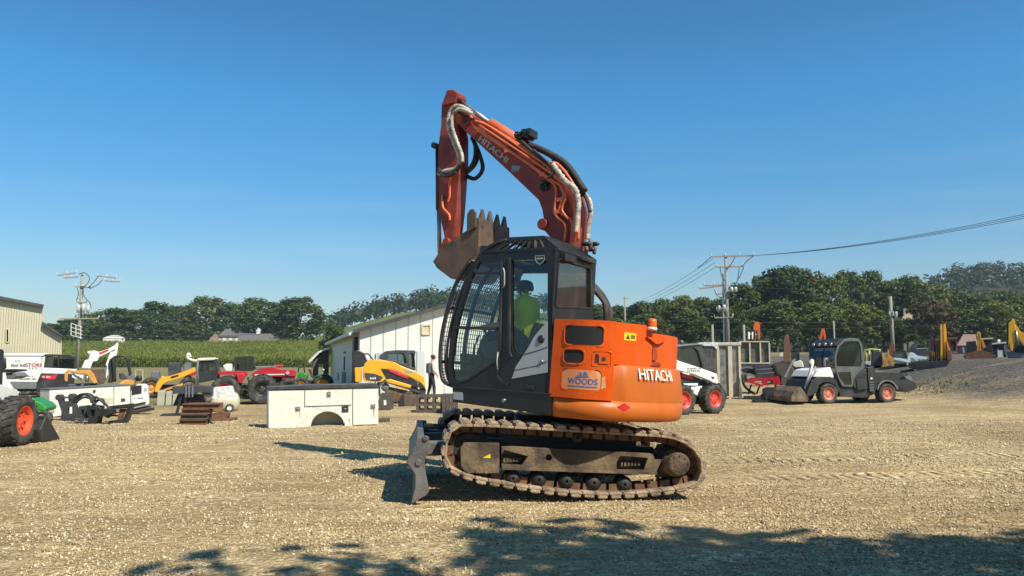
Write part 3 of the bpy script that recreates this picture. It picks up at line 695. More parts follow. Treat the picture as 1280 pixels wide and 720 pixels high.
for k in range(6):      # hoses arching down behind the cab
    hs = MB(); hs.tube(crom(S.L3([(725 + k, 345), (742 + k * 2, 362 + k), (755 + k * 1.5, 378 + k * 2), (757 + k, 398), (752, 412)], .1 + .06 * k), 6), .032, 8); upart(hs, 'hydraulic_hose', M['rubber'])
ac = MB(); a_, b_ = S.L3(z1([(305, 178), (450, 268)]), .18); ac.cyl(a_, b_, .075, n=18); ac.ball(b_, .075); ac.lathe([(0, 0), (0, 0)], b_, 3); aco = upart(ac, 'arm_cylinder', M['boom_pipe'])
ac = MB(); q = S.ty(*z1([(160, 72)])[0], .18); ac.cyl(q, a_, .032, n=12); ac.cyl(q + V((0, -.1, 0)), q + V((0, .1, 0)), .05, n=12); upart(ac, 'cylinder_rod', M['steel'])
# arm (stick)
st_px = z1([(125, 42), (150, 38), (168, 48), (172, 70), (158, 90), (162, 130), (172, 190), (180, 225), (180, 330), (164, 545), (152, 640), (130, 700), (112, 690), (115, 640), (92, 535), (92, 400), (90, 330), (92, 255), (101, 190), (104, 100), (115, 72)])
sk_ = MB(); sp = S.P(st_px, .04); sk_.prism(sp, .04, .25)
rb = S.P(z1([(118, 62), (150, 40), (170, 55), (158, 92), (104, 104)]), .0); sk_.prism(rb, .0, .04)
q = S.ty(*z1([(205, 165)])[0], -.02); sk_.cyl(q, q + V((0, .4, 0)), .07, n=14)
q = S.ty(*z1([(120, 660)])[0], -.01); sk_.cyl(q, q + V((0, .38, 0)), .06, n=14); upart(sk_, 'arm', M['boom'], .012)
for pl_ in ([(108, 470), (110, 520), (135, 550), (138, 575)], [(135, 400), (138, 470), (130, 500)]): pp_ = MB(); pp_.tube(crom(S.L3(z1(pl_), .015), 5), .017, 8); upart(pp_, 'arm_pipe', M['boom_pipe'])
bcy = MB(); a_, b_, c_ = S.L3([(548, 184), (548.5, 262), (549.5, 316)], .17); bcy.cyl(a_, b_, .045, n=16); bcy.cyl(a_ + V((0, -.12, 0)), a_ + V((0, .12, 0)), .045, n=12); upart(bcy, 'bucket_cylinder', M['black'])
bcy = MB(); bcy.cyl(b_, c_, .032, n=12); upart(bcy, 'bucket_cylinder_rod', M['steel'])
for y in (.0, .31): lkb = MB(); lkb.bar(S.ty(549.5, 316, y), S.ty(557, 300, y), .05, .03, up=V((0, 1, 0))); lkb.bar(S.ty(549.5, 316, y), S.ty(552, 330, y), .05, .03, up=V((0, 1, 0))); upart(lkb, 'bucket_link', M['boom'], .004)
BY0, BY1 = -.20, .55
side = [(541, 327), (552, 310), (567, 299), (589, 284), (594, 273), (599, 272), (598, 308), (592, 326), (579, 346), (563, 348), (546, 335)]
bk = MB(); sp = S.P(side, BY0)
bk.prism(sp, BY0, BY0 + .03); bk.prism(sp, BY1 - .03, BY1)
shell = [(541, 327), (546, 335), (563, 348), (579, 346), (592, 326), (598, 308), (599, 272)]
ss_ = S.P(shell, BY0); c0 = V(S.t(572, 312, BY0))
for i in range(len(ss_) - 1):
    a_, b_ = V(ss_[i]), V(ss_[i + 1]); bk.prism([tuple(a_), tuple(b_), tuple(b_ + (c0 - b_) * .1), tuple(a_ + (c0 - a_) * .1)], BY0 + .03, BY1 - .03)
# wear straps, side cutter with its rounded tip
for y in (BY0 + .08, BY0 + .36, BY1 - .1):
    x0, zz0 = S.t(599, 280, BY0); x1_, zz1 = S.t(599, 306, BY0); bk.box(x0 - .01, x0 + .012, y, y + .05, zz1, zz0)
cut = S.P([(583, 291), (583.5, 268), (587, 262), (591.5, 261), (594.5, 266), (594.5, 284)], BY0 - .03); bk.prism(cut, BY0 - .03, BY0)
bko = upart(bk, 'bucket', M['bucket'], .006)
x0, zz0 = S.t(598, 278, BY0)
for k in range(4):
    th = MB(); y = BY0 + .10 + k * .18; w = .055; h = .20 + .01 * (k % 2); vs = []
    for sx_2, ww, zz in ((.05, w, zz0 - .05), (.05, w, zz0 + .06), (.014, .022, zz0 + h)):
        for a, b in ((-1, -1), (1, -1), (1, 1), (-1, 1)): vs.append((x0 - .02 + a * sx_2 / 2, y + b * ww, zz))
    th.add(vs, [(0, 1, 2, 3)] + [(i * 4 + k2, i * 4 + (k2 + 1) % 4, (i + 1) * 4 + (k2 + 1) % 4, (i + 1) * 4 + k2) for i in range(2) for k2 in range(4)] + [(8, 9, 10, 11)]); upart(th, 'bucket_tooth', M['bucket'])
# ------------------------------------------------------------------ people
M['tyre'] = mat('tyre rubber', (.028, .027, .026), .8, var=.25, dust=.5, dustcol=(.17, .145, .11), dscale=6)
M['rimred'] = mat('red wheel rim', (.55, .05, .03), .45, var=.1, dust=.2)
M['rimorange'] = mat('orange red wheel rim', (.70, .075, .02), .45, var=.1, dust=.15)
M['rimdusty'] = mat('dusty red wheel rim', (.52, .14, .08), .6, var=.15, dust=.45, dustcol=(.42, .3, .22))
M['hair'] = mat('brown hair', (.06, .035, .02), .8)
M['catyellow'] = mat('yellow machine paint', (.72, .36, .02), .4, var=.06, dust=.15)
M['oldyellow'] = mat('weathered yellow paint', (.58, .27, .05), .5, var=.15, dust=.3, dustcol=(.3, .2, .1))
M['tractorred'] = mat('red tractor paint', (.42, .015, .025), .4, var=.1, dust=.18, dustcol=(.3, .15, .12))
M['green'] = mat('green tractor paint', (.03, .22, .035), .4, var=.1, dust=.12)
M['darkgrey'] = mat('dark grey plastic', (.045, .046, .05), .5, var=.2, dust=.25, dustcol=(.16, .14, .12))
M['midgrey'] = mat('grey paint', (.14, .145, .15), .5, var=.15, dust=.25, dustcol=(.22, .2, .17))
M['rust'] = mat('rusty steel', (.16, .075, .04), .8, var=.35, scale=9, dust=.4, dustcol=(.08, .05, .04), dscale=6, bump=.3)
M['redmark'] = mat('red stripe', (.55, .02, .04), .5)
M['inkdark'] = mat('dark print', (.06, .03, .03), .6)
M['concrete'] = mat('concrete', (.40, .36, .28), .9, var=.15, scale=4, dust=.3, streak=.2, bump=.3)
M['chrome'] = mat('lamp glass', (.55, .56, .55), .15, metal=.4, var=.05)
M['cream'] = mat('cream tank paint', (.52, .47, .33), .45, var=.08, dust=.2)
M['plasticwrap'] = mat('crumpled white plastic', (.66, .65, .62), .3, var=.25, scale=9, bump=.9, bscale=14)
M['wood'] = mat('pale wood', (.64, .54, .38), .8, var=.15, scale=6, streak=.25, dustcol=(.25, .17, .1))
M['greywood'] = mat('weathered dark wood', (.09, .075, .06), .9, var=.3)

def figure(name, fr, joints, bones, mats, label, group=None):
    names = list(joints); me = bpy.data.meshes.new('f'); idx = {n: i for i, n in enumerate(names)}
    me.from_pydata([joints[n][0] for n in names], [(idx[a], idx[b]) for a, b, _ in bones], [])
    o = bpy.data.objects.new('f', me); COL.objects.link(o)
    md = o.modifiers.new('s', 'SKIN'); md.use_smooth_shade = True
    lay = me.skin_vertices[0].data if me.skin_vertices else None
    if lay is None:
        bm = bmesh.new(); bm.from_mesh(me); bm.verts.layers.skin.verify(); bm.to_mesh(me); bm.free(); lay = me.skin_vertices[0].data
    for n in names:
        r = joints[n][1]; lay[idx[n]].radius = (r, r) if not isinstance(r, tuple) else r
        lay[idx[n]].use_root = (n == 'pelvis')
    sb = o.modifiers.new('u', 'SUBSURF'); sb.levels = 1; sb.render_levels = 1
    dg = bpy.context.evaluated_depsgraph_get(); dg.update()
    m2 = bpy.data.meshes.new_from_object(o.evaluated_get(dg)); bpy.data.objects.remove(o)
    m2.name = name; m2.materials.clear()
    for m in mats: m2.materials.append(m)
    def dist(p, a, b):
        ab = b - a; t = max(0, min(1, (p - a).dot(ab) / max(ab.length_squared, 1e-9))); return (p - (a + ab * t)).length
    for p in m2.polygons:
        c = p.center; p.material_index = min(((dist(c, V(joints[a][0]), V(joints[b][0])) / max(.02, (joints[a][1] + joints[b][1]) / 2), k) for a, b, k in bones))[1]; p.use_smooth = True
    q = bpy.data.objects.new(name, m2); COL.objects.link(q); q.matrix_world = fr.M
    return tag(q, label, 'person', group)
def hand(j, b, pre, wrist, d, up, mi):
    d = V(d).normalized(); up = V(up).normalized(); sd = d.cross(up).normalized(); w = V(wrist)
    j[pre + 'palm'] = (tuple(w + d * .07), .03); b.append((pre + 'wrist', pre + 'palm', mi))
    for k, (o_, l) in enumerate(((-.03, .07), (-.01, .08), (.01, .075), (.03, .06))):
        j[pre + 'f%d' % k] = (tuple(w + d * (.07 + l * .6) + sd * o_), .010); j[pre + 'g%d' % k] = (tuple(w + d * (.07 + l) + sd * o_ - up * .02), .008)
        b.append((pre + 'palm', pre + 'f%d' % k, mi)); b.append((pre + 'f%d' % k, pre + 'g%d' % k, mi))
    j[pre + 'th'] = (tuple(w + d * .06 + up * .045 + sd * -.02), .011); b.append((pre + 'wrist', pre + 'th', mi))

# operator in the cab, facing the front (left), hands on the levers
hp = S.ty(657, 365, ys)
pz = szt + .04; px_ = sx_ - .08
j = {'pelvis': ((px_, ys, pz + .06), .15), 'belly': ((px_ + .0, ys, pz + .22), .15), 'chest': ((px_ - .02, ys, pz + .40), .16), 'neckb': ((px_ - .05, ys, pz + .52), .085), 'neck': ((hp.x + .02, ys, hp.z - .10), .055), 'head': ((hp.x - .02, ys, hp.z + .02), .088), 'crown': ((hp.x - .01, ys, hp.z + .10), .075),
     'nose': ((hp.x - .125, ys, hp.z - .0), .014)}
bones = [('pelvis', 'belly', 0), ('belly', 'chest', 0), ('chest', 'neckb', 0), ('neckb', 'neck', 2), ('neck', 'head', 2), ('head', 'crown', 3), ('head', 'nose', 2)]
for sg, pre in ((-1, 'l'), (1, 'r')):
    j[pre + 'sh'] = ((px_ - .03, ys + sg * .19, pz + .44), .075); j[pre + 'el'] = ((px_ - .12, ys + sg * .27, pz + .19), .05); j[pre + 'wrist'] = ((px_ - .34, ys + sg * .29, pz + .15), .035)
    j[pre + 'hip'] = ((px_ - .05, ys + sg * .10, pz + .03), .10); j[pre + 'knee'] = ((px_ - .48, ys + sg * .16, pz + .06), .07); j[pre + 'ank'] = ((px_ - .62, ys + sg * .14, pz - .34), .045); j[pre + 'toe'] = ((px_ - .78, ys + sg * .14, pz - .40), .04)
    bones += [('chest', pre + 'sh', 0), (pre + 'sh', pre + 'el', 0), (pre + 'el', pre + 'wrist', 2), ('pelvis', pre + 'hip', 1), (pre + 'hip', pre + 'knee', 1), (pre + 'knee', pre + 'ank', 1), (pre + 'ank', pre + 'toe', 1)]
    hand(j, bones, pre, j[pre + 'wrist'][0], (-1, 0, .1), (0, 0, 1), 2)
op = figure('person', S, j, bones, [M['hivis'], M['cloth_dark'], M['skin'], M['hair']], 'person in a yellow-green high visibility shirt and dark cap seated in the excavator cab')
cp_ = MB(); cp_.lathe([(.105, -.01), (.108, .03), (.09, .085), (.05, .11), (0, .118)], (hp.x - .012, ys, hp.z + .03), 18, 'z')
cp_.prism([(hp.x - .23, ys - .05), (hp.x - .23, ys + .05), (hp.x - .18, ys + .09), (hp.x - .08, ys + .10), (hp.x - .08, ys - .10), (hp.x - .18, ys - .09)], hp.z + .02, hp.z + .035, ax='z')
cp_.build('cap', M['cloth_dark'], op)
sv = MB(); sv.box(px_ + .06, px_ + .16, ys - .215, ys - .20, pz + .3, pz + .36); 

# bystander by the white shed
PF = FR(G(539, 499.5), 20)
j = {'pelvis': ((0, 0, .98), .15), 'belly': ((0, 0, 1.12), .15), 'chest': ((0, 0, 1.32), .165), 'neckb': ((.02, 0, 1.47), .08), 'neck': ((.035, 0, 1.54), .055), 'head': ((.06, 0, 1.65), .088), 'crown': ((.05, 0, 1.73), .075), 'nose': ((.165, 0, 1.63), .014)}
bones = [('pelvis', 'belly', 0), ('belly', 'chest', 0), ('chest', 'neckb', 0), ('neckb', 'neck', 2), ('neck', 'head', 2), ('head', 'crown', 3), ('head', 'nose', 2)]
for sg, pre, el, wr in ((-1, 'r', (.02, -.25, 1.14), (.16, -.27, .98)), (1, 'l', (-.03, .25, 1.14), (.10, .26, .92))):
    j[pre + 'sh'] = ((.0, sg * .20, 1.41), .07); j[pre + 'el'] = (el, .05); j[pre + 'wrist'] = (wr, .035)
    st_ = .12 * sg; j[pre + 'hip'] = ((.0, sg * .10, .92), .10); j[pre + 'knee'] = ((.03 - st_ * .5, sg * .11, .50), .075); j[pre + 'ank'] = ((-.02 - st_, sg * .11, .09), .05); j[pre + 'toe'] = ((.14 - st_, sg * .12, .045), .04)
    bones += [('chest', pre + 'sh', 0), (pre + 'sh', pre + 'el', 0), (pre + 'el', pre + 'wrist', 2), ('pelvis', pre + 'hip', 1), (pre + 'hip', pre + 'knee', 1), (pre + 'knee', pre + 'ank', 1), (pre + 'ank', pre + 'toe', 4)]
    hand(j, bones, pre, wr, (.2, 0, -1), (1, 0, .2), 2)
shirt = mat('pale grey shirt', (.48, .46, .43), .9, var=.1)
bs = figure('person', PF, j, bones, [shirt, M['cloth_dark'], M['skin'], M['hair'], M['cloth_dark']], 'person in a pale shirt, dark trousers and a maroon cap standing by the white shed')
cp_ = MB(); cp_.lathe([(.100, -.01), (.104, .03), (.088, .08), (.05, .105), (0, .112)], (.055, 0, 1.67), 18, 'z'); cp_.prism([(.13, -.09), (.25, -.06), (.27, 0), (.25, .06), (.13, .09)], 1.665, 1.68, ax='z')
cp_.build('cap', mat('maroon cap', (.11, .02, .025), .8), bs)
vs2 = MB(); vs2.prism([(-.19, 1.05), (-.05, 1.02), (-.06, 1.42), (-.12, 1.46), (-.19, 1.40)], -.17, .17); vs2.build('back_of_vest', mat('grey vest', (.10, .10, .11), .9), bs, .03)

# ------------------------------------------------------------------ wheels and vehicle helpers
def wheel(par, c, r, w, rimm, side=-1, rr_=.56, lugs=22, ax='y', lug=.035, hubs=6):
    # a tyre with tread blocks, and a dished rim with bolts as its sub-part; 'side' is the outer face
    mb = MB(); k = w / 2; ri = r * rr_
    prof = [(ri, -k * .8), (ri * 1.06, -k), (r * .86, -k * 1.06), (r * .955, -k * .95), (r * .975, -k * .6), (r * .975, k * .6), (r * .955, k * .95), (r * .86, k * 1.06), (ri * 1.06, k), (ri, k * .8)]
    mb.lathe(prof, (0, 0, 0), 30)
    for i in range(lugs):
        for sg in (-1, 1):
            t = 2 * math.pi * (i + (.5 if sg > 0 else 0)) / lugs; t2 = t + .13
            a = V((math.cos(t) * r * .985, sg * k * .98, math.sin(t) * r * .985)); b = V((math.cos(t2) * r * .985, sg * k * .05, math.sin(t2) * r * .985))
            mb.bar(a, b, lug * r * 2.2, r * .05, up=V((math.cos(t), 0, math.sin(t))))
    rm = MB(); s_ = side
    rm.lathe([(ri * 1.04, s_ * k * .98), (ri * .96, s_ * k * 1.0), (ri * .93, s_ * k * .55), (ri * .55, s_ * k * .42), (ri * .42, s_ * k * .55), (ri * .25, s_ * k * .62), (0, s_ * k * .62)], (0, 0, 0), 26)
    rm.lathe([(ri * 1.04, -s_ * k * .9), (ri * .9, -s_ * k * .9), (ri * .88, s_ * k * .3), (0, s_ * k * .3)], (0, 0, 0), 20)
    for i in range(hubs):
        t = 2 * math.pi * i / hubs; rm.cyl((math.cos(t) * ri * .48, s_ * k * .45, math.sin(t) * ri * .48), (math.cos(t) * ri * .48, s_ * k * .68, math.sin(t) * ri * .48), ri * .09, n=8)
    o = mb.build('wheel', M['tyre'], par); q = rm.build('rim', rimm, o)
    o.location = c
    if ax == 'x': o.rotation_euler = (0, 0, R(90))
    return o
def clampz(p): return [(a, max(0.01, b)) for a, b in p]
def pp(mb, F, pts, y0, y1=None, holes=(), yt=None):
    yt = y0 if yt is None else yt
    mb.prism(F.P(pts, yt), y0, y1 if y1 is not None else y0 + .03, [F.P(h, yt) for h in holes]); return mb
def part(root, name, m, F, pts, y0, y1, holes=(), bevel=0., parent=None, yt=None):
    mb = MB(); pp(mb, F, pts, y0, y1, holes, yt); return mb.build(name, m, parent or root, bevel)
def zz(pts, k, ox, oy): return [(ox + a / k, oy + b / k) for a, b in pts]
def marks(root, F, y, x0, x1, y0, y1, n, m, name='lettering', seed=1):
    # a line of print too small to read in the photograph: short uneven strokes
    r_ = random.Random(seed); mb = MB()
    for i in range(n):
        a = x0 + (x1 - x0) * (i + .1) / n; b = x0 + (x1 - x0) * (i + .75) / n; h = r_.uniform(0, .35)
        if r_.random() < .12: continue
        mb.prism(F.P([(a, y1), (b, y1), (b, y0 + (y1 - y0) * h), (a, y0 + (y1 - y0) * h)], y), y, y + .002)
    return mb.build(name, m, root)

# ------------------------------------------------------------------ loader cut by the left edge
F = FR(G(6, 559), 4)
T = thing('skid_steer_loader', 'white wheeled loader with orange red rim and black bucket, cut off by the left edge', 'loader', F)
xs_ = 0.16
wr_ = .445
wheel(T, (xs_ - .17, .30, wr_ * .985), wr_, .34, M['rimorange'], -1, .58, ax='x', lug=.05)
T.children[0].rotation_euler = (0, 0, R(90))
xb = F.loc(G(76, 549)).x
tri = [F.tx(*p, xb) for p in ((60, 521), (75, 548.5), (52, 555))]
y0b = tri[2][0]; tri = [(tri[0][0], tri[0][1]), (tri[1][0], .02), (tri[2][0], .02)]
mb = MB(); mb.prism([(tri[0][0] - .05, tri[0][1] + .02), tri[0], tri[1], (tri[1][0], 0), tri[2], (tri[2][0] - .06, .25)], xb - .03, xb, ax='x')
mb.prism([(tri[0][0] - .05, tri[0][1] + .02), (tri[0][0] - .01, tri[0][1]), (tri[2][0] + .06, .20), (tri[2][0] + .1, .05), (tri[1][0], .03), (tri[1][0], 0), tri[2], (tri[2][0] - .06, .25)], xb - 1.8, xb - .03, ax='x')
for k in range(14): mb.box(xb - .06 - k * .06, xb - .03 - k * .06, tri[0][0] - .12, tri[0][0] - .02, tri[0][1] - .02, tri[0][1] + .03)
mb.build('bucket', M['black'], T, .008)
mb = MB(); mb.prism([F.tx(*p, xs_ - .3) for p in ((-40, 466), (0, 480), (22, 487), (24, 491), (23, 510), (14, 515), (8, 508), (0, 497), (-40, 480))], xs_ - .5, xs_ - .3, ax='x'); mb.build('lift_arm', M['white'], T, .02)
marks_ = MB(); marks_.prism([F.tx(*p, xs_ - .298) for p in ((14, 494), (18, 495), (18, 499), (14, 498))], xs_ - .3, xs_ - .297, ax='x'); marks_.build('arm_mark', M['inkdark'], T)
mb = MB(); mb.prism([F.tx(*p, xs_ - .5) for p in ((-40, 480), (0, 497), (14, 515), (20, 540), (-40, 545))], xs_ - 1.4, xs_ - .52, ax='x'); mb.build('body', M['darkgrey'], T, .02)
mb = MB(); mb.prism([F.tx(*p, xs_ - .55) for p in ((-30, 434), (4, 436.5), (6, 440), (5, 447), (3.5, 484), (-30, 476))], xs_ - 1.5, xs_ - .55, ax='x'); mb.build('cab', M['black'], T, .02)
mb = MB(); mb.tube([F.ty(2, 447.5, 1.5), F.ty(5.5, 448, 1.5), F.ty(6, 460, 1.5), F.ty(2, 461, 1.5)], .03, 6); mb.build('mirror_frame', M['black'], T)
mb = MB(); pp(mb, F, [(0, 461.5), (16, 462), (16, 464), (0, 466)], 1.4, 1.9); mb.build('step_plate', M['black'], T); mb = MB(); pp(mb, F, [(6, 466), (19, 465.5), (24, 470), (18, 473), (8, 474.5)], 1.45, 1.8); mb.build('work_light', M['midgrey'], T, .02)

# green hood lying behind the wheel
F = FR(G(42, 534), 15)
T = thing('garden_tractor', 'green hood of a small tractor behind the wheel at the far left', 'tractor', F)
mb = MB(); pp(mb, F, [(23, 507), (27, 501), (36, 500), (38, 497.5), (42, 498), (44, 501), (53, 504), (59, 510), (57, 514), (48, 513), (44, 520), (36, 517), (24, 513)], -.35, .4); mb.build('hood', M['green'], T, .06)
part(T, 'side_panel', M['cream'], F, [(45, 513.5), (57, 513), (58, 518), (52, 520), (44, 519)], -.33, .3, bevel=.02)
part(T, 'chassis', M['darkgrey'], F, [(24, 514), (58, 519), (58, 528), (24, 528)], -.2, .3, bevel=.02)
for a in (28, 52):
    q = F.ty(a, 527, -.3); wheel(T, (q.x, -.25, .20), .20, .16, M['catyellow'], -1, .5, 14)

# ------------------------------------------------------------------ white trailer with a shop sign
F = FR(G(34, 494), 27)
T = thing('cargo_trailer', 'long white enclosed trailer with red and dark store lettering', 'trailer', F)
part(T, 'box', M['white'], F, [(-30, 446), (4, 441.5), (60, 441.5), (60, 486), (-30, 486)], 0, 2.2, bevel=.04)
part(T, 'skirt', M['midgrey'], F, [(12, 477), (60, 477.5), (60, 486), (18, 486)], -.012, -.001)
part(T, 'trim_rail', M['midgrey'], F, [(-30, 448.2), (8, 444.3), (60, 444.6), (60, 445.6), (8, 445.3), (-30, 449.2)], -.012, -.001)
mb = MB(); A_, B_, C_, D_ = F.L3([(32, 458.6), (53, 458.6), (53, 454.2), (32, 454.2)], -.006); text_quad(mb, 'STORE', bil(A_, B_, C_, D_), .012); mb.build('red_lettering', M['redmark'], T)
marks(T, F, -.006, 12, 32, 454.4, 458.6, 11, M['inkdark'], 'dark_lettering', 4)
mb = MB()
for a, b in ((20, 451.5), (23.8, 451.4), (36.5, 460), (40.5, 460.2), (44.5, 460)): pp(mb, F, ell(a, b, .9, .9, 8), -.006, -.003)
mb.build('sign_dots', M['inkdark'], T)
marks(T, F, -.006, 24, 41, 469, 471, 12, M['inkdark'], 'small_lettering', 7); marks(T, F, -.006, 24, 45, 472.6, 474.8, 15, M['inkdark'], 'small_lettering', 8)
for a in (26, 34):
    q = F.ty(a, 488, .2); wheel(T, (q.x, .2, .33), .33, .2, M['chrome'], -1, .6, 16)
part(T, 'chassis', M['black'], F, [(-20, 486), (60, 486), (60, 489), (-20, 489)], .1, 2.0)

# ------------------------------------------------------------------ white mini excavator
F = FR(G(70, 497), 28)
T = thing('mini_excavator', 'white and black compact excavator with tinted cab windows and raised white boom', 'excavator', F)
part(T, 'body', M['black'], F, [(51, 466.5), (92, 467), (91, 489), (45, 489), (46, 478)], -.1, 1.5, bevel=.05)
part(T, 'white_band', M['white'], F, [(51.5, 459.5), (96, 461.5), (93, 468), (51, 467)], -.13, 1.5, bevel=.03)
part(T, 'cab', M['black'], F, [(52, 446), (57, 442.5), (88, 443.5), (94.5, 446.5), (94, 462), (52, 460)], -.10, 1.2, [[(59, 445.5), (72, 444.8), (72, 460), (57, 460)], [(74, 445), (92, 447), (92, 460.8), (74, 460)]], bevel=.02)
part(T, 'cab_window', glass('dark tinted glass', (.16, .24, .25), .25, dirt=.06), F, [(59, 445.5), (92, 445.5), (92, 461), (57, 460)], -.05, -.04)
part(T, 'seat', M['seat'], F, [(66, 450), (72, 450), (74, 460), (64, 460)], .3, .8, bevel=.05)
part(T, 'pillar', M['white'], F, [(53, 446.5), (56.5, 445.5), (54.5, 460), (52, 460)], -.13, -.1)
part(T, 'red_stripe', M['redmark'], F, [(51.5, 469), (68, 468.5), (72.5, 466.8), (68.5, 474), (63, 474.5), (51.5, 472.5)], -.118, -.105)
marks(T, F, -.122, 53, 63.5, 470.2, 472, 7, M['white'], 'stripe_lettering', 3)
def zA(pts): return zz(pts, 10.28, 90, 420)
part(T, 'boom', M['white'], F, zA([(120, 410), (165, 310), (210, 300), (250, 190), (280, 185), (345, 205), (470, 165), (560, 110), (590, 80), (600, 120), (545, 175), (500, 200), (350, 270), (330, 320), (270, 330), (235, 420)]), .2, .45, bevel=.02)
part(T, 'boom_stripe', M['redmark'], F, zA([(350, 210), (465, 170), (470, 190), (355, 240)]), .19, .199)
part(T, 'arm', M['white'], F, zA([(570, 85), (600, 100), (575, 250), (530, 270), (500, 340), (470, 480), (450, 550), (430, 540), (450, 400), (430, 370), (490, 210), (545, 195)]), .22, .42, bevel=.02)
mb = MB(); 
for p, q in (((212, 195), (230, 240)),): mb.cyl(F.ty(*zA([p])[0], .3), F.ty(*zA([q])[0], .3), .07)
mb.build('boom_knuckle', M['white'], T)
part(T, 'bucket', M['bucket'], F, zA([(245, 430), (420, 420), (440, 560), (400, 620), (320, 600), (270, 520)]), .0, .7, bevel=.02)
mb = MB(); mb.tube(crom(F.L3(zA([(520, 280), (480, 340), (490, 480), (470, 600)]), .15), 5), .03, 6); mb.build('hydraulic_hose', M['rubber'], T)
part(T, 'crawler_track', M['rubber'], F, [(44, 489), (98, 489), (97, 496), (46, 496)], -.1, .3, bevel=.06)
part(T, 'crawler_track', M['rubber'], F, [(44, 489), (98, 489), (97, 496), (46, 496)], 1.2, 1.6, bevel=.06, yt=-.1)

# yellow digging arm of a second small machine in front of it
F = FR(G(100, 499), 27)
T = thing('mini_excavator', 'small yellow and white digger arm standing behind the white truck body', 'excavator', F)
part(T, 'boom', M['oldyellow'], F, zA([(-95, 470), (-80, 450), (-40, 430), (0, 445), (240, 440), (280, 490), (330, 600), (280, 610), (190, 490), (90, 480), (0, 480), (-50, 475), (-60, 590), (-95, 570)]), 0, .2, bevel=.02)
part(T, 'boom_panel', M['white'], F, zA([(0, 485), (150, 500), (130, 580), (0, 530)]), .02, .18)
mb = MB(); mb.cyl(F.ty(*zA([(190, 590)])[0], .1), F.ty(*zA([(200, 500)])[0], .1), .07); mb.cyl(F.ty(*zA([(0, 460)])[0], -.02), F.ty(*zA([(130, 560)])[0], -.02), .03); mb.build('cylinder', M['steel'], T)
part(T, 'body', M['darkgrey'], F, [(84, 480), (125, 479), (125, 498), (84, 498)], .2, 1.2, bevel=.05)

# digger with a roll bar
F = FR(G(158, 497), 24)
T = thing('mini_excavator', 'small yellow machine with open black roll bar canopy before the corn', 'excavator', F)
for y in (0., .9):
    mb = MB(); mb.tube(crom(F.L3(zA([(540, 590), (535, 420), (525, 300), (560, 265), (640, 258), (690, 270), (715, 310), (730, 430), (745, 500)]), 0), 4), .04, 8)
    for p in mb.v: p.y += y
    mb.build('roll_bar', M['black'], T)
part(T, 'body', M['oldyellow'], F, zA([(600, 620), (620, 590), (700, 560), (800, 570), (800, 640), (600, 640)]), -.1, 1.0, bevel=.06)
part(T, 'seat', M['darkgrey'], F, zA([(610, 560), (600, 480), (650, 470), (700, 540), (690, 560)]), .2, .7, bevel=.04)
part(T, 'control_console', M['midgrey'], F, zA([(700, 530), (720, 490), (790, 500), (800, 570), (720, 570)]), 0, .8, bevel=.03)
part(T, 'blade_mast', M['black'], F, zA([(480, 300), (520, 280), (520, 600), (475, 600)]), .1, .35, bevel=.02)
part(T, 'undercarriage', M['rubber'], F, [(146, 481), (172, 481), (172, 497), (146, 497)], -.1, 1.0, bevel=.05)
F = FR(G(175, 492), 0)
T = thing('hose_reel', 'dark round reel on a small pale frame at the field edge', 'reel', F)
mb = MB(); q = F.ty(173.5, 473, 0); mb.lathe([(.02, -.1), (.13, -.1), (.13, .1), (.02, .1)], q, 18); mb.build('reel', M['black'], T)
mb = MB()
for a in (169.5, 178.5): mb.bar(F.ty(a, 462, 0), F.ty(a, 492, 0), .04)
mb.bar(F.ty(169, 462, 0), F.ty(179, 462, 0), .04); mb.bar(F.ty(169, 480, 0), F.ty(179, 480, 0), .05); mb.build('frame', M['cream'], T)

# ------------------------------------------------------------------ white service body, left
F = FR(G(62, 522), 58)
T = thing('truck_body', 'long white truck service body lying behind the black attachments', 'truck body', F)
part(T, 'box', M['offwhite'], F, [(62, 522), (62, 487.5), (163, 482), (163, 505)], 0, .5, bevel=.015)
part(T, 'top_rail', M['midgrey'], F, [(62, 487), (163, 481.6), (163, 480.4), (62, 485.8)], -.02, .5)
part(T, 'panel_seam', M['midgrey'], F, [(142.2, 484), (142.8, 484), (142.8, 507), (142.2, 507.5)], -.012, -.002)
for p in ([(116.5, 487.5), (119.8, 487.2), (119.5, 490.5), (116.2, 490.8)], [(151.5, 498.2), (156.5, 498), (156.5, 501.5), (151.5, 501.8)]): part(T, 'latch', M['darkgrey'], F, p, -.02, -.001)
part(T, 'shelf', M['cream'], F, [(130, 498), (141, 497.5), (141.5, 504), (134, 504)], -.01, -.002)

# compact track loader seen from the front, white
F = FR(G(172, 515), 24)
T = thing('track_loader', 'front of a white compact track loader with a dark grille, beside the truck body', 'loader', F)
part(T, 'body', M['white'], F, [(163, 489), (170, 481), (182, 480.5), (185, 484), (186.5, 506), (163.5, 512)], 0, 1.0, bevel=.04)
part(T, 'grille', M['vent'], F, [(165, 482.5), (177, 481.5), (177, 491.5), (165, 493.5)], -.02, 0)
part(T, 'bumper', M['black'], F, [(163.5, 506), (182, 502), (182, 504.5), (163.5, 509)], -.03, 0); marks(T, F, -.006, 167.5, 179.5, 496.3, 498.6, 6, M['midgrey'], 'lettering', 2)
part(T, 'lamp', M['chrome'], F, [(180, 485), (184, 484), (184, 488), (180, 489)], -.015, 0)
part(T, 'crawler_track', M['rubber'], F, [(163, 513.5), (188, 508.5), (188.5, 511.5), (163, 518)], -.05, .9, bevel=.03)

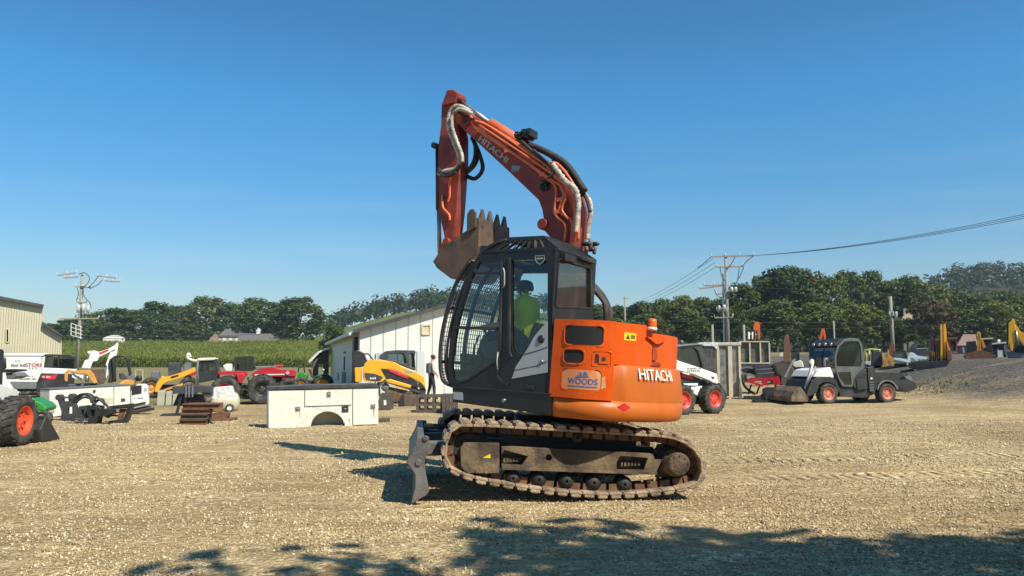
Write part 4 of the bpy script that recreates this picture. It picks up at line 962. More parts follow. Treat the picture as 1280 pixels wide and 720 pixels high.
# ------------------------------------------------------------------ black attachments on the ground
def zB(pts): return zz(pts, 9.143, 60, 475)
F = FR(G(85, 526), 5)
T = thing('quick_attach_plate', 'black mounting plate with two round ears standing on the gravel', 'attachment', F)
part(T, 'plate', M['darkgrey'], F, zB([(95, 195), (115, 180), (150, 190), (225, 195), (245, 168), (275, 170), (285, 200), (325, 320), (330, 440), (120, 470), (150, 420), (150, 350)]), 0, .12, [zB([(165, 215), (230, 208), (235, 240), (170, 245)]), zB([(222, 310), (275, 305), (275, 385), (220, 390)])], bevel=.012)
for a, b in ((115, 200), (262, 190)):
    mb = MB(); q = F.ty(*zB([(a, b)])[0], -.02); mb.cyl(q, q + V((0, .18, 0)), .075, n=14); mb.build('ear', M['darkgrey'], T)
part(T, 'foot', M['black'], F, zB([(60, 470), (330, 450), (420, 455), (420, 475), (60, 480)]), -.1, .3)
F = FR(G(112, 530), 5)
T = thing('hydraulic_breaker', 'tangle of black hoses and frame parts lying between the mounting plate and the rake', 'attachment', F)
mb = MB(); mb.lathe([(.19, -.08), (.25, -.08), (.25, .08), (.19, .08), (.19, -.08)], F.ty(*zB([(420, 265)])[0], .25), 24, a0=0, a1=180); mb.build('hoop', M['black'], T)
part(T, 'frame', M['black'], F, zB([(430, 340), (480, 290), (560, 300), (560, 340), (700, 330), (720, 380), (640, 420), (560, 420), (540, 520), (440, 530), (460, 430)]), 0, .35, [zB([(480, 340), (540, 345), (520, 420), (490, 420)])], bevel=.012)
part(T, 'side_frame', M['darkgrey'], F, zB([(350, 300), (440, 290), (440, 440), (340, 440)]), .1, .3, [zB([(375, 340), (415, 335), (410, 400), (380, 410)])], bevel=.01)
for k, pl_ in enumerate(([(320, 250), (400, 200), (480, 210), (500, 260)], [(490, 200), (520, 260), (600, 330), (640, 300)], [(540, 190), (600, 230), (680, 300), (720, 360)], [(500, 300), (560, 240), (620, 220), (650, 290)], [(540, 440), (600, 380), (680, 420), (720, 400)])):
    mb = MB(); mb.tube(crom(F.L3(zB(pl_), .05 + .05 * k), 6), .03, 7); mb.build('hydraulic_hose', M['rubber'], T)
part(T, 'base_rail', M['black'], F, zB([(220, 515), (430, 500), (440, 535), (690, 490), (690, 510), (440, 545)]), -.15, .2)
F = FR(G(143, 528), 8)
T = thing('landscape_rake', 'low black frame attachment with a rusty plate, right of the hose tangle', 'attachment', F)
part(T, 'frame', M['black'], F, zB([(690, 300), (950, 270), (955, 295), (945, 320), (900, 470), (880, 480), (690, 490), (690, 470), (860, 450), (905, 320), (720, 335)]), 0, .25, bevel=.01)
part(T, 'plate', M['rust'], F, zB([(820, 330), (885, 330), (850, 475), (785, 480)]), .08, .12); part(T, 'post', M['rust'], F, zB([(735, 340), (760, 340), (770, 400), (740, 400)]), .05, .1)
part(T, 'cross_bar', M['black'], F, zB([(690, 395), (760, 400), (830, 400), (830, 420), (690, 415)]), .12, .2)
F = FR(G(172, 517.5), 10)
T = thing('steel_channel', 'dark steel channel lying on the gravel by the track loader', 'beam', F)
part(T, 'channel', M['black'], F, zB([(930, 370), (1175, 320), (1180, 350), (940, 398)]), -.1, .25, bevel=.01)

# ------------------------------------------------------------------ yellow telehandler and barriers
def zC(pts): return zz(pts, 6.86, 185, 435)
F = FR(G(215, 497), 20)
T = thing('backhoe_loader', 'machine with a long slanting orange yellow arm behind concrete blocks', 'loader', F)
part(T, 'arm', M['catyellow'], F, zC([(55, 360), (75, 300), (120, 240), (150, 250), (300, 205), (400, 165), (410, 200), (300, 250), (160, 290), (120, 320), (90, 375), (60, 380)]), 0, .22, bevel=.02)
part(T, 'lower_arm', M['oldyellow'], F, zC([(130, 355), (300, 300), (300, 320), (140, 370)]), .05, .25, bevel=.01)
part(T, 'red_end', M['tractorred'], F, zC([(335, 215), (412, 190), (410, 225), (370, 245)]), .01, .2)
mb = MB(); mb.cyl(F.ty(*zC([(200, 250)])[0], -.02), F.ty(*zC([(260, 232)])[0], -.02), .03); mb.build('cylinder', M['black'], T)
part(T, 'engine_box', M['darkgrey'], F, zC([(170, 125), (275, 125), (275, 220), (175, 245)]), .3, 1.3, bevel=.03)
part(T, 'operator_seat', M['midgrey'], F, zC([(30, 200), (95, 195), (105, 285), (20, 290)]), .3, .8, bevel=.04); part(T, 'fender', M['cream'], F, zC([(0, 290), (100, 290), (90, 315), (5, 315)]), .2, .9)
part(T, 'mast', M['midgrey'], F, zC([(300, 150), (330, 120), (370, 130), (370, 320), (320, 320)]), .1, .5, bevel=.03)
part(T, 'chassis', M['black'], F, zC([(10, 315), (380, 320), (380, 420), (10, 420)]), .3, 1.2, bevel=.03)
for a in (25, 350): q = F.ty(*zC([(a, 400)])[0], .3); wheel(T, (q.x, .25, .42), .42, .3, M['oldyellow'], -1, .5)
for k, (a0, a1) in enumerate(((75, 145), (148, 205), (208, 262))):
    F = FR(G(*zC([((a0 + a1) / 2, 493)])[0]), 20); mb = MB(); x0 = F.t(*zC([(a0, 480)])[0])[0]; x1 = F.t(*zC([(a1, 480)])[0])[0]; h = F.t(*zC([(a0, 368)])[0])[1] - .02 * k
    mb.prism([(x0, 0), (x1, 0), (x1, .12), (x1 - .015, h), (x0 + .015, h), (x0, .12)], 0, .5); mb.box(x0 + .1, x0 + .16, .18, .3, h, h + .03)
    single(mb, 'concrete_block', M['concrete'], ['leftmost of three pale concrete blocks under the yellow arm', 'middle one of three pale concrete blocks under the yellow arm', 'rightmost of three pale concrete blocks, half behind the black trailer frame'][k], 'block', F, 'concrete blocks in a row', .015)

# black trailer frame with a jack
F = FR(G(238, 519), 14)
T = thing('attachment_frame', 'black steel frame with slanting legs standing behind the stack of beams', 'attachment', F)
part(T, 'top_beam', M['darkgrey'], F, zC([(208, 330), (440, 320), (545, 330), (545, 385), (440, 380), (210, 395)]), 0, .35, bevel=.015)
for pl_ in ([(275, 400), (300, 400), (250, 580), (228, 580)], [(300, 390), (345, 400), (330, 525), (305, 520)], [(355, 390), (370, 390), (362, 545), (350, 545)]): part(T, 'leg', M['black'], F, zC(pl_), .1, .2, bevel=.008)
part(T, 'lower_plate', M['black'], F, zC([(255, 395), (470, 400), (510, 500), (212, 495)]), .3, .7, bevel=.01)
part(T, 'foot_rail', M['black'], F, zC([(100, 575), (300, 565), (300, 580), (110, 585)]), -.1, .3)
for a in (318, 345, 375): part(T, 'clamp', M['midgrey'], F, zC([(a, 325), (a + 14, 325), (a + 12, 420), (a, 425)]), -.04, 0)
part(T, 'tool_box', M['darkgrey'], F, zC([(460, 385), (500, 345), (545, 345), (545, 420), (490, 420)]), .05, .5, bevel=.01)

# rusty beams
for k in range(4):
    zl = [(605, 655), (585, 620), (565, 596), (540, 572)][k]
    F = FR(G(248 + k * 1.2, 531), 6); mb = MB()
    a0, a1 = (262 + k * 9, 500 + k * 10 if k < 3 else 610); pts = zC([(a0, zl[1]), (a1, zl[1] - 8), (a1, zl[0] - 8), (a0, zl[0])])
    p = F.P(pts, 0); zmid = [q[1] for q in p]
    x0, x1 = p[0][0], p[1][0]; z0 = .005 + k * .125; h = .118
    mb.prism([(0, z0), (.14, z0), (.14, z0 + .02), (.08, z0 + .025), (.08, z0 + h - .025), (.14, z0 + h - .02), (.14, z0 + h), (0, z0 + h), (0, z0 + h - .02), (.06, z0 + h - .025), (.06, z0 + .025), (0, z0 + .02)], x0, x1, ax='x')
    for q in range(2): mb.prism([(.2 + q * .2, z0), (.34 + q * .2, z0), (.34 + q * .2, z0 + h), (.2 + q * .2, z0 + h)], x0, x1 - .05, ax='x')
    single(mb, 'steel_girder', M['rust'] if k != 1 else M['greywood'], ['lowest rusty beam layer of the stack on the gravel', 'second beam layer from the ground in the rusty stack', 'third beam layer from the ground in the rusty stack', 'topmost beam layer of the rusty stack, below the cream tank'][k], 'beam', F, 'stacked rusty beams')
F = FR(G(268, 526), 10); mb = MB(); pp(mb, F, zC([(495, 575), (610, 545), (690, 560), (680, 600), (560, 650), (520, 655)]), 0, .35); mb.box(.2, .5, -.1, .4, .0, .06)
single(mb, 'steel_plate', M['rust'], 'tilted rusty brown plate at the right end of the beam stack', 'plate', F, None, .01)

# cream air tank under plastic
F = FR(G(280, 515), 16)
T = thing('air_tank', 'cream horizontal tank on a small wheel, plastic wrap on its top', 'tank', F)
a, b = F.t(261, 505), F.t(299, 503); rz = .31; cz = (F.t(270, 513.5)[1] + F.t(270, 494)[1]) / 2
mb = MB(); mb.lathe([(0, a[0]), (.12, a[0] + .01), (.22, a[0] + .05), (rz - .03, a[0] + .10), (rz - .0, a[0] + .18), (rz, (a[0] + b[0]) / 2), (rz, b[0] - .18), (rz - .03, b[0] - .10), (.22, b[0] - .05), (.12, b[0] - .01), (0, b[0])], (0, .35, cz), 26, 'x'); mb.build('tank', M['cream'], T)
wheel(T, (F.t(287, 510)[0], .0, .12), .12, .08, M['white'], -1, .55, 10)
part(T, 'leg', M['black'], F, [(268, 510), (271, 510), (271, 515), (268, 515)], .2, .5)
mb = MB(); rr2 = random.Random(9); base = F.P([(263, 489), (266, 484.5), (290, 482.5), (292, 490), (295, 496), (283, 502), (265, 500), (262, 496)], .05)
mb.prism(base, .08, .6); o = mb.build('plastic_wrap', M['plasticwrap'], T, .05)

# ------------------------------------------------------------------ red tractor with black cab
def zD(pts): return zz(pts, 9, 265, 435)
F = FR(G(285, 506), 17)
T = thing('farm_tractor', 'red tractor with a black cab and big rear tyre, white cab roof', 'tractor', F)
part(T, 'cab', M['black'], F, zC([(445, 110), (580, 105), (600, 200), (590, 270), (440, 300), (430, 200)]), 0, 1.3, [zC([(500, 140), (575, 130), (580, 195), (498, 200)]), zC([(452, 140), (470, 130), (470, 205), (452, 210)])], bevel=.02)
part(T, 'cab_glass', M['glassveh'], F, zC([(452, 130), (580, 130), (580, 205), (452, 210)]), .04, .05)
part(T, 'cab_roof', M['offwhite'], F, zC([(420, 90), (440, 85), (575, 82), (582, 95), (560, 105), (425, 110)]), -.08, 1.4, bevel=.03)
mb = MB(); mb.tube(crom(F.L3(zC([(425, 105), (400, 110), (345, 90), (338, 65), (350, 50), (365, 80)]), .2), 4), .05, 7); mb.build('exhaust', M['offwhite'], T)
mb = MB(); mb.tube(F.L3(zC([(428, 110), (420, 220), (432, 300)]), -.03), .035, 6); mb.build('pillar', M['midgrey'], T)
part(T, 'hood', M['tractorred'], F, zD([(40, 268), (250, 262), (380, 262), (400, 290), (370, 330), (300, 370), (240, 300), (60, 300)]), .25, 1.0, bevel=.04)
part(T, 'fender', M['tractorred'], F, zD([(270, 290), (350, 280), (370, 330), (330, 400), (290, 390)]), .0, .3, bevel=.03)
q0 = F.ty(*zD([(150, 545)])[0], 0); rad = abs(F.t(*zD([(150, 318)])[0])[1]) / 2
wheel(T, (q0.x, .0, rad), rad, .5, M['tractorred'], -1, .5, 20, lug=.05); wheel(T, (q0.x, 1.4, rad), rad, .5, M['tractorred'], -1, .5, 20, lug=.05)
part(T, 'chassis', M['black'], F, zD([(300, 400), (520, 410), (520, 570), (320, 560)]), .3, .9, bevel=.03); part(T, 'step', M['darkgrey'], F, zD([(330, 540), (520, 540), (520, 562), (330, 562)]), .1, .4)
for (a, b), (c, d) in (((340, 470), (470, 430)), ((360, 520), (480, 500)), ((400, 330), (450, 470))): mb = MB(); mb.bar(F.ty(*zD([(a, b)])[0], .05), F.ty(*zD([(c, d)])[0], .05), .07); mb.build('linkage', M['darkgrey'], T)
for y in (0, 1.3): wheel(T, (F.t(*zD([(560, 520)])[0])[0], y, .52), .52, .4, M['black'], -1, .5, 18, lug=.05)
part(T, 'white_box', M['white'], F, zD([(120, 200), (165, 175), (220, 180), (222, 262), (150, 262)]), 1.5, 2.2, bevel=.03)
# second red machine
F = FR(G(335, 499), 16)
T = thing('hay_baler', 'long red farm machine with white stripe and tinted cab behind the truck body', 'farm machine', F)
part(T, 'cab', M['black'], F, zD([(250, 110), (270, 95), (455, 90), (475, 240), (440, 262), (255, 262)]), .2, 1.5, [zD([(280, 108), (350, 105), (350, 240), (280, 240)]), zD([(362, 105), (450, 103), (465, 235), (362, 240)])], bevel=.02)
gt = glass('green tinted glass', (.16, .30, .24), .2); part(T, 'cab_glass', gt, F, zD([(278, 105), (452, 102), (466, 240), (278, 242)]), .24, .25)
part(T, 'hood', M['tractorred'], F, zD([(440, 300), (480, 265), (560, 230), (700, 215), (790, 240), (900, 245), (950, 260), (940, 320), (800, 320), (590, 325), (450, 315)]), .3, 1.2, bevel=.05)
part(T, 'hood_stripe', M['offwhite'], F, zD([(480, 296), (815, 290), (815, 302), (480, 310)]), .285, .299)
part(T, 'side_panel', M['tractorred'], F, zD([(780, 325), (935, 320), (935, 400), (800, 400)]), .35, 1.1, bevel=.03)
part(T, 'grey_cover', M['midgrey'], F, zD([(480, 205), (690, 200), (760, 212), (560, 232), (500, 250)]), .5, 1.3, bevel=.03); part(T, 'red_cap', M['tractorred'], F, zD([(690, 190), (800, 188), (805, 210), (700, 212)]), .5, 1.1, bevel=.03)
part(T, 'engine', M['black'], F, zD([(460, 320), (800, 325), (790, 420), (480, 420)]), .5, 1.0, bevel=.02)
marks(T, F, .48, *[zD([(600, 0)])[0][0], zD([(720, 0)])[0][0]], *[zD([(0, 345)])[0][1], zD([(0, 358)])[0][1]], 8, M['white'], 'lettering', 6)
mb = MB(); mb.cyl(F.ty(*zD([(850, 280)])[0], .29), F.ty(*zD([(850, 280)])[0], .25), .07, n=14); mb.build('headlamp', M['chrome'], T)
for y in (.2, 1.3): wheel(T, (F.t(*zD([(560, 500)])[0])[0], y, .5), .5, .45, M['black'], -1, .5, 18, lug=.05)
wheel(T, (F.t(*zD([(860, 500)])[0])[0], .2, .42), .42, .4, M['black'], -1, .5, 18, lug=.05)
# green tractor
def zE(pts): return zz(pts, 10.29, 360, 430)
F = FR(G(395, 493), 12)
T = thing('farm_tractor', 'green tractor with yellow rims beside the white shed', 'tractor', F)
part(T, 'hood', M['green'], F, zE([(120, 380), (160, 365), (220, 372), (255, 400), (240, 460), (170, 460), (165, 560), (120, 560)]), .1, .8, bevel=.06)
q = F.t(*zE([(450, 520)])[0]); r_ = F.t(*zE([(450, 398)])[0])[1] / 2
wheel(T, (q[0], .0, r_), r_, .4, M['catyellow'], -1, .55, 18, lug=.05); wheel(T, (q[0], 1.3, r_), r_, .4, M['catyellow'], -1, .55, 18, lug=.05)
mb = MB(); c0 = V((q[0], -.22, r_)); vs = []
for k in range(15):
    t = R(25 + 130 * k / 14)
    for rr3 in (r_ * 1.08, r_ * 1.16):
        for y in (-.22, .25): vs.append((q[0] + rr3 * math.cos(t), y, r_ + rr3 * math.sin(t)))
mb.add(vs, [f for k in range(14) for f in ((k * 4, k * 4 + 1, k * 4 + 5, k * 4 + 4), (k * 4 + 2, k * 4 + 6, k * 4 + 7, k * 4 + 3), (k * 4, k * 4 + 4, k * 4 + 6, k * 4 + 2), (k * 4 + 1, k * 4 + 3, k * 4 + 7, k * 4 + 5))] + [(0, 2, 3, 1), (56, 57, 59, 58)]); mb.build('fender', M['green'], T)
part(T, 'seat', M['black'], F, zE([(260, 330), (290, 320), (310, 400), (340, 420), (300, 430)]), .4, .8, bevel=.03)
mb = MB(); mb.tube(crom(F.L3(zE([(135, 370), (140, 310), (200, 300), (215, 370)]), .3), 5), .03, 6); mb.build('front_guard', M['black'], T)
part(T, 'chassis', M['black'], F, zE([(150, 460), (500, 470), (500, 600), (150, 600)]), .3, .8, bevel=.03)
for y in (.1, 1.0): wheel(T, (F.t(*zE([(160, 560)])[0])[0], y, .38), .38, .25, M['catyellow'], -1, .55, 16)
mb = MB(); mb.ball(F.ty(*zE([(455, 335)])[0], .3), .06); mb.bar(F.ty(*zE([(455, 335)])[0], .3), F.ty(*zE([(445, 380)])[0], .3), .03); mb.build('warning_lamp', M['chrome'], T)

# ------------------------------------------------------------------ white service body in front
def zF(pts): return zz(pts, 4.236, 320, 370)
F = FR(G(336, 535.5), 22)
T = thing('truck_body', 'white truck service body with a wheel arch and rust streaks standing alone on the gravel', 'truck body', F)
W_ = zF([(66, 702), (66, 500), (255, 497), (510, 490), (648, 487), (648, 680), (515, 684), (500, 692), (470, 692)] + [(470 - 0, 670)] + [(380 + 88 * math.cos(R(a)), 690 - 78 * math.sin(R(a))) for a in range(10, 171, 10)] + [(290, 690), (285, 698)])
mb = MB(); pp(mb, F, W_, 0, .045); pp(mb, F, zF([(66, 500), (648, 487), (648, 495), (66, 508)]), .045, .5); mb.build('side_panel', M['offwhite'], T, .012)
part(T, 'lid', M['darkgrey'], F, zF([(62, 497), (62, 480), (250, 470), (640, 462), (650, 485)]), -.03, .55, bevel=.01)
mb = MB(); x0 = F.t(*zF([(66, 600)])[0])[0]; x1 = F.t(*zF([(648, 600)])[0])[0]; zt = F.t(*zF([(648, 495)])[0])[1]
mb.box(x0, x0 + .04, .045, .5, .02, zt - .03); mb.box(x1 - .04, x1, .045, .5, .02, zt - .03); mb.box(x0 + .04, x1 - .04, .46, .5, .02, zt - .03); mb.build('end_panel', M['offwhite'], T)
sm = MB()
for pl_ in ([(256, 500), (260, 500), (260, 590), (256, 590)], [(510, 492), (514, 492), (514, 684), (510, 684)], [(258, 584), (505, 575), (505, 580), (258, 589)]): pp(sm, F, zF(pl_), -.004, -.001)
sm.build('panel_seam', M['darkgrey'], T)
for pl_, mm in (([(375, 508), (395, 506), (397, 532), (375, 534)], 'midgrey'), ([(455, 583), (490, 580), (490, 614), (455, 616)], 'black'), ([(208, 588), (234, 586), (235, 607), (209, 609)], 'midgrey'), ([(608, 575), (632, 573), (632, 595), (608, 597)], 'midgrey')):
    o = part(T, 'latch', M[mm], F, zF(pl_), -.02, -.001, bevel=.004); c = zF(pl_); 
    mb = MB(); q = F.ty(sum(p[0] for p in c) / 4, sum(p[1] for p in c) / 4, -.02); mb.lathe([(0, -.014), (.022, -.012), (.022, 0)], q, 10); mb.build('lock', M['steel'], o)
mb = MB(); rr2 = random.Random(2)
for cx, y0_, y1_ in ((223, 612, 660), (620, 600, 665), (385, 536, 560), (495, 650, 690), (215, 690, 700)):
    for k in range(4): xk = cx + rr2.uniform(-10, 10); pp(mb, F, zF([(xk, y0_), (xk + 3, y0_), (xk + 2, y0_ + (y1_ - y0_) * rr2.uniform(.4, 1))]), -.003, -.0008)
mb.build('rust_streak', mat('rust stain', (.45, .30, .16), .8, var=.2), T)
F = FR(G(478, 528), 0); mb = MB(); pp(mb, F, zF([(650, 650), (685, 648), (692, 660), (690, 672), (650, 676)]), 0, .3); mb.box(.0, .15, .1, .25, 0, .1)
single(mb, 'scrap_block', M['greywood'], 'small dark block on the ground at the right end of the white truck body', 'block', F, None, .01)

# ------------------------------------------------------------------ yellow track loader
def zH(pts): return zz(pts, 7.58, 430, 425)
F = FR(G(490, 504), 12)
T = thing('track_loader', 'yellow and black compact track loader with a dark cab in front of the white shed', 'loader', F)
part(T, 'body', M['catyellow'], F, zH([(190, 230), (230, 190), (300, 185), (400, 195), (480, 210), (560, 255), (680, 300), (760, 350), (770, 420), (775, 460), (720, 400), (620, 350), (470, 280), (350, 275), (400, 370), (360, 400), (190, 395), (180, 330)]), 0, .35, bevel=.03)
part(T, 'rear_post', M['catyellow'], F, zH([(100, 260), (175, 255), (170, 400), (105, 400)]), .1, 1.4, bevel=.03)
part(T, 'rear_linkage', M['black'], F, zH([(75, 110), (130, 95), (190, 120), (215, 180), (235, 215), (190, 245), (170, 260), (80, 260)]), .1, 1.3, bevel=.03)
mb = MB(); mb.tube(crom(F.L3(zH([(195, 135), (225, 130), (255, 160), (275, 190)]), .2), 5), .03, 6); mb.build('hydraulic_hose', M['rubber'], T)
part(T, 'black_side', M['black'], F, zH([(345, 275), (400, 275), (500, 300), (620, 350), (720, 405), (775, 465), (640, 440), (400, 375)]), -.0, .3, bevel=.01, yt=0)
part(T, 'red_arm', M['redmark'], F, zH([(420, 275), (470, 285), (605, 345), (610, 370), (560, 355), (430, 300)]), -.03, .0, bevel=.01)
part(T, 'engine_panel', M['darkgrey'], F, zH([(195, 310), (290, 320), (370, 350), (345, 385), (300, 390), (215, 380), (195, 345)]), -.015, .0, bevel=.006)
marks(T, F, -.02, *[zH([(245, 0)])[0][0], zH([(305, 0)])[0][0]], *[zH([(0, 350)])[0][1], zH([(0, 372)])[0][1]], 4, M['white'], 'lettering', 5)
part(T, 'cab', M['darkgrey'], F, zH([(340, 180), (350, 140), (400, 105), (500, 95), (670, 98), (680, 110), (670, 160), (680, 290), (560, 245), (470, 205), (390, 190)]), .15, 1.3, [zH([(415, 140), (440, 130), (560, 128), (580, 150), (590, 225), (545, 215), (480, 195), (415, 185)]), zH([(610, 130), (660, 128), (665, 265), (625, 250)])], bevel=.02)
part(T, 'cab_glass', M['glassveh'], F, zH([(410, 130), (665, 125), (668, 270), (545, 220), (410, 190)]), .2, .21)
part(T, 'headlamp', M['chrome'], F, zH([(575, 280), (630, 290), (660, 308), (600, 310)]), -.012, 0)
part(T, 'front_frame', M['black'], F, zH([(640, 380), (720, 400), (780, 470), (770, 520), (640, 500)]), .05, 1.2, bevel=.02); part(T, 'white_hose', M['hosewrap'], F, zH([(690, 400), (710, 400), (720, 465), (700, 470)]), .0, .05, bevel=.01)
part(T, 'track_cover', M['catyellow'], F, zH([(395, 375), (440, 370), (640, 430), (630, 455), (560, 440), (400, 400)]), -.08, .3, bevel=.02)
tp = zH([(320, 430), (350, 395), (400, 385), (600, 450), (760, 500), (790, 530), (770, 560), (640, 575), (380, 580), (320, 520)])
part(T, 'crawler_track', M['rubber'], F, tp, -.08, .3, [zH([(345, 440), (370, 410), (410, 410), (590, 465), (720, 510), (700, 545), (390, 550), (345, 510)])], bevel=.01); part(T, 'crawler_track', M['rubber'], F, tp, 1.1, 1.45, [zH([(345, 440), (370, 410), (410, 410), (590, 465), (720, 510), (700, 545), (390, 550), (345, 510)])], bevel=.01, yt=-.08)
part(T, 'track_frame', M['undersd'], F, zH([(420, 440), (600, 480), (700, 520), (690, 540), (400, 540), (390, 500)]), .0, .25, bevel=.01)
mb = MB(); q = F.ty(*zH([(395, 450)])[0], -.05); mb.lathe([(0, -.02), (.13, -.02), (.15, .02), (.15, .20)], q + V((0, .06, 0)), 20); mb.build('drive_wheel', M['midgrey'], T)
for a, b in ((400, 530), (480, 535), (560, 540), (650, 540)): mb = MB(); q = F.ty(*zH([(a, b)])[0], -.02); mb.lathe([(0, -.02), (.07, -.02), (.07, .2)], q, 14); mb.build('roller', M['undersd'], T)
part(T, 'yellow_rod', M['catyellow'], F, zH([(440, 425), (600, 470), (595, 478), (435, 434)]), -.1, -.06)
# bucket and pallets before it
F = FR(G(510, 508.5), 8); T = thing('digging_bucket', 'small rusty grey digging bucket standing on the gravel before the yellow loader', 'bucket', F)
part(T, 'shell', M['bucket'], F, zH([(510, 620), (530, 560), (560, 510), (600, 525), (690, 520), (695, 610), (640, 635), (530, 640)]), 0, .5, bevel=.03); part(T, 'hanger', M['bucket'], F, zH([(580, 500), (600, 490), (630, 500), (650, 490), (650, 530), (580, 530)]), .1, .4, bevel=.01)
part(T, 'opening_rim', M['black'], F, zH([(512, 622), (532, 562), (562, 512), (572, 520), (570, 630)]), -.02, 0)
F = FR(G(484, 507), 0); mb = MB(); pp(mb, F, zH([(330, 525), (440, 520), (520, 510), (545, 520), (510, 585), (430, 590)]), .1, .5); single(mb, 'steel_plate', M['rust'], 'rusty brown plate leaning behind the small digging bucket', 'plate', F, None, .01)
for k, (x0, x1, yb, yt_, lab) in enumerate(((330, 445, 665, 530, 'dark low pallet rack at the right end of the white truck body'), (680, 940, 690, 545, 'dark steel rack left of the excavator, behind the track'), (930, 1075, 700, 540, 'dark steel rack partly hidden behind the excavator track'))):
    F = FR(G(*zH([((x0 + x1) / 2, yb)])[0]), 3); T = thing('pallet_rack', lab, 'rack', F, 'dark racks on the gravel')
    a = F.t(*zH([(x0, yb)])[0])[0]; b = F.t(*zH([(x1, yb)])[0])[0]; h = F.t(*zH([(x0, yt_)])[0])[1]
    for z_ in (.02, h * .45, h): mb = MB(); mb.box(a, b, 0, .08, z_, z_ + .07); mb.box(a, b, .7, .78, z_, z_ + .07); (mb.box(a + .1, b - .1, .08, .7, z_ + .01, z_ + .04) if z_ > h * .8 else None); mb.build('rail', M['greywood'], T)
    for i in range(4):
        xx = a + (b - a - .09) * i / 3
        for y in (.003, .697): mb = MB(); mb.box(xx, xx + .09, y, y + .074, 0, h + .03); mb.build('post', M['greywood'], T)
    if k == 0: part(T, 'paper_tag', M['white'], F, zH([(375, 570), (400, 568), (402, 615), (377, 620)]), -.02, -.01)
# ------------------------------------------------------------------ terrain
def sst(a, b, x):
    t = max(0., min(1., (x - a) / (b - a))); return t * t * (3 - 2 * t)
def gh(x, y):
    z = 0.
    u = x / max(y, 1.)
    z += 1.66 * sst(12.5, 24.5, x) * sst(23.5, 33, y)                     # raised bank on the right
    lf = 1 - sst(-.05, .12, u)
    z += lf * (.3 * sst(46, 130, y) + (min(y, 262) - 145) * .056 * (y > 145))
    z += (1 - lf) * 1.6 * sst(60, 150, y)
    hl = 36 * sst(-.36, -.10, u) * (1 - .45 * sst(.02, .22, u)) if u < .4 else 20.
    z += sst(270, 520, y) * (hl * .8 + 36 * sst(.40, .62, u)) + 12 * sst(500, 900, y)
    if y < 60:
        a = 1 - sst(25, 60, y)
        z += a * (.035 * MN.noise(V((x * .35, y * .35, 3))) + .018 * MN.noise(V((x * 1.3, y * 1.3, 7))) + .009 * MN.noise(V((x * 3.5, y * 3.5, 9))))
        z += a * .03 * max(0, MN.noise(V((x * .8 + y * .5, y * 2.2, 1)))) * sst(2, 5, x)      # churned up gravel right of the machine
    return z
def axis(parts):
    out = [parts[0][0]]
    for a, b, st in parts:
        n = max(1, int(round((b - a) / st))); out += [a + (b - a) * (i + 1) / n for i in range(n)]
    return out
gx = axis([(-900, -300, 60), (-300, -60, 12), (-60, -20, 2), (-20, -8, .5), (-8, 8, .1), (8, 24, .4), (24, 60, 2), (60, 300, 12), (300, 900, 60)])
gy = axis([(-120, -20, 20), (-20, 2, 2), (2, 5, .25), (5, 14, .08), (14, 40, .35), (40, 100, 2), (100, 600, 10), (600, 1000, 50)])
gv = [(x, y, gh(x, y)) for y in gy for x in gx]; nx = len(gx)
gf = [(j * nx + i, j * nx + i + 1, (j + 1) * nx + i + 1, (j + 1) * nx + i) for j in range(len(gy) - 1) for i in range(nx - 1)]
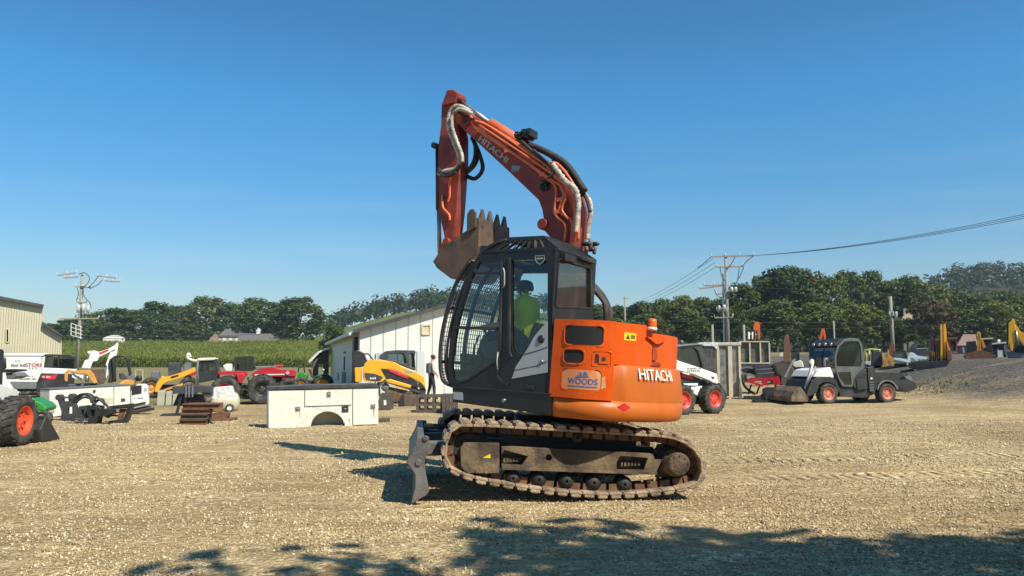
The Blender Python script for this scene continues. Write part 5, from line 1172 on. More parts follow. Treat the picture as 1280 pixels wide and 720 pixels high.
def ground_mat():
    m = bpy.data.materials.new('gravel yard and fields'); m.use_nodes = True; nt = m.node_tree; N = nt.nodes; L = nt.links; b = N['Principled BSDF']
    geo = N.new('ShaderNodeNewGeometry'); P = geo.outputs['Position']
    def noi(s, det=6., rough=.55, sc=None):
        v = P
        if sc: mp = N.new('ShaderNodeMapping'); mp.inputs['Scale'].default_value = sc; L.new(P, mp.inputs['Vector']); v = mp.outputs[0]
        n = N.new('ShaderNodeTexNoise'); n.inputs['Scale'].default_value = s; n.inputs['Detail'].default_value = det; n.inputs['Roughness'].default_value = rough; L.new(v, n.inputs['Vector']); return n.outputs['Fac']
    def ramp(f, els):
        r = N.new('ShaderNodeValToRGB'); L.new(f, r.inputs['Fac']); e = r.color_ramp.elements
        while len(e) < len(els): e.new(.5)
        for q, (p, c) in zip(e, els): q.position = p; q.color = list(c) + [1] if len(c) == 3 else c
        return r.outputs['Color']
    def mix(f, a, c, mode='MIX'):
        x = N.new('ShaderNodeMix'); x.data_type = 'RGBA'; x.blend_type = mode
        if isinstance(f, float): x.inputs['Factor'].default_value = f
        else: L.new(f, x.inputs['Factor'])
        L.new(a, x.inputs[6]); L.new(c, x.inputs[7]); return x.outputs[2]
    vo = N.new('ShaderNodeTexVoronoi'); vo.inputs['Scale'].default_value = 20; L.new(P, vo.inputs['Vector'])
    vo2 = N.new('ShaderNodeTexVoronoi'); vo2.inputs['Scale'].default_value = 45; L.new(P, vo2.inputs['Vector'])
    sep = N.new('ShaderNodeSeparateColor'); L.new(vo.outputs['Color'], sep.inputs[0])
    stones = ramp(sep.outputs[0], [(0., (0.228, 0.165, 0.085)), (.35, (0.388, 0.291, 0.160)), (.7, (0.513, 0.399, 0.228)), (.93, (0.661, 0.536, 0.331)), (1., (0.798, 0.684, 0.479))])
    sep2 = N.new('ShaderNodeSeparateColor'); L.new(vo2.outputs['Color'], sep2.inputs[0])
    fine = ramp(sep2.outputs[0], [(0., (0.274, 0.199, 0.103)), (.5, (0.410, 0.308, 0.171)), (1., (0.604, 0.479, 0.296))])
    base = mix(ramp(noi(3.2), [(.40, (0, 0, 0)), (.62, (1, 1, 1))]), stones, fine)
    big = ramp(noi(.22, 7.), [(.30, (.66, .60, .50)), (.5, (1.06, 1.05, 1.0)), (.72, (1.36, 1.32, 1.2))])
    base = mix(1., base, big, 'MULTIPLY')
    mud = ramp(noi(.5, 6., .6, (1.0, 2.6, 1)), [(.50, (0, 0, 0)), (.66, (.72, .72, .72))])
    mc = N.new('ShaderNodeRGB'); mc.outputs[0].default_value = (0.331, 0.234, 0.120, 1)
    base = mix(mud, base, mc.outputs[0])
    trk = ramp(noi(1.6, 4., .6, (.28, 2.6, 1)), [(.46, (.80, .78, .74)), (.6, (1.08, 1.08, 1.08))])
    base = mix(.75, base, trk, 'MULTIPLY')
    # darker blue-grey stone on the bank at the right, dry grass and crops farther out
    sx = N.new('ShaderNodeSeparateXYZ'); L.new(P, sx.inputs[0])
    def mrange(v, a, c, jit=0.):
        if jit:
            ad = N.new('ShaderNodeMath'); ad.operation = 'MULTIPLY_ADD'; L.new(noi(.6, 5.), ad.inputs[0]); ad.inputs[1].default_value = jit; L.new(v, ad.inputs[2]); v = ad.outputs[0]
        r = N.new('ShaderNodeMapRange'); r.interpolation_type = 'SMOOTHSTEP'; L.new(v, r.inputs[0]); r.inputs[1].default_value = a; r.inputs[2].default_value = c; return r.outputs[0]
    def mul(a, c):
        x = N.new('ShaderNodeMath'); x.operation = 'MULTIPLY'; L.new(a, x.inputs[0]); L.new(c, x.inputs[1]); return x.outputs[0]
    def addm(a, c): 
        x = N.new('ShaderNodeMath'); x.operation = 'MULTIPLY_ADD'; L.new(c, x.inputs[0]); x.inputs[1].default_value = .45; L.new(a, x.inputs[2]); return x.outputs[0]
    grey = ramp(sep.outputs[0], [(0., (.045, .041, .036)), (.5, (.095, .085, .07)), (1., (.20, .18, .145))])
    bank = mul(mrange(sx.outputs[0], 16.5, 20, 4.), mrange(sx.outputs[1], 27.5, 31, 4.))
    pt = N.new('ShaderNodeMath'); pt.operation = 'MULTIPLY'; L.new(bank, pt.inputs[0]); L.new(ramp(noi(.45, 6., .6, (.5, 1.4, 1)), [(.30, (.35, .35, .35)), (.46, (1, 1, 1))]), pt.inputs[1])
    base = mix(pt.outputs[0], base, grey)
    dry = ramp(noi(1.1, 8.), [(.25, (.085, .085, .025)), (.5, (.22, .185, .08)), (.75, (.30, .25, .13))])
    lr = N.new('ShaderNodeMath'); lr.operation = 'MULTIPLY_ADD'; L.new(sx.outputs[0], lr.inputs[0]); lr.inputs[1].default_value = -1.6; L.new(sx.outputs[1], lr.inputs[2])
    base = mix(mrange(lr.outputs[0], 43, 47, 4.), base, dry)
    green = ramp(noi(.05, 8., .65), [(.2, (.06, .085, .02)), (.5, (.12, .14, .035)), (.8, (.20, .18, .07))])
    base = mix(mrange(sx.outputs[1], 138, 146, 0.), base, green)
    shade_floor = ramp(noi(.8, 6.), [(.3, (.025, .022, .012)), (.7, (.07, .06, .03))])  # ground coloured dark to deepen the shade under the right-hand trees
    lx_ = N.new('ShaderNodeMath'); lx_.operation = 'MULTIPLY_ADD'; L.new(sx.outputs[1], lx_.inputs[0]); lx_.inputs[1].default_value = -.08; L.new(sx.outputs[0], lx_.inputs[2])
    base = mix(mul(mrange(sx.outputs[1], 128, 134, 6.), mrange(lx_.outputs[0], 0., 2.)), base, shade_floor)
    wood = ramp(noi(.1, 8.), [(.3, (.03, .05, .012)), (.7, (.07, .09, .025))])
    base = mix(mrange(sx.outputs[1], 520, 600, 60.), base, wood)
    L.new(base, b.inputs['Base Color']); b.inputs['Roughness'].default_value = .9; b.inputs['Specular IOR Level'].default_value = .15
    h = addm(vo.outputs['Distance'], vo2.outputs['Distance'])
    # old crawler tread marks running across the yard to the right of the machine
    for yc, bx in ((9.6, .16), (11.3, .16)):
        dd = N.new('ShaderNodeMath'); dd.operation = 'MULTIPLY_ADD'; L.new(sx.outputs[0], dd.inputs[0]); dd.inputs[1].default_value = -bx; L.new(sx.outputs[1], dd.inputs[2])
        d2 = N.new('ShaderNodeMath'); d2.operation = 'SUBTRACT'; L.new(dd.outputs[0], d2.inputs[0]); d2.inputs[1].default_value = yc
        d3 = N.new('ShaderNodeMath'); d3.operation = 'ABSOLUTE'; L.new(d2.outputs[0], d3.inputs[0])
        mk = N.new('ShaderNodeMapRange'); L.new(d3.outputs[0], mk.inputs[0]); mk.inputs[1].default_value = .30; mk.inputs[2].default_value = .2; 
        wv = N.new('ShaderNodeTexWave'); wv.bands_direction = 'X'; wv.inputs['Scale'].default_value = 1.75; wv.inputs['Distortion'].default_value = 4.5; wv.inputs['Detail'].default_value = 2; L.new(P, wv.inputs['Vector'])
        hh = mul(mul(mul(mk.outputs[0], wv.outputs['Fac']), mrange(sx.outputs[0], 2.4, 4.)), mrange(noi(.9, 4.), .36, .6))
        ms_ = N.new('ShaderNodeMath'); ms_.operation = 'MULTIPLY_ADD'; L.new(hh, ms_.inputs[0]); ms_.inputs[1].default_value = 3.0; L.new(h, ms_.inputs[2]); h = ms_.outputs[0]
    hm = N.new('ShaderNodeMath'); hm.operation = 'MULTIPLY_ADD'; L.new(noi(9., 6., .7), hm.inputs[0]); hm.inputs[1].default_value = -1.4; L.new(h, hm.inputs[2])
    bp = N.new('ShaderNodeBump'); bp.invert = True; bp.inputs['Strength'].default_value = .85; bp.inputs['Distance'].default_value = .035; L.new(hm.outputs[0], bp.inputs['Height']); L.new(bp.outputs[0], b.inputs['Normal'])
    return m
me = bpy.data.meshes.new('ground'); me.from_pydata(gv, [], gf); me.materials.append(ground_mat()); me.polygons.foreach_set('use_smooth', [True] * len(gf)); me.update()
go = bpy.data.objects.new('ground', me); COL.objects.link(go); tag(go, kind='structure')
# loose stones lying on the yard
import numpy as np
rg = np.random.default_rng(5); NS = 150000
sy_ = 5.0 + 15 * rg.random(NS) ** 1.15; sx2 = rg.uniform(-.74, .74, NS) * sy_
keep = np.array([MN.noise(V((a * .9, b * .9, 2))) + .5 * MN.noise(V((a * .25, b * .6, 6))) for a, b in zip(sx2, sy_)]) + rg.uniform(-.45, .6, NS) - .5 * np.exp(-((sy_ - (9.6 + .16 * sx2)) / .35) ** 2) * (sx2 > 2) - .5 * np.exp(-((sy_ - (11.3 + .16 * sx2)) / .35) ** 2) * (sx2 > 2) > .08
sx2, sy_ = sx2[keep], sy_[keep]; NS = len(sx2)
sz2 = np.array([gh(a, b) for a, b in zip(sx2, sy_)])
sr = (.0055 + .010 * rg.random(NS) ** 2.) * (1 + (rg.random(NS) > .99) * .9) * (1 + (sy_ - 6) * .03)
octv = np.array([(1, 0, 0), (-1, 0, 0), (0, 1, 0), (0, -1, 0), (0, 0, 1), (0, 0, -1)], float); octf = np.array([(0, 2, 4), (2, 1, 4), (1, 3, 4), (3, 0, 4), (2, 0, 5), (1, 2, 5), (3, 1, 5), (0, 3, 5)])
vv = octv[None] * rg.uniform(.65, 1.25, (NS, 6, 1)) * sr[:, None, None] + rg.uniform(-.3, .3, (NS, 6, 3)) * sr[:, None, None]
an = rg.uniform(0, 6.28, NS); ca, sa = np.cos(an)[:, None], np.sin(an)[:, None]
vx = vv[..., 0] * ca - vv[..., 1] * sa + sx2[:, None]; vy = vv[..., 0] * sa + vv[..., 1] * ca + sy_[:, None]; vz = vv[..., 2] * .85 + (sz2 + sr * .35)[:, None]
allv = np.stack([vx, vy, vz], -1).reshape(-1, 3); allf = (octf[None] + (np.arange(NS) * 6)[:, None, None]).reshape(-1, 3)
sm_ = bpy.data.meshes.new('loose_stones'); sm_.vertices.add(len(allv)); sm_.vertices.foreach_set('co', allv.ravel()); sm_.loops.add(len(allf) * 3); sm_.loops.foreach_set('vertex_index', allf.ravel().astype(np.int32))
sm_.polygons.add(len(allf)); sm_.polygons.foreach_set('loop_start', np.arange(0, len(allf) * 3, 3, dtype=np.int32)); sm_.update(calc_edges=True); sm_.validate()
stm = bpy.data.materials.new('gravel stones'); stm.use_nodes = True; N_ = stm.node_tree.nodes; ge = N_.new('ShaderNodeNewGeometry'); cr_ = N_.new('ShaderNodeValToRGB'); stm.node_tree.links.new(ge.outputs['Random Per Island'], cr_.inputs['Fac'])
e_ = cr_.color_ramp.elements; e_[0].color = (0.228, 0.171, 0.097, 1); e_[1].position = .55; e_[1].color = (0.445, 0.342, 0.188, 1); q_ = e_.new(.85); q_.color = (0.570, 0.467, 0.308, 1); q_ = e_.new(1.); q_.color = (0.798, 0.695, 0.524, 1)
stm.node_tree.links.new(cr_.outputs['Color'], N_['Principled BSDF'].inputs['Base Color']); N_['Principled BSDF'].inputs['Roughness'].default_value = .85; N_['Principled BSDF'].inputs['Specular IOR Level'].default_value = .2
sm_.materials.append(stm); sto = bpy.data.objects.new('loose_stones', sm_); COL.objects.link(sto)
tag(sto, 'loose pale stones lying scattered on the gravel yard', 'stones', kind='stuff')
# ------------------------------------------------------------------ right side of the yard
def GB(px, y): p = D(px, 452, y); return V((p.x, y, gh(p.x, y)))
def zK(pts): return zz(pts, 6.545, 830, 420)
F = FR(G(857, 519), 33)
T = thing('skid_steer_loader', 'white skid steer loader with red rims, partly hidden behind the excavator counterweight', 'loader', F)
wr2 = .43
for (a, b) in ((162, 550), (412, 520)):
    q = F.t(*zK([(a, b)])[0]); wheel(T, (q[0], .10, wr2 * .985), wr2, .30, M['rimred'], -1, .56, 20, lug=.05); wheel(T, (q[0], 1.35, wr2 * .985), wr2, .30, M['rimred'], 1, .56, 20, lug=.05)
part(T, 'body', M['white'], F, zK([(40, 400), (110, 405), (180, 420), (350, 405), (400, 395), (380, 430), (320, 450), (300, 490), (240, 480), (200, 440), (100, 440), (40, 460)]), .25, 1.15, bevel=.02)
part(T, 'chassis', M['black'], F, zK([(60, 330), (100, 290), (250, 330), (380, 385), (340, 410), (170, 415), (130, 400), (110, 440), (250, 485), (330, 500), (330, 560), (60, 560)]), .28, 1.1, bevel=.02)
part(T, 'lift_arm', M['white'], F, zK([(-30, 120), (50, 165), (130, 205), (310, 265), (435, 310), (445, 385), (420, 395), (385, 370), (240, 310), (110, 280), (85, 300), (60, 310), (-20, 280)]), .1, .22, bevel=.02)
part(T, 'lift_arm', M['white'], F, zK([(-30, 120), (50, 165), (130, 205), (310, 265), (435, 310), (445, 385), (420, 395), (385, 370), (240, 310), (110, 280), (85, 300), (60, 310), (-20, 280)]), 1.2, 1.32, bevel=.02, yt=.1)
part(T, 'red_panel', M['redmark'], F, zK([(140, 320), (160, 310), (230, 330), (245, 350), (225, 355), (145, 335)]), .23, .26, bevel=.006); part(T, 'side_slot', M['white'], F, zK([(160, 388), (280, 386), (275, 405), (165, 405)]), .23, .26)
part(T, 'cab', M['darkgrey'], F, zK([(60, 165), (75, 95), (110, 80), (270, 70), (300, 75), (330, 120), (345, 280), (310, 262), (130, 200)]), .28, 1.1, [zK([(105, 180), (115, 120), (140, 100), (250, 95), (285, 130), (320, 260), (130, 190)])], bevel=.02)
part(T, 'cab_glass', M['glassveh'], F, zK([(100, 185), (115, 110), (250, 92), (288, 130), (322, 264), (130, 195)]), .33, .34)
part(T, 'cab_roof', M['midgrey'], F, zK([(60, 92), (110, 78), (270, 60), (320, 66), (330, 80), (270, 74), (100, 92)]), .24, 1.14, bevel=.02)
mb = MB(); mb.lathe([(0, 0), (.05, 0), (.05, .10), (0, .12)], F.ty(*zK([(145, 66)])[0], .6), 12, 'z'); mb.build('beacon', M['midgrey'], T)
marks(T, F, .095, *[zK([(185, 0)])[0][0], zK([(305, 0)])[0][0]], *[zK([(0, 258)])[0][1], zK([(0, 272)])[0][1]], 10, M['midgrey'], 'lettering', 11)
marks(T, F, .095, *[zK([(190, 0)])[0][0], zK([(295, 0)])[0][0]], *[zK([(0, 276)])[0][1], zK([(0, 292)])[0][1]], 7, M['midgrey'], 'lettering', 12)
part(T, 'arm_mark', M['inkdark'], F, zK([(385, 330), (410, 335), (415, 345), (395, 355)]), .095, .099)
mb = MB(); mb.tube(crom(F.L3(zK([(350, 390), (370, 372), (385, 390), (400, 410), (420, 385)]), .05), 4), .03, 6); mb.build('hydraulic_hose', M['rubber'], T)
part(T, 'quick_attach', M['black'], F, zK([(430, 380), (460, 385), (520, 480), (500, 560), (470, 500)]), .3, 1.1, bevel=.02)

# crated unit under plastic
F = FR(G(912, 499), -14)
T = thing('wooden_crate', 'tall slatted pale wooden crate standing behind the white skid steer loader', 'crate', F)
x0 = F.t(897, 480)[0]; x1 = F.t(927, 480)[0]; h = F.t(912, 428)[1]; dp = .9
mb = MB(); mb.box(x0 + .04, x1 - .04, .05, dp, .15, h - .1); mb.build('wrapped_load', mat('dark shrink wrap', (.20, .20, .185), .25, var=.4, scale=4, streak=.6, dustcol=(.42, .41, .37), bump=.4, bscale=9), T)
for a, b in ((897, 900), (911, 916), (924, 927)):
    mb = MB(); mb.box(F.t(a, 480)[0], F.t(b, 480)[0], -.01, .05, .12, h - .14); mb.build('slat', M['wood'], T, .005)
for y in (.06, dp - .06): mb = MB(); mb.box(x0 - .03, x0 + .03, y, y + .09, .12, h - .14); mb.build('slat', M['wood'], T, .005)
mb = MB(); mb.box(x0 - .05, x1 + .03, -.03, dp + .03, h - .14, h); mb.build('crate_lid', mat('pale wrapped lid', (.55, .50, .40), .6, var=.15, scale=6, streak=.2), T, .03)
mb = MB(); mb.box(x0, x1, -.02, dp, .08, .12)
for k in range(3): xx = x0 + (x1 - x0 - .1) * k / 2; mb.box(xx, xx + .1, -.015, dp - .01, .0, .08)
mb.build('pallet', M['wood'], T)
F = FR(G(882, 502), -14); T2 = thing('wrapped_pallet', 'tall load in dark plastic wrap between the skid steer cab and the slatted crate', 'pallet load', F)
part(T2, 'load', mat('dark shrink wrap b', (.075, .08, .078), .2, var=.4, scale=3, streak=.5, dustcol=(.26, .26, .24), bump=.5, bscale=7), F, zK([(310, 90), (330, 72), (425, 72), (430, 490), (310, 490)]), .5, 1.3, bevel=.04)
part(T2, 'top_cover', M['plasticwrap'], F, zK([(270, 62), (300, 52), (430, 50), (440, 70), (430, 110), (405, 84), (300, 80)]), .46, 1.34, bevel=.02)

# glazed cabin
def zL(pts): return zz(pts, 6.55, 915, 395)
F = FR(GB(944, 36), -14); F.M.translation.z = 0
F = FR(F.M.translation, -14)
T = thing('glazed_cabin', 'grey glazed cabin with pale frame behind the slatted crate', 'cabin', F)
part(T, 'shell', M['midgrey'], F, zL([(60, 215), (90, 203), (300, 212), (318, 240), (315, 330), (318, 480), (60, 480)]), .05, 1.6, [zL([(66, 222), (140, 222), (145, 380), (68, 380)]), zL([(150, 222), (226, 222), (230, 380), (152, 380)]), zL([(235, 222), (300, 224), (305, 380), (238, 380)])])
part(T, 'pane', glass('dull glass', (.25, .27, .27), .25, dirt=.75), F, zL([(64, 218), (304, 220), (310, 384), (64, 384)]), .12, .13)
for a, b in ((58, 66), (139, 151), (225, 237), (299, 309)): part(T, 'mullion', M['cream'], F, zL([(a, 212), (b, 212), (b + 5, 385), (a + 5, 385)]), 0, .05)
part(T, 'roof_edge', M['cream'], F, zL([(58, 205), (300, 205), (310, 214), (58, 214)]), -.02, .06); part(T, 'sill', M['cream'], F, zL([(64, 380), (310, 380), (310, 390), (64, 390)]), -.01, .05)

# red mower and platform
F = FR(G(958, 500), -14)
T = thing('flail_mower', 'red framed implement with a dark slatted deck, left of the grey utility vehicle', 'implement', F)
part(T, 'frame', M['tractorred'], F, zL([(100, 540), (160, 515), (280, 505), (385, 495), (400, 560), (340, 565), (330, 525), (290, 530), (300, 570), (250, 560), (240, 525), (180, 540), (260, 565), (250, 580), (150, 550)]), 0, .15, bevel=.01)
part(T, 'frame', M['tractorred'], F, zL([(100, 540), (160, 515), (280, 505), (385, 495), (400, 560), (340, 565), (330, 530), (180, 540), (150, 550)]), .9, 1.05, bevel=.01, yt=0)
for k in range(3): part(T, 'deck_slat', M['darkgrey'], F, zL([(180 + k * 10, 412 + k * 34), (345 + k * 14, 402 + k * 34), (350 + k * 14, 424 + k * 34), (184 + k * 10, 436 + k * 34)]), .1, 1.0)
part(T, 'deck_frame', M['black'], F, zL([(170, 400), (185, 400), (215, 500), (198, 505)]), .05, 1.0); part(T, 'deck_frame', M['black'], F, zL([(335, 400), (350, 400), (395, 490), (378, 495)]), .05, 1.0)
part(T, 'hood', M['greywood'], F, zL([(340, 405), (370, 378), (460, 400), (500, 430), (500, 560), (400, 570), (400, 490), (360, 460)]), .2, 1.2, bevel=.04)
part(T, 'side_plate', M['black'], F, zL([(70, 440), (120, 425), (200, 440), (205, 490), (150, 470), (100, 465)]), .3, .6, bevel=.03)
mb = MB(); mb.tube(crom(F.L3(zL([(85, 480), (95, 560), (140, 610), (190, 640)]), .2), 5), .05, 7); mb.build('drive_belt', M['rubber'], T)
mb = MB(); mb.tube(crom(F.L3(zL([(380, 380), (470, 395), (530, 430), (560, 480), (545, 540)]), .3), 5), .025, 6); mb.build('hydraulic_hose', M['rubber'], T)
for a in (130, 200, 330): mb = MB(); q = F.ty(*zL([(a, 640)])[0], .3); mb.bar(q, F.ty(*zL([(a + 30, 560)])[0], .3), .06); mb.build('leg', M['black'], T)
part(T, 'skid', M['black'], F, zL([(100, 660), (420, 655), (420, 680), (100, 690)]), .1, .7)
F = FR(G(967, 503.5), -10)
T = thing('implement_head', 'low black implement with a small white badge on the ground before the red frame', 'implement', F)
part(T, 'box', M['black'], F, zL([(265, 600), (300, 585), (420, 590), (430, 640), (430, 700), (270, 700)]), 0, .6, bevel=.02); part(T, 'badge', M['offwhite'], F, zL([(368, 640), (384, 640), (388, 665), (376, 678), (366, 665)]), -.012, 0)
part(T, 'arm', M['darkgrey'], F, zL([(230, 655), (290, 600), (300, 620), (250, 680), (225, 690)]), .1, .25); part(T, 'base', M['black'], F, zL([(180, 690), (440, 690), (440, 706), (190, 706)]), -.1, .7)

# utility vehicle with loader arms
def zM(pts): return zz(pts, 6.857, 980, 410)
F = FR(G(1035, 505), 14)
T = thing('utility_work_machine', 'grey and black utility vehicle with arched cab door, front loader arms and dusty red rims', 'work machine', F)
wr3 = F.t(*zM([(385, 472)])[0])[1] / 2
for (a, b), r_ in (((378, 560), wr3), ((880, 545), wr3 * .97)):
    q = F.t(*zM([(a, b)])[0]); wheel(T, (q[0], .08, r_ * .985), r_, .28, M['rimdusty'], -1, .60, 20, lug=.045); wheel(T, (q[0], 1.42, r_ * .985), r_, .28, M['rimdusty'], 1, .60, 20, lug=.045)
ring = zM([(440, 345), (433, 250), (458, 155), (508, 102), (570, 85), (640, 90), (668, 130), (680, 200), (690, 345)]); win = zM([(452, 330), (450, 240), (475, 160), (520, 118), (575, 112), (640, 116), (656, 160), (668, 290), (655, 332)])
part(T, 'door', mat('dark grey door frame', (.085, .095, .095), .4, var=.1, dust=.15), F, ring + zM([(620, 400), (600, 440), (590, 505), (500, 500), (470, 440)]), 0, .05, [win, zM([(462, 382), (570, 375), (580, 488), (525, 490), (482, 432)])], bevel=.008)
part(T, 'cab_frame', M['black'], F, ring, 1.4, 1.45, [win], bevel=.008, yt=0)
part(T, 'door_glass', glass('teal cab glass', (.34, .46, .47), .02, dirt=.0), F, win, .02, .028); part(T, 'lower_glass', M['glassveh'], F, zM([(462, 382), (570, 375), (580, 488), (525, 490), (482, 432)]), .02, .028); part(T, 'far_glass', M['glassveh'], F, win, 1.42, 1.428, yt=0)
mb = MB(); rp = F.P(ring, 0); top = [rp[2], rp[3], rp[4], rp[5], rp[6]]
for i in range(4): mb.prism([top[i], top[i + 1], (top[i + 1][0], top[i + 1][1] - .05), (top[i][0] + .03, top[i][1] - .05)], .05, 1.4)
mb.prism([(rp[2][0] - .10, rp[2][1] + .10), (rp[3][0] - .05, rp[3][1] + .05), (rp[3][0], rp[3][1] - .03), (rp[2][0] - .08, rp[2][1] + .0)], .02, 1.43); mb.build('roof', M['black'], T, .01)
for k in range(4):
    y = .2 + k * .34; mb = MB(); c = V((rp[2][0] - .10, y, rp[2][1] + .07)); mb.lathe([(0, -.03), (.05, -.03), (.06, 0), (.05, .05), (0, .06)], c, 12, 'x'); mb.build('roof_lamp', M['chrome'], T)
mb = MB(); a, b = rp[0], rp[1]
vsw = [(a[0] + .01, .06, a[1]), (a[0] + .01, 1.39, a[1]), (b[0] + .01, 1.39, b[1]), (b[0] + .01, .06, b[1]), (rp[2][0], 1.39, rp[2][1]), (rp[2][0], .06, rp[2][1])]
mb.add(vsw, [(0, 1, 2, 3), (3, 2, 4, 5)]); mb.build('windscreen', M['glassveh'], T)
mb = MB(); mb.bar((a[0], .72, a[1]), (b[0], .72, b[1]), .03); mb.bar((b[0], .72, b[1]), (rp[2][0], .72, rp[2][1]), .03); mb.build('wiper_post', M['black'], T)
part(T, 'seat', M['seat'], F, zM([(560, 330), (600, 325), (640, 200), (610, 190), (590, 290), (540, 300)]), .2, 1.2, bevel=.03)
mb = MB(); mb.lathe([(.15, -.012), (.17, 0), (.15, .012), (.13, 0), (.15, -.012)], F.ty(*zM([(520, 270)])[0], .5), 18, 'x'); mb.build('steering_wheel', M['black'], T)
part(T, 'front_hood', M['white'], F, zM([(255, 420), (290, 362), (400, 335), (430, 420), (420, 430), (330, 425)]), .0, 1.4, bevel=.05)
part(T, 'front_fender', M['black'], F, zM([(195, 560), (240, 450), (300, 418), (400, 418), (450, 450), (480, 520), (480, 560), (460, 540), (440, 490), (390, 465), (340, 465), (300, 490), (280, 560), (200, 590)]), -.02, 1.45, bevel=.01)
part(T, 'sill', M['black'], F, zM([(470, 505), (620, 500), (740, 510), (790, 560), (700, 600), (480, 590)]), .08, 1.4, bevel=.02)
part(T, 'rear_panel', M['black'], F, zM([(595, 505), (600, 440), (625, 400), (705, 345), (720, 520), (630, 530)]), .0, 1.45, bevel=.015); part(T, 'fuel_box', M['black'], F, zM([(620, 440), (700, 435), (715, 520), (632, 530)]), -.03, 0, bevel=.006)
part(T, 'cargo_bed', M['black'], F, zM([(718, 340), (770, 330), (785, 380), (1060, 388), (1065, 412), (1000, 420), (985, 530), (940, 480), (880, 440), (810, 470), (780, 560), (735, 545), (720, 420)]), .0, 1.45, bevel=.012)
mb = MB(); c = F.t(*zM([(880, 548)])[0]); vs = []
for k in range(13):
    t = R(15 + 150 * k / 12)
    for q_ in (wr3 * 1.12, wr3 * 1.24):
        for y in (-.06, .0): vs.append((c[0] + q_ * math.cos(t), y, c[1] + q_ * math.sin(t) - .02))
mb.add(vs, [f for k in range(12) for f in ((k * 4, k * 4 + 1, k * 4 + 5, k * 4 + 4), (k * 4 + 2, k * 4 + 6, k * 4 + 7, k * 4 + 3), (k * 4, k * 4 + 4, k * 4 + 6, k * 4 + 2), (k * 4 + 1, k * 4 + 3, k * 4 + 7, k * 4 + 5))] + [(0, 2, 3, 1), (48, 49, 51, 50)]); mb.build('rear_fender', M['midgrey'], T)
for k in range(4): part(T, 'vent_slot', M['midgrey'], F, zM([(735, 462 + k * 22), (772, 462 + k * 22), (770, 470 + k * 22), (735, 470 + k * 22)]), -.006, -.001)
part(T, 'badge', M['offwhite'], F, zM([(740, 425), (758, 425), (760, 438), (742, 440)]), -.006, -.001)
part(T, 'tail_step', M['black'], F, zM([(985, 440), (1040, 420), (1105, 455), (1145, 468), (1130, 525), (1060, 550), (990, 525)]), .1, .95, bevel=.03); part(T, 'tail_cover', M['midgrey'], F, zM([(985, 425), (1040, 408), (1090, 412), (1108, 455), (1030, 440)]), .15, .9, bevel=.03)
for y in (.15, 1.15):
    part(T, 'loader_arm', M['offwhite'] if y < 1 else M['midgrey'], F, zM([(222, 290), (240, 264), (260, 274), (260, 300), (216, 470), (196, 545), (178, 548), (205, 440), (238, 318)] if y < 1 else [(140, 425), (212, 285), (240, 262), (246, 280), (222, 300), (160, 434)]), y, y + .09, bevel=.01, yt=.15)
    mb = MB(); mb.cyl(F.ty(*zM([(270, 330)])[0], y - .02), F.ty(*zM([(190, 500)])[0], y - .02), .035); mb.build('lift_cylinder', M['steel'], T)
part(T, 'bucket', M['undersd'], F, zM([(60, 590), (90, 540), (140, 500), (172, 540), (215, 605), (205, 632), (60, 630)]), -.1, 1.3, bevel=.02)
mb = MB(); mb.tube(crom(F.L3(zM([(350, 330), (345, 280), (365, 265), (380, 290)]), .3), 5), .05, 7); mb.build('air_intake', M['midgrey'], T)

# ------------------------------------------------------------------ machines on the raised ground behind
M['paleorange'] = mat('far orange paint', (.62, .12, .02), .5, var=.12, dust=.2)
M['maroon'] = mat('maroon brown paint', (.17, .07, .055), .5, var=.15, dust=.3, dustcol=(.3, .2, .16))
M['tealglass'] = glass('teal glass', (.30, .40, .40), .2, dirt=.2)
def boom_far(px, y, col, pts_list, lab, z0=None, name='excavator', cat='excavator', extra=None, group='booms rising in the background'):
    o_ = GB(px, y); F = FR(o_, -math.degrees(math.atan((px - 640) / FPX)) * .9)
    T = thing(name, lab, cat, F, group)
    for k, pl_ in enumerate(pts_list): part(T, 'boom' if k == 0 else 'arm', M[col], F, pl_, .0 + .02 * k, .38 + .02 * k, bevel=.02)
    return F, T
F, T = boom_far(946, 48, 'paleorange', [zL([(178, 200), (176, 80), (188, 48), (218, 48), (230, 80), (228, 180), (215, 200), (205, 110), (195, 130), (192, 200)])], 'orange boom tip rising straight up behind the glazed cabin')
part(T, 'body', M['black'], F, [(934, 424), (962, 424), (962, 455), (934, 455)], .4, 2.0, bevel=.05); part(T, 'link', M['black'], F, zL([(175, 110), (190, 120), (190, 190), (172, 190)]), -.05, 0)
F, T = boom_far(983, 44, 'rust', [zL([(425, 380), (425, 200), (436, 155), (462, 150), (472, 210), (482, 380)])], 'rust brown boom rising left of the utility vehicle cab')
part(T, 'body', M['rust'], F, zL([(400, 370), (500, 370), (510, 470), (400, 470)]), .3, 1.8, bevel=.05)
F = FR(GB(994, 46), -18); T = thing('excavator', 'teal glazed cab with a white hood behind the red framed implement', 'excavator', F)
part(T, 'cab', M['darkgrey'], F, zL([(484, 280), (550, 268), (556, 370), (490, 390)]), .1, 1.0, [zL([(492, 285), (545, 276), (548, 360), (495, 370)])]); part(T, 'cab_glass', M['tealglass'], F, zL([(490, 282), (547, 274), (550, 364), (494, 374)]), .15, .16)
part(T, 'hood', M['offwhite'], F, zL([(520, 375), (560, 360), (580, 380), (590, 420), (490, 420), (500, 380)]), -.05, .9, bevel=.05); part(T, 'body', M['black'], F, zL([(480, 415), (600, 415), (600, 500), (480, 500)]), .1, 1.4, bevel=.05)
part(T, 'white_cab_post', M['offwhite'], F, zL([(395, 300), (415, 295), (418, 330), (390, 330)]), .1, .5)
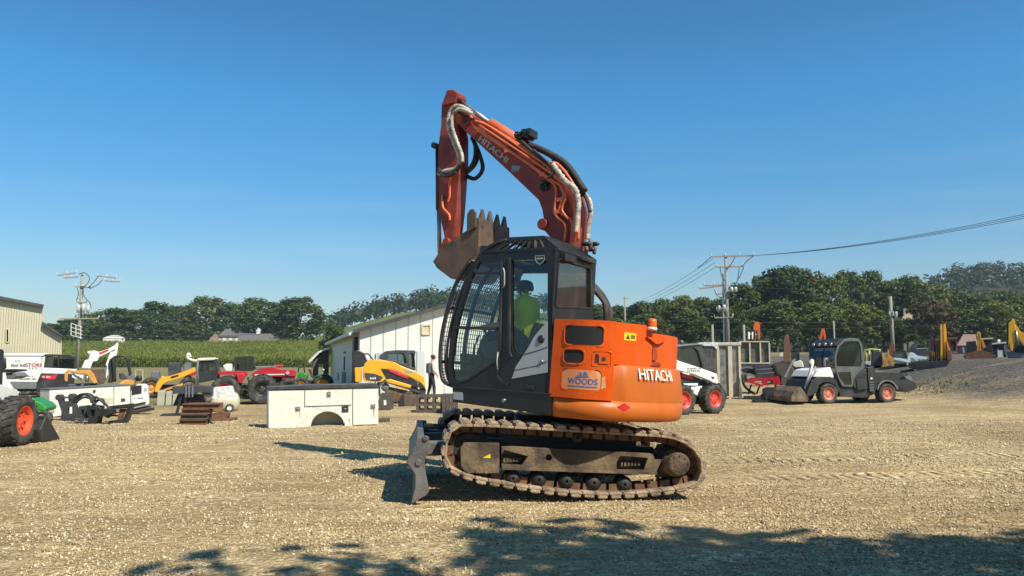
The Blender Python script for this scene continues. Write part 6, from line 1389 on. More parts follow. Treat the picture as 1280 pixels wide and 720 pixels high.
F, T = boom_far(1028, 48, 'paleorange', [zM([(298, 110), (310, 60), (322, 8), (345, 5), (358, 70), (356, 110), (345, 110), (335, 40), (322, 110)])], 'orange boom tip showing above the utility vehicle roof lamps')
part(T, 'body', M['black'], F, [(1012, 424), (1048, 424), (1048, 460), (1012, 460)], .4, 2.0, bevel=.05)

def zN(pts): return zz(pts, 8, 1140, 390)
F = FR(GB(1178, 40), -26); T = thing('excavator', 'yellow boom with maroon roofed cab on the bank, leftmost of the yellow machines', 'excavator', F, 'yellow excavators on the bank')
part(T, 'boom', M['catyellow'], F, zN([(285, 480), (285, 210), (280, 150), (290, 120), (302, 125), (306, 480)]), .0, .2, bevel=.015); part(T, 'boom', M['catyellow'], F, zN([(316, 470), (314, 130), (322, 118), (335, 125), (345, 200), (345, 300), (340, 470)]), .25, .45, bevel=.015)
part(T, 'arm', M['oldyellow'], F, zN([(342, 290), (350, 280), (385, 400), (382, 480), (365, 480), (362, 400)]), .05, .4, bevel=.01); part(T, 'cab_roof', M['maroon'], F, zN([(168, 285), (175, 268), (300, 258), (455, 253), (458, 268), (340, 275), (180, 296)]), .3, 2.0, bevel=.04)
part(T, 'cab', M['maroon'], F, zN([(180, 295), (450, 272), (455, 400), (400, 410), (400, 480), (180, 480)]), .45, 1.9, [zN([(385, 290), (440, 288), (442, 385), (390, 390)]), zN([(215, 320), (232, 320), (235, 440), (218, 440)])], bevel=.02); part(T, 'cab_glass', M['tealglass'], F, zN([(380, 285), (445, 284), (446, 390), (386, 394)]), .5, .51)
part(T, 'bucket', M['rust'], F, zN([(345, 380), (385, 380), (400, 440), (395, 485), (350, 480)]), -.1, .6, bevel=.03); part(T, 'crawler_track', M['rubber'], F, zN([(170, 470), (400, 470), (400, 500), (170, 500)]), .2, .7, bevel=.06)
for k in range(5): part(T, 'guard_post', M['oldyellow'], F, zN([(200 + k * 20, 400), (206 + k * 20, 400), (206 + k * 20, 470), (200 + k * 20, 470)]), .40, .44)
F = FR(GB(1224, 42), -28); T = thing('excavator', 'small orange boom over a rust red bucket on the bank, middle of the yellow machines', 'excavator', F, 'yellow excavators on the bank')
part(T, 'boom', M['oldyellow'], F, zN([(652, 390), (655, 260), (642, 235), (650, 200), (672, 195), (688, 215), (690, 260), (690, 390), (675, 390), (672, 280), (665, 390)]), .0, .3, bevel=.015); part(T, 'arm', M['oldyellow'], F, zN([(686, 260), (700, 262), (735, 340), (730, 362), (705, 350), (696, 300)]), .05, .3, bevel=.01)
part(T, 'bucket', M['rust'], F, zN([(520, 440), (560, 410), (640, 392), (740, 395), (830, 440), (820, 462), (640, 466), (540, 466)]), -.2, .9, bevel=.05); part(T, 'cab', M['black'], F, zN([(550, 295), (640, 288), (645, 400), (555, 405)]), .5, 1.6, bevel=.03)
part(T, 'cab_roof', M['cream'], F, zN([(700, 262), (810, 255), (812, 270), (700, 274)]), .4, 1.6); part(T, 'cab_frame', M['black'], F, zN([(720, 274), (800, 270), (805, 400), (735, 400)]), .6, 1.5, bevel=.03); part(T, 'work_lamp', M['offwhite'], F, zN([(505, 360), (522, 350), (530, 400), (515, 410)]), .2, .4)
F = FR(GB(1268, 40), -30); T = thing('excavator', 'tall bright yellow folded boom at the right edge, largest of the yellow machines', 'excavator', F, 'yellow excavators on the bank')
part(T, 'arm', M['catyellow'], F, zN([(962, 350), (965, 110), (985, 95), (1000, 68), (1022, 72), (1032, 110), (1035, 160), (1030, 300), (1005, 390), (985, 380), (975, 300)]), .0, .3, bevel=.02); part(T, 'boom', M['catyellow'], F, zN([(1022, 120), (1040, 130), (1090, 200), (1180, 230), (1180, 360), (1120, 340), (1060, 250), (1030, 190)]), .05, .35, bevel=.02)
part(T, 'arm_link', M['black'], F, zN([(945, 110), (965, 85), (985, 95), (965, 115), (962, 330), (952, 330)]), .05, .2); part(T, 'engine_box', M['black'], F, zN([(1020, 420), (1030, 350), (1060, 338), (1200, 335), (1200, 420)]), .4, 1.6, bevel=.04); part(T, 'body', M['midgrey'], F, zN([(960, 395), (1000, 400), (1200, 425), (1200, 480), (975, 460)]), .2, 1.8, bevel=.05)
mb = MB(); mb.cyl(F.ty(*zN([(1060, 330)])[0], .0), F.ty(*zN([(1040, 180)])[0], .0), .05); mb.build('cylinder', M['steel'], T)
F = FR(GB(1250, 43), -29); T = thing('pickup_truck', 'dark vehicle with a pale roof and white square plate left of the tallest yellow boom', 'truck', F)
part(T, 'cab', M['darkgrey'], F, zN([(735, 345), (760, 318), (880, 310), (940, 320), (950, 450), (735, 450)]), .2, 1.6, [zN([(770, 345), (860, 335), (862, 400), (772, 405)])], bevel=.03); part(T, 'roof', M['offwhite'], F, zN([(750, 322), (860, 305), (942, 300), (942, 315), (760, 332)]), .1, 1.7, bevel=.03); part(T, 'plate', M['white'], F, zN([(855, 385), (912, 380), (914, 448), (858, 454)]), .15, .19)
part(T, 'window', M['tealglass'], F, zN([(768, 343), (862, 333), (864, 402), (770, 407)]), .24, .25); mb = MB(); mb.ball(F.ty(*zN([(866, 290)])[0], .8), .09); mb.build('beacon', M['offwhite'], T)
part(T, 'quarter_panel', M['midgrey'], F, zN([(915, 330), (945, 330), (975, 430), (940, 445), (925, 400)]), .12, .19)
mb = MB(); q = F.ty(*zN([(800, 450)])[0], .2); wheel(T, (q.x, .3, .38), .38, .25, M['midgrey'], -1, .6, 14)

def zP(pts): return zz(pts, 9, 1070, 400)
F = FR(GB(1140, 40), -26); T = thing('mini_excavator', 'small machine with a folded pale blue white arm on the bank behind the cargo bed', 'excavator', F)
part(T, 'arm', mat('pale blue white paint', (.62, .70, .74), .45), F, zP([(420, 425), (500, 430), (575, 450), (592, 380), (610, 366), (640, 368), (690, 402), (800, 420), (790, 442), (710, 440), (690, 468), (640, 430), (612, 425), (610, 478), (585, 512), (565, 500), (580, 480), (500, 462), (430, 450)]), 0, .25, bevel=.015)
part(T, 'cab', M['black'], F, zP([(420, 370), (440, 350), (560, 342), (580, 430), (430, 430)]), .3, 1.3, [zP([(440, 365), (530, 358), (540, 415), (445, 418)])], bevel=.02); part(T, 'cab_glass', M['tealglass'], F, zP([(438, 363), (532, 356), (542, 417), (443, 420)]), .34, .35)
part(T, 'body', M['offwhite'], F, zP([(420, 430), (580, 445), (590, 490), (440, 495)]), .25, 1.3, bevel=.03); part(T, 'crawler_track', M['rubber'], F, zP([(430, 490), (620, 490), (620, 530), (430, 530)]), .2, 1.4, bevel=.04)
F = FR(GB(1168, 37), -26); T = thing('flatbed_trailer', 'low black flatbed trailer standing on the bank below the maroon cab', 'trailer', F)
part(T, 'bed', M['black'], F, zP([(590, 478), (760, 470), (1000, 455), (1060, 462), (1020, 520), (930, 545), (600, 540)]), 0, 1.2, bevel=.03)
for k in range(6): part(T, 'stake', M['greywood'], F, zP([(700 + k * 50, 440 - k * 2), (710 + k * 50, 440 - k * 2), (712 + k * 50, 470 - k * 2), (700 + k * 50, 470 - k * 2)]), .05, .1)
for a in (700, 820): q = F.ty(*zP([(a, 540)])[0], .1); wheel(T, (q.x, .12, q.z), .26, .2, M['midgrey'], -1, .6, 12)
F = FR(GB(1152, 95), -27); T = thing('parked_car', 'dark car with a pale roof line parked in the shade under the trees', 'car', F)
part(T, 'body', M['darkgrey'], F, [(1138, 440), (1143, 437.5), (1146, 436), (1158, 435.5), (1161, 439), (1166, 441), (1166, 449), (1138, 449)], 0, 1.7, bevel=.1); part(T, 'roof_rail', M['chrome'], F, [(1144, 437), (1147, 435.2), (1157.5, 434.8), (1159.5, 437), (1157, 435.8), (1147.5, 436.2)], -.03, .1)
for a in (1143, 1161): q = F.t(a, 448, 0); wheel(T, (q[0], .1, .33), .33, .2, M['midgrey'], -1, .6, 10)
F = FR(GB(1106, 42), -24); T = thing('excavator', 'rusty yellow jumble of digger arms behind the cargo bed', 'excavator', F)
part(T, 'arm', M['oldyellow'], F, zP([(290, 380), (310, 375), (320, 430), (350, 440), (355, 340), (370, 335), (375, 400), (420, 430), (410, 500), (380, 510), (360, 460), (330, 510), (300, 500), (315, 460), (290, 420)]), 0, .4, bevel=.02); part(T, 'boom', M['rust'], F, zP([(365, 330), (375, 280), (410, 245), (430, 270), (440, 360), (415, 400), (385, 410)]), .1, .4, bevel=.02); part(T, 'body', M['darkgrey'], F, zP([(180, 340), (290, 350), (300, 520), (170, 520)]), .3, 1.6, bevel=.05)
F = FR(GB(1090, 44), -23); T = thing('roll_bar_tractor', 'yellow green roll frame of a small machine right behind the arched cab', 'tractor', F)
mb = MB(); mb.tube(F.L3(zP([(100, 470), (115, 400), (95, 340), (170, 330), (265, 335), (270, 470)]), 0), .06, 7); mb.tube(F.L3(zP([(145, 470), (150, 335)]), .5), .06, 7); mb.build('roll_frame', mat('yellow green paint', (.42, .42, .10), .5), T)
part(T, 'hood', M['offwhite'], F, zP([(95, 475), (120, 462), (200, 465), (200, 485), (165, 512), (110, 510)]), -.1, .6, bevel=.04); part(T, 'body', M['black'], F, zP([(190, 350), (265, 360), (265, 470), (200, 480)]), .1, 1.2, bevel=.05)
# weeds at the foot of the bank
gr = MB(); r2 = random.Random(4)
for k in range(420):
    x = r2.gauss(17.0, .9); y = r2.gauss(31.5, 1.2); z = gh(x, y); h = r2.uniform(.04, .14); a = r2.uniform(0, 6.3); w_ = .03; dx, dy = math.cos(a), math.sin(a); lx, ly = r2.uniform(-.12, .12), r2.uniform(-.12, .12)
    gr.add([(x - dx * w_, y - dy * w_, z - .02), (x + dx * w_, y + dy * w_, z - .02), (x + lx, y + ly, z + h)], [(0, 1, 2)])
tag(gr.build('weeds', mat('yellowing weeds', (.13, .14, .04), .8, var=.4, scale=2), None, 0, False), 'patch of yellowing weeds at the foot of the gravel bank', 'weeds', kind='stuff')
# ------------------------------------------------------------------ buildings
def ribbed(name, col, sc, axis='x', var=.05, streak=.12):
    m = mat(name, col, .5, var=var, scale=1.5, streak=streak, dustcol=tuple(c * .75 for c in col)); nt = m.node_tree; N = nt.nodes; L = nt.links
    tc = N.new('ShaderNodeTexCoord'); w_ = N.new('ShaderNodeTexWave'); w_.wave_type = 'BANDS'; w_.bands_direction = axis.upper(); w_.wave_profile = 'SAW'; w_.inputs['Scale'].default_value = sc
    L.new(tc.outputs['Object'], w_.inputs['Vector']); r = N.new('ShaderNodeValToRGB'); r.color_ramp.elements[0].position = .80; r.color_ramp.elements[1].position = .9; L.new(w_.outputs['Fac'], r.inputs['Fac'])
    bp = N.new('ShaderNodeBump'); bp.inputs['Strength'].default_value = .8; bp.inputs['Distance'].default_value = .05; L.new(r.outputs['Color'], bp.inputs['Height']); L.new(bp.outputs['Normal'], N['Principled BSDF'].inputs['Normal']); return m
M['darkroof'] = mat('dark metal roof', (.05, .055, .055), .5)
M['greyshingle'] = mat('grey shingles', (.11, .105, .10), .9, var=.15, scale=8)
# left metal building
F = FR(G(54, 487), 32.5)
T = thing('metal_building', 'tall beige metal building with a lean-to and a small window at the left edge', 'building', F)
wl_ = clampz(F.P([(-160, 350), (0, 374.5), (54, 384.5), (54, 487), (-160, 487)], 0)); wn = F.P([(7.5, 411.5), (11, 411.5), (11, 428), (7.5, 428)], 0)
mb = MB(); mb.prism(wl_, 0, .2, [wn]); xr0 = wl_[2][0]; mb.box(xr0 - .2, xr0, .2, 14, 0, wl_[2][1]); mb.build('wall', ribbed('beige metal sheet', (.50, .45, .31), 2.7), T)
mb = MB(); lt_ = clampz(F.P([(54, 406), (77, 421), (77, 487), (54, 487)], 0)); lt_[0] = (xr0, lt_[0][1]); lt_[3] = (xr0, .01); mb.prism(lt_, .02, .2); mb.box(lt_[1][0] - .2, lt_[1][0], .2, 14, 0, lt_[1][1]); mb.build('lean_to_wall', ribbed('beige metal sheet b', (.50, .45, .31), 2.7), T)
mb = MB(); p = F.P([(-160, 350), (0, 374.5), (54, 384.5), (55, 381.2), (0, 370.5), (-160, 345)], 0); mb.prism(p, -.3, 14); mb.build('roof', M['darkroof'], T)
mb = MB(); p = F.P([(54, 406), (77.5, 421), (78.5, 419.5), (54, 402)], 0); p[0] = (xr0, p[0][1]); p[3] = (xr0, p[3][1]); mb.prism(p, -.3, 14); mb.build('lean_to_roof', M['darkroof'], T)
f = MB(); q = wn; 
for i in range(4): a, b = q[i], q[(i + 1) % 4]; f.bar((a[0], -.03, a[1]), (b[0], -.03, b[1]), .05, .05, up=V((0, 1, 0)))
fo_ = f.build('window', M['cream'], T); g = MB(); g.prism(wn, .08, .09); g.build('pane', M['vent'], fo_)
# white shed
F = FR(G(448.5, 499), 16.5)
T = thing('metal_shed', 'white metal shed with shaded grey side and low gable behind the yellow loader', 'shed', F)
e0 = F.t(448.5, 414)[1]; ap = F.t(572, 379.5); W_ = ap[0] * 2
gm = ribbed('white metal sheet', (.66, .66, .60), .62, streak=.06); gs = ribbed('white metal sheet side', (.66, .66, .60), .62, 'y', streak=.06)
mb = MB(); mb.prism([(0, 0), (W_, 0), (W_, e0), (ap[0], ap[1]), (0, e0)], 0, .12); mb.build('gable_wall', gm, T)
LN = 19.5; mb = MB(); mb.box(0, .12, .12, LN, 0, e0); mb.box(W_ - .12, W_, .12, LN, 0, e0); mb.prism([(0, 0), (W_, 0), (W_, e0), (ap[0], ap[1]), (0, e0)], LN, LN + .1); mb.build('side_wall', gs, T)
sl = (ap[1] - e0) / ap[0]
for sg, nm in ((1, 'roof'), (-1, 'roof')):
    mb = MB(); xa, xb2 = (-.28, ap[0]) if sg > 0 else (W_ + .28, ap[0]); za = e0 - .28 * sl
    mb.prism([(xa, za + .03), (xb2, ap[1] + .03), (xb2, ap[1] + .13), (xa, za + .13)], -.25, LN + .3); mb.build(nm, ribbed('pale roof sheet', (.70, .70, .66), .8, 'y'), T)
mb = MB(); mb.prism([(-.30, e0 - .1), (ap[0], ap[1] - .02), (ap[0], ap[1] + .14), (-.30, e0 + .05)], -.31, -.252); mb.prism([(W_ + .30, e0 - .1), (ap[0], ap[1] - .02), (ap[0], ap[1] + .14), (W_ + .30, e0 + .05)], -.31, -.252); mb.build('gable_trim', M['darkroof'], T)
vt_ = F.P([(527.5, 406.5), (537.5, 406), (537.5, 417.5), (527.5, 418)], 0); mb = MB()
for i in range(4): a, b = vt_[i], vt_[(i + 1) % 4]; mb.bar((a[0], -.03, a[1]), (b[0], -.03, b[1]), .06, .05, up=V((0, 1, 0)))
v_ = mb.build('gable_vent', mat('yellowed vent frame', (.62, .52, .32), .6), T); mb = MB(); mb.prism(vt_, -.012, -.002); mb.build('louvre', mat('yellowed louvre', (.55, .47, .32), .7), v_)
part(T, 'sliding_door', ribbed('grey white door sheet', (.52, .54, .52), .8), F, [(470, 441), (531, 439), (531, 499), (470, 499)], -.09, -.03)
for pz_ in ([(437, 440), (442.5, 437), (442.5, 438.3), (437, 441.3)], ): pass
for (y0_, y1_, z0_, z1_) in ((7.2, 8.4, 1.9, 2.0), (7.6, 8.2, 1.05, 1.75), (7.0, 9.2, .3, 1.0), (3.2, 3.6, .3, .6), (12, 12.4, .5, .9)):
    mb = MB(); mb.box(-.04, -.002, y0_, y1_, z0_, z1_); mb.build('wall_fitting', M['darkgrey'], T)
mb = MB(); mb.box(-.16, -.002, .7, 1.6, .05, e0 - .2); mb.build('dark_door', M['black'], T)
mb = MB(); mb.box(-.42, -.29, .2, LN, e0 - .16, e0 - .04); mb.build('gutter', M['white'], T)
# lean-to behind the shed
F2 = FR(G(396, 482), 16.5); T = thing('open_lean_to', 'weathered grey lean-to shelter at the far corner of the white shed', 'shelter', F2)
mb = MB(); pp(mb, F2, [(391, 484), (391, 452), (397, 440), (411, 437), (411, 484), (404, 484), (404, 455), (398, 455), (398, 484)], 0, .15); mb.build('wall', M['greywood'], T)
mb = MB(); p = F2.P([(386, 451.5), (398, 439.5), (411, 434), (412, 436), (399, 441), (387, 453.5)], 0); mb.prism(p, -.3, 3); mb.build('roof', M['offwhite'], T)

# far farm buildings
F = FR(V((D(342, 452, 272).x, 272, gh(D(342, 452, 272).x, 272) + .4)), 12)
T = thing('farm_barn', 'long low barn with grey shingle roof and two white cupolas beyond the corn', 'barn', F)
xa = F.t(297, 428)[0]; xb2 = F.t(372, 428)[0]; xc = F.t(384.5, 428)[0]; zr_ = F.t(330, 416.5)[1]; ze = F.t(330, 426)[1]
mb = MB(); mb.box(xa + .4, xb2, 0, 6, -1, ze); mb.build('wall', mat('grey barn wall', (.16, .15, .14), .8), T)
mb = MB(); mb.prism([(xb2, -1), (xc, -1), (xc, ze), ((xb2 + xc) / 2, zr_ - .1), (xb2, ze)], -.4, 6.0); mb.build('gable_wall', mat('stone gable', (.22, .20, .16), .8), T)
mb = MB(); mb.add([(xa, -.6, ze - .2), (xb2 + .2, -.6, ze - .2), (xb2 + .2, 3, zr_), (xa, 3, zr_), (xa, 6.6, ze - .2), (xb2 + .2, 6.6, ze - .2)], [(0, 1, 2, 3), (3, 2, 5, 4)]); mb.build('roof', M['greyshingle'], T)
mb = MB(); mb.tube([(xb2 - .3, -.8, ze - .3), ((xb2 + xc) / 2, -.8, zr_ + .15), (xc + .4, -.8, ze - .3)], .22, 5); mb.build('gable_trim', M['white'], T)
for a in (323, 358):
    q = F.t(a, 417, 3)[0]; mb = MB(); mb.box(q - .6, q + .6, 2.4, 3.6, zr_ - .2, zr_ + .9); mb.lathe([(.95, zr_ + .9), (.1, zr_ + 1.9), (0, zr_ + 2.2)], (q, 3, 0), 4, 'z', False); mb.build('cupola', M['white'], T)
for k in range(9): q = xa + 2 + (xb2 - xa - 3) * k / 9; mb = MB(); mb.box(q, q + .9, -.06, -.004, ze - 1.1, ze - .35); mb.build('window', M['darkgrey'], T)
F = FR(V((D(288, 452, 285).x, 285, gh(D(288, 452, 285).x, 285))), 10)
T = thing('farmhouse', 'farmhouse with a steep grey roof and tan gable left of the long barn', 'house', F)
xa = F.t(272, 420)[0]; xb2 = F.t(308, 420)[0]; zr_ = F.t(290, 411)[1]; ze = F.t(290, 420)[1]
mb = MB(); mb.box(xa + .3, xb2 - .3, 0, 7, -1, ze); mb.build('wall', mat('tan house wall', (.38, .33, .26), .8), T)
mb = MB(); mb.add([(xa, -.5, ze - .2), (xb2, -.5, ze - .2), (xb2 - .3, 3.5, zr_), (xa + 2, 3.5, zr_), (xa, 7.5, ze - .2), (xb2, 7.5, ze - .2)], [(0, 1, 2, 3), (3, 2, 5, 4), (0, 3, 4), (1, 5, 2)]); mb.build('roof', M['greyshingle'], T)
g0 = F.t(262, 424)[0]; g1 = F.t(275, 424)[0]; mb = MB(); mb.prism([(g0, -1), (g1, -1), (g1, ze - 1.6), ((g0 + g1) / 2, ze + .6), (g0, ze - 1.6)], -1.5, 4); mb.build('porch_gable', mat('brown gable', (.30, .20, .14), .8), T)
mb = MB(); q = F.t(307, 410, 3)[0]; mb.box(q - .5, q + .5, 3, 4, ze, zr_ + 1.2); mb.build('chimney', M['greyshingle'], T)
for k in range(4): q = xa + 2 + k * 2.2; mb = MB(); mb.box(q, q + .9, -.06, -.003, ze - 1.8, ze - .6); mb.build('window', M['white'], T)
F = FR(V((D(143, 452, 268).x, 268, gh(D(143, 452, 268).x, 268))), 24)
T = thing('storage_tent', 'low white tent roof beyond the far edge of the corn at left', 'tent', F)
xa = F.t(128, 420)[0]; xb2 = F.t(157, 420)[0]; zt_ = F.t(143, 418.8)[1]; zl_ = F.t(143, 423)[1]
mb = MB(); mb.prism([(xa, zl_), (xa + 2.2, zt_ - .2), ((xa + xb2) / 2, zt_), (xb2 - 2, zt_ - .1), (xb2, zl_)], 0, 5); mb.build('roof', M['white'], T); mb = MB(); mb.box(xa + .2, xb2 - .2, .2, 4.8, -.5, zl_); mb.build('wall', M['offwhite'], T)
F = FR(V((D(1213, 452, 110).x, 110, gh(D(1213, 452, 110).x, 110))), -28); T = thing('wooden_house', 'brown roofed house half hidden behind the excavators on the bank', 'house', F)
xa = F.t(1196, 430)[0]; xb2 = F.t(1222, 430)[0]; zr_ = F.t(1208, 417)[1]; ze = F.t(1208, 431)[1]
mb = MB(); mb.box(xa + .3, xb2 - .3, 0, 7, 0, ze); mb.build('wall', mat('brown house wall', (.20, .13, .10), .8), T)
mb = MB(); mb.add([(xa, -.4, ze - .1), (xb2, -.4, ze - .1), (xb2, 3.5, zr_), (xa + 1, 3.5, zr_), (xa, 7.4, ze - .1), (xb2, 7.4, ze - .1)], [(0, 1, 2, 3), (3, 2, 5, 4), (0, 3, 4), (1, 5, 2)]); mb.build('roof', mat('brown shingles', (.24, .15, .12), .9, var=.2, scale=5), T)
mb = MB(); mb.box(xa + 1.2, xa + 2.1, -.06, -.003, ze - 1.6, ze - .5); mb.build('window', M['glassveh'], T)
F = FR(V((D(1136, 452, 156).x, 156, gh(D(1136, 452, 156).x, 156) + 7)), -26); T = thing('hillside_house', 'tan roofed house among the trees beside the right hand pole', 'house', F)
xa = F.t(1126, 400)[0]; xb2 = F.t(1148, 400)[0]; zr_ = F.t(1137, 390)[1]; ze = F.t(1137, 399)[1]
mb = MB(); mb.box(xa + .3, xb2 - .3, 0, 7, -7.5, ze); mb.build('wall', mat('tan wall far', (.34, .27, .19), .8), T); mb = MB(); mb.add([(xa, -.4, ze - .1), (xb2, -.4, ze - .1), (xb2 - 1, 3.5, zr_), (xa + 1, 3.5, zr_), (xa, 7.4, ze - .1), (xb2, 7.4, ze - .1)], [(0, 1, 2, 3), (3, 2, 5, 4), (0, 3, 4), (1, 5, 2)]); mb.build('roof', mat('tan shingles', (.30, .23, .15), .9), T)
mb = MB(); mb.box(xa + .6, xa + 1.3, 3, 3.7, ze, zr_ + .9); mb.build('chimney', M['concrete'], T)

# ------------------------------------------------------------------ trees
def leafmat(name, c0, c1):
    m = bpy.data.materials.new(name); m.use_nodes = True; nt = m.node_tree; N = nt.nodes; L = nt.links; b = N['Principled BSDF']
    oi = N.new('ShaderNodeObjectInfo'); tc = N.new('ShaderNodeTexCoord'); n = N.new('ShaderNodeTexNoise'); n.inputs['Scale'].default_value = .55; n.inputs['Detail'].default_value = 3; L.new(tc.outputs['Object'], n.inputs['Vector'])
    a = N.new('ShaderNodeMath'); a.operation = 'MULTIPLY_ADD'; L.new(oi.outputs['Random'], a.inputs[0]); a.inputs[1].default_value = .35; L.new(n.outputs['Fac'], a.inputs[2])
    r = N.new('ShaderNodeValToRGB'); e = r.color_ramp.elements; e[0].position = .38; e[0].color = list(c0) + [1]; e[1].position = .85; e[1].color = list(c1) + [1]; L.new(a.outputs[0], r.inputs['Fac']); L.new(r.outputs['Color'], b.inputs['Base Color'])
    b.inputs['Roughness'].default_value = .6; b.inputs['Specular IOR Level'].default_value = .25
    t = N.new('ShaderNodeBsdfTranslucent'); L.new(r.outputs['Color'], t.inputs['Color']); mx = N.new('ShaderNodeMixShader'); mx.inputs['Fac'].default_value = .22; L.new(b.outputs[0], mx.inputs[1]); L.new(t.outputs[0], mx.inputs[2]); L.new(mx.outputs[0], N['Material Output'].inputs['Surface'])
    return m
LEAF = [leafmat('dark green leaves', (.022, .042, .010), (.075, .110, .024)), leafmat('mid green leaves', (.036, .062, .012), (.110, .150, .032)), leafmat('yellowish green leaves', (.050, .072, .014), (.145, .165, .038)), leafmat('reddish brown leaves', (.05, .035, .018), (.10, .075, .035))]
BARK = mat('bark', (.09, .07, .05), .9, var=.3, scale=3)
def leaf_quads(mb, c, rad, n, size, r_, flat=.75):
    for _ in range(n):
        d = V((r_.gauss(0, 1), r_.gauss(0, 1), r_.gauss(0, 1)))
        if d.length < 1e-3: continue
        d.normalize(); p = V(c) + V((d.x, d.y, d.z * flat)) * rad * (r_.random() ** .35)
        nrm = (d + V((r_.uniform(-.8, .8), r_.uniform(-.8, .8), r_.uniform(-.3, .9)))).normalized(); a = nrm.orthogonal().normalized(); a = Quaternion(nrm, r_.uniform(0, 6.28)) @ a; b = nrm.cross(a); s_ = size * r_.uniform(.6, 1.3)
        mb.add([p - a * s_ * .5 - b * s_ * .22, p + a * s_ * .1 - b * s_ * .42, p + a * s_ * .6, p + a * s_ * .05 + b * s_ * .42], [(0, 1, 2, 3)])
def tree_mesh(seed, h=18., w=11., n=62, per=56, leaf=.62, base=.05):
    r_ = random.Random(seed); tr = MB(); cr = MB()
    tr.tube([(0, 0, -.5), (.1, 0, h * .12), (r_.uniform(-.3, .3), r_.uniform(-.3, .3), h * .35), (r_.uniform(-.6, .6), r_.uniform(-.6, .6), h * .8)], [h * .026, h * .019, h * .014, h * .004], 8)
    tops = []
    for k in range(n):
        u = (k + .5) / n; zf = base + (1 - base) * (u ** .85) * .97; prof_ = math.sin(math.pi * min(1, (zf - base + .10) / (1.14 - base))) ** .7
        a = r_.uniform(0, 6.28); rad = w * .5 * prof_ * (.25 + .72 * r_.random() ** .5) * (1 + .22 * math.sin(3 * a + seed)); c = (rad * math.cos(a), rad * math.sin(a), zf * h * .95)
        cs = h * r_.uniform(.06, .115); leaf_quads(cr, c, cs, per, leaf, r_); tops.append(c)
    for k in range(9):
        c = tops[r_.randrange(len(tops))]; z0 = h * r_.uniform(.16, .45); tr.tube([(0, 0, z0), (c[0] * .5, c[1] * .5, z0 + (c[2] - z0) * .6), c], [h * .009, h * .006, h * .002], 5)
    return tr.mesh('trunk', BARK, False), cr
TV = []; OPEN_BASE = False
for sd in range(6):
    a, b = tree_mesh(sd + 1, 18, (11, 12.5, 10, 13.5, 11.5, 9)[sd], n=105, per=52); TV.append((a, {k: None for k in range(4)}, b))
for sd in range(6):
    a, b = tree_mesh(sd + 11, 18, (11, 12.5, 10, 13.5, 11.5, 9)[sd], n=90, per=54, base=.33); TV.append((a, {k: None for k in range(4)}, b))
def plant_tree(x, y, z, h, w, var, lm, lab, group, name='deciduous_tree', cat='tree', rz=0):
    tm, cache, cr = TV[var]
    if cache[lm] is None: cache[lm] = cr.mesh('crown', LEAF[lm], False)
    T = bpy.data.objects.new(name, None); COL.objects.link(T); T.location = (x, y, z); T.rotation_euler = (0, 0, rz); wv = (11, 12.5, 10, 13.5, 11.5, 9)[var % 6]; T.scale = (w / wv, w / wv, h / 18)
    for nm, me in (('trunk', tm), ('crown', cache[lm])): o = bpy.data.objects.new(nm, me); COL.objects.link(o); o.parent = T
    return tag(T, lab, cat, group)
rt = random.Random(12)
def tree_px(px, top, wpx, Y, lm, lab, group):
    p = D(px, 452, Y); z = gh(p.x, Y); h = (D(px, top, Y).z - z) / .985; w = wpx * Y / FPX
    return plant_tree(p.x, Y, z, h, w, rt.randrange(6) + 6 * OPEN_BASE, lm, lab, group, rz=rt.uniform(0, 6.28))
OPEN_BASE = True
RT = [(752, 380, 30, 0), (776, 382, 32, 1), (800, 377, 38, 0), (826, 373, 40, 1), (851, 369, 42, 0), (877, 371, 42, 1), (903, 373, 40, 0), (931, 353, 46, 0), (958, 343, 50, 1), (985, 331, 56, 0), (1013, 335, 50, 0), (1042, 344, 48, 1), (1066, 337, 46, 0), (1091, 338, 46, 0), (1118, 350, 46, 1), (1143, 343, 48, 0), (1170, 354, 48, 1), (1197, 362, 50, 0), (1227, 366, 52, 1), (1257, 363, 52, 0), (1289, 367, 54, 1)]
for k, (a, t, w_, lm) in enumerate(RT): lm = 2 if k % 6 == 4 else lm; tree_px(a, t, w_ * 1.12, 168 + rt.uniform(-8, 14), lm, 'dark green tree in the tall row on the right, behind the lower trees' if a > 915 else 'lower green tree between the excavator and the double pole', 'tall trees on the right' if a > 915 else 'lower trees behind the excavator')
for k, (a, t, w_, lm) in enumerate(((765, 396, 40, 1), (812, 392, 44, 2), (862, 388, 46, 1), (918, 384, 46, 1), (972, 374, 50, 2), (1024, 378, 54, 1), (1078, 380, 52, 2), (1106, 392, 40, 1), (1204, 384, 52, 1), (1244, 376, 56, 2), (1282, 380, 54, 1))): tree_px(a, t, w_ * 1.15, 150 + rt.uniform(-5, 6), lm, 'lighter green tree low in front of the tall dark row on the right', 'lower trees on the right')
tree_px(1136, 400, 40, 144, 1, 'low green tree in front of the tan roofed house on the right', None)
tree_px(1166, 374, 56, 128, 3, 'reddish brown leaved tree in front of the green row on the right', None)
OPEN_BASE = False
LT = [(64, 404, 40, 1), (88, 398, 44, 0), (114, 390, 48, 1), (142, 384, 52, 0), (166, 386, 44, 1), (192, 376, 50, 0), (222, 381, 46, 1), (255, 369, 60, 0), (288, 377, 48, 0), (318, 371, 54, 1), (346, 377, 50, 0), (373, 370, 58, 0)]
for k, (a, t, w_, lm) in enumerate(LT): lm = 2 if k % 5 == 2 else lm; tree_px(a, t, w_ * 1.12, 300 + rt.uniform(-25, 40), lm, 'dark green tree in the row beyond the corn on the left', 'trees beyond the corn')
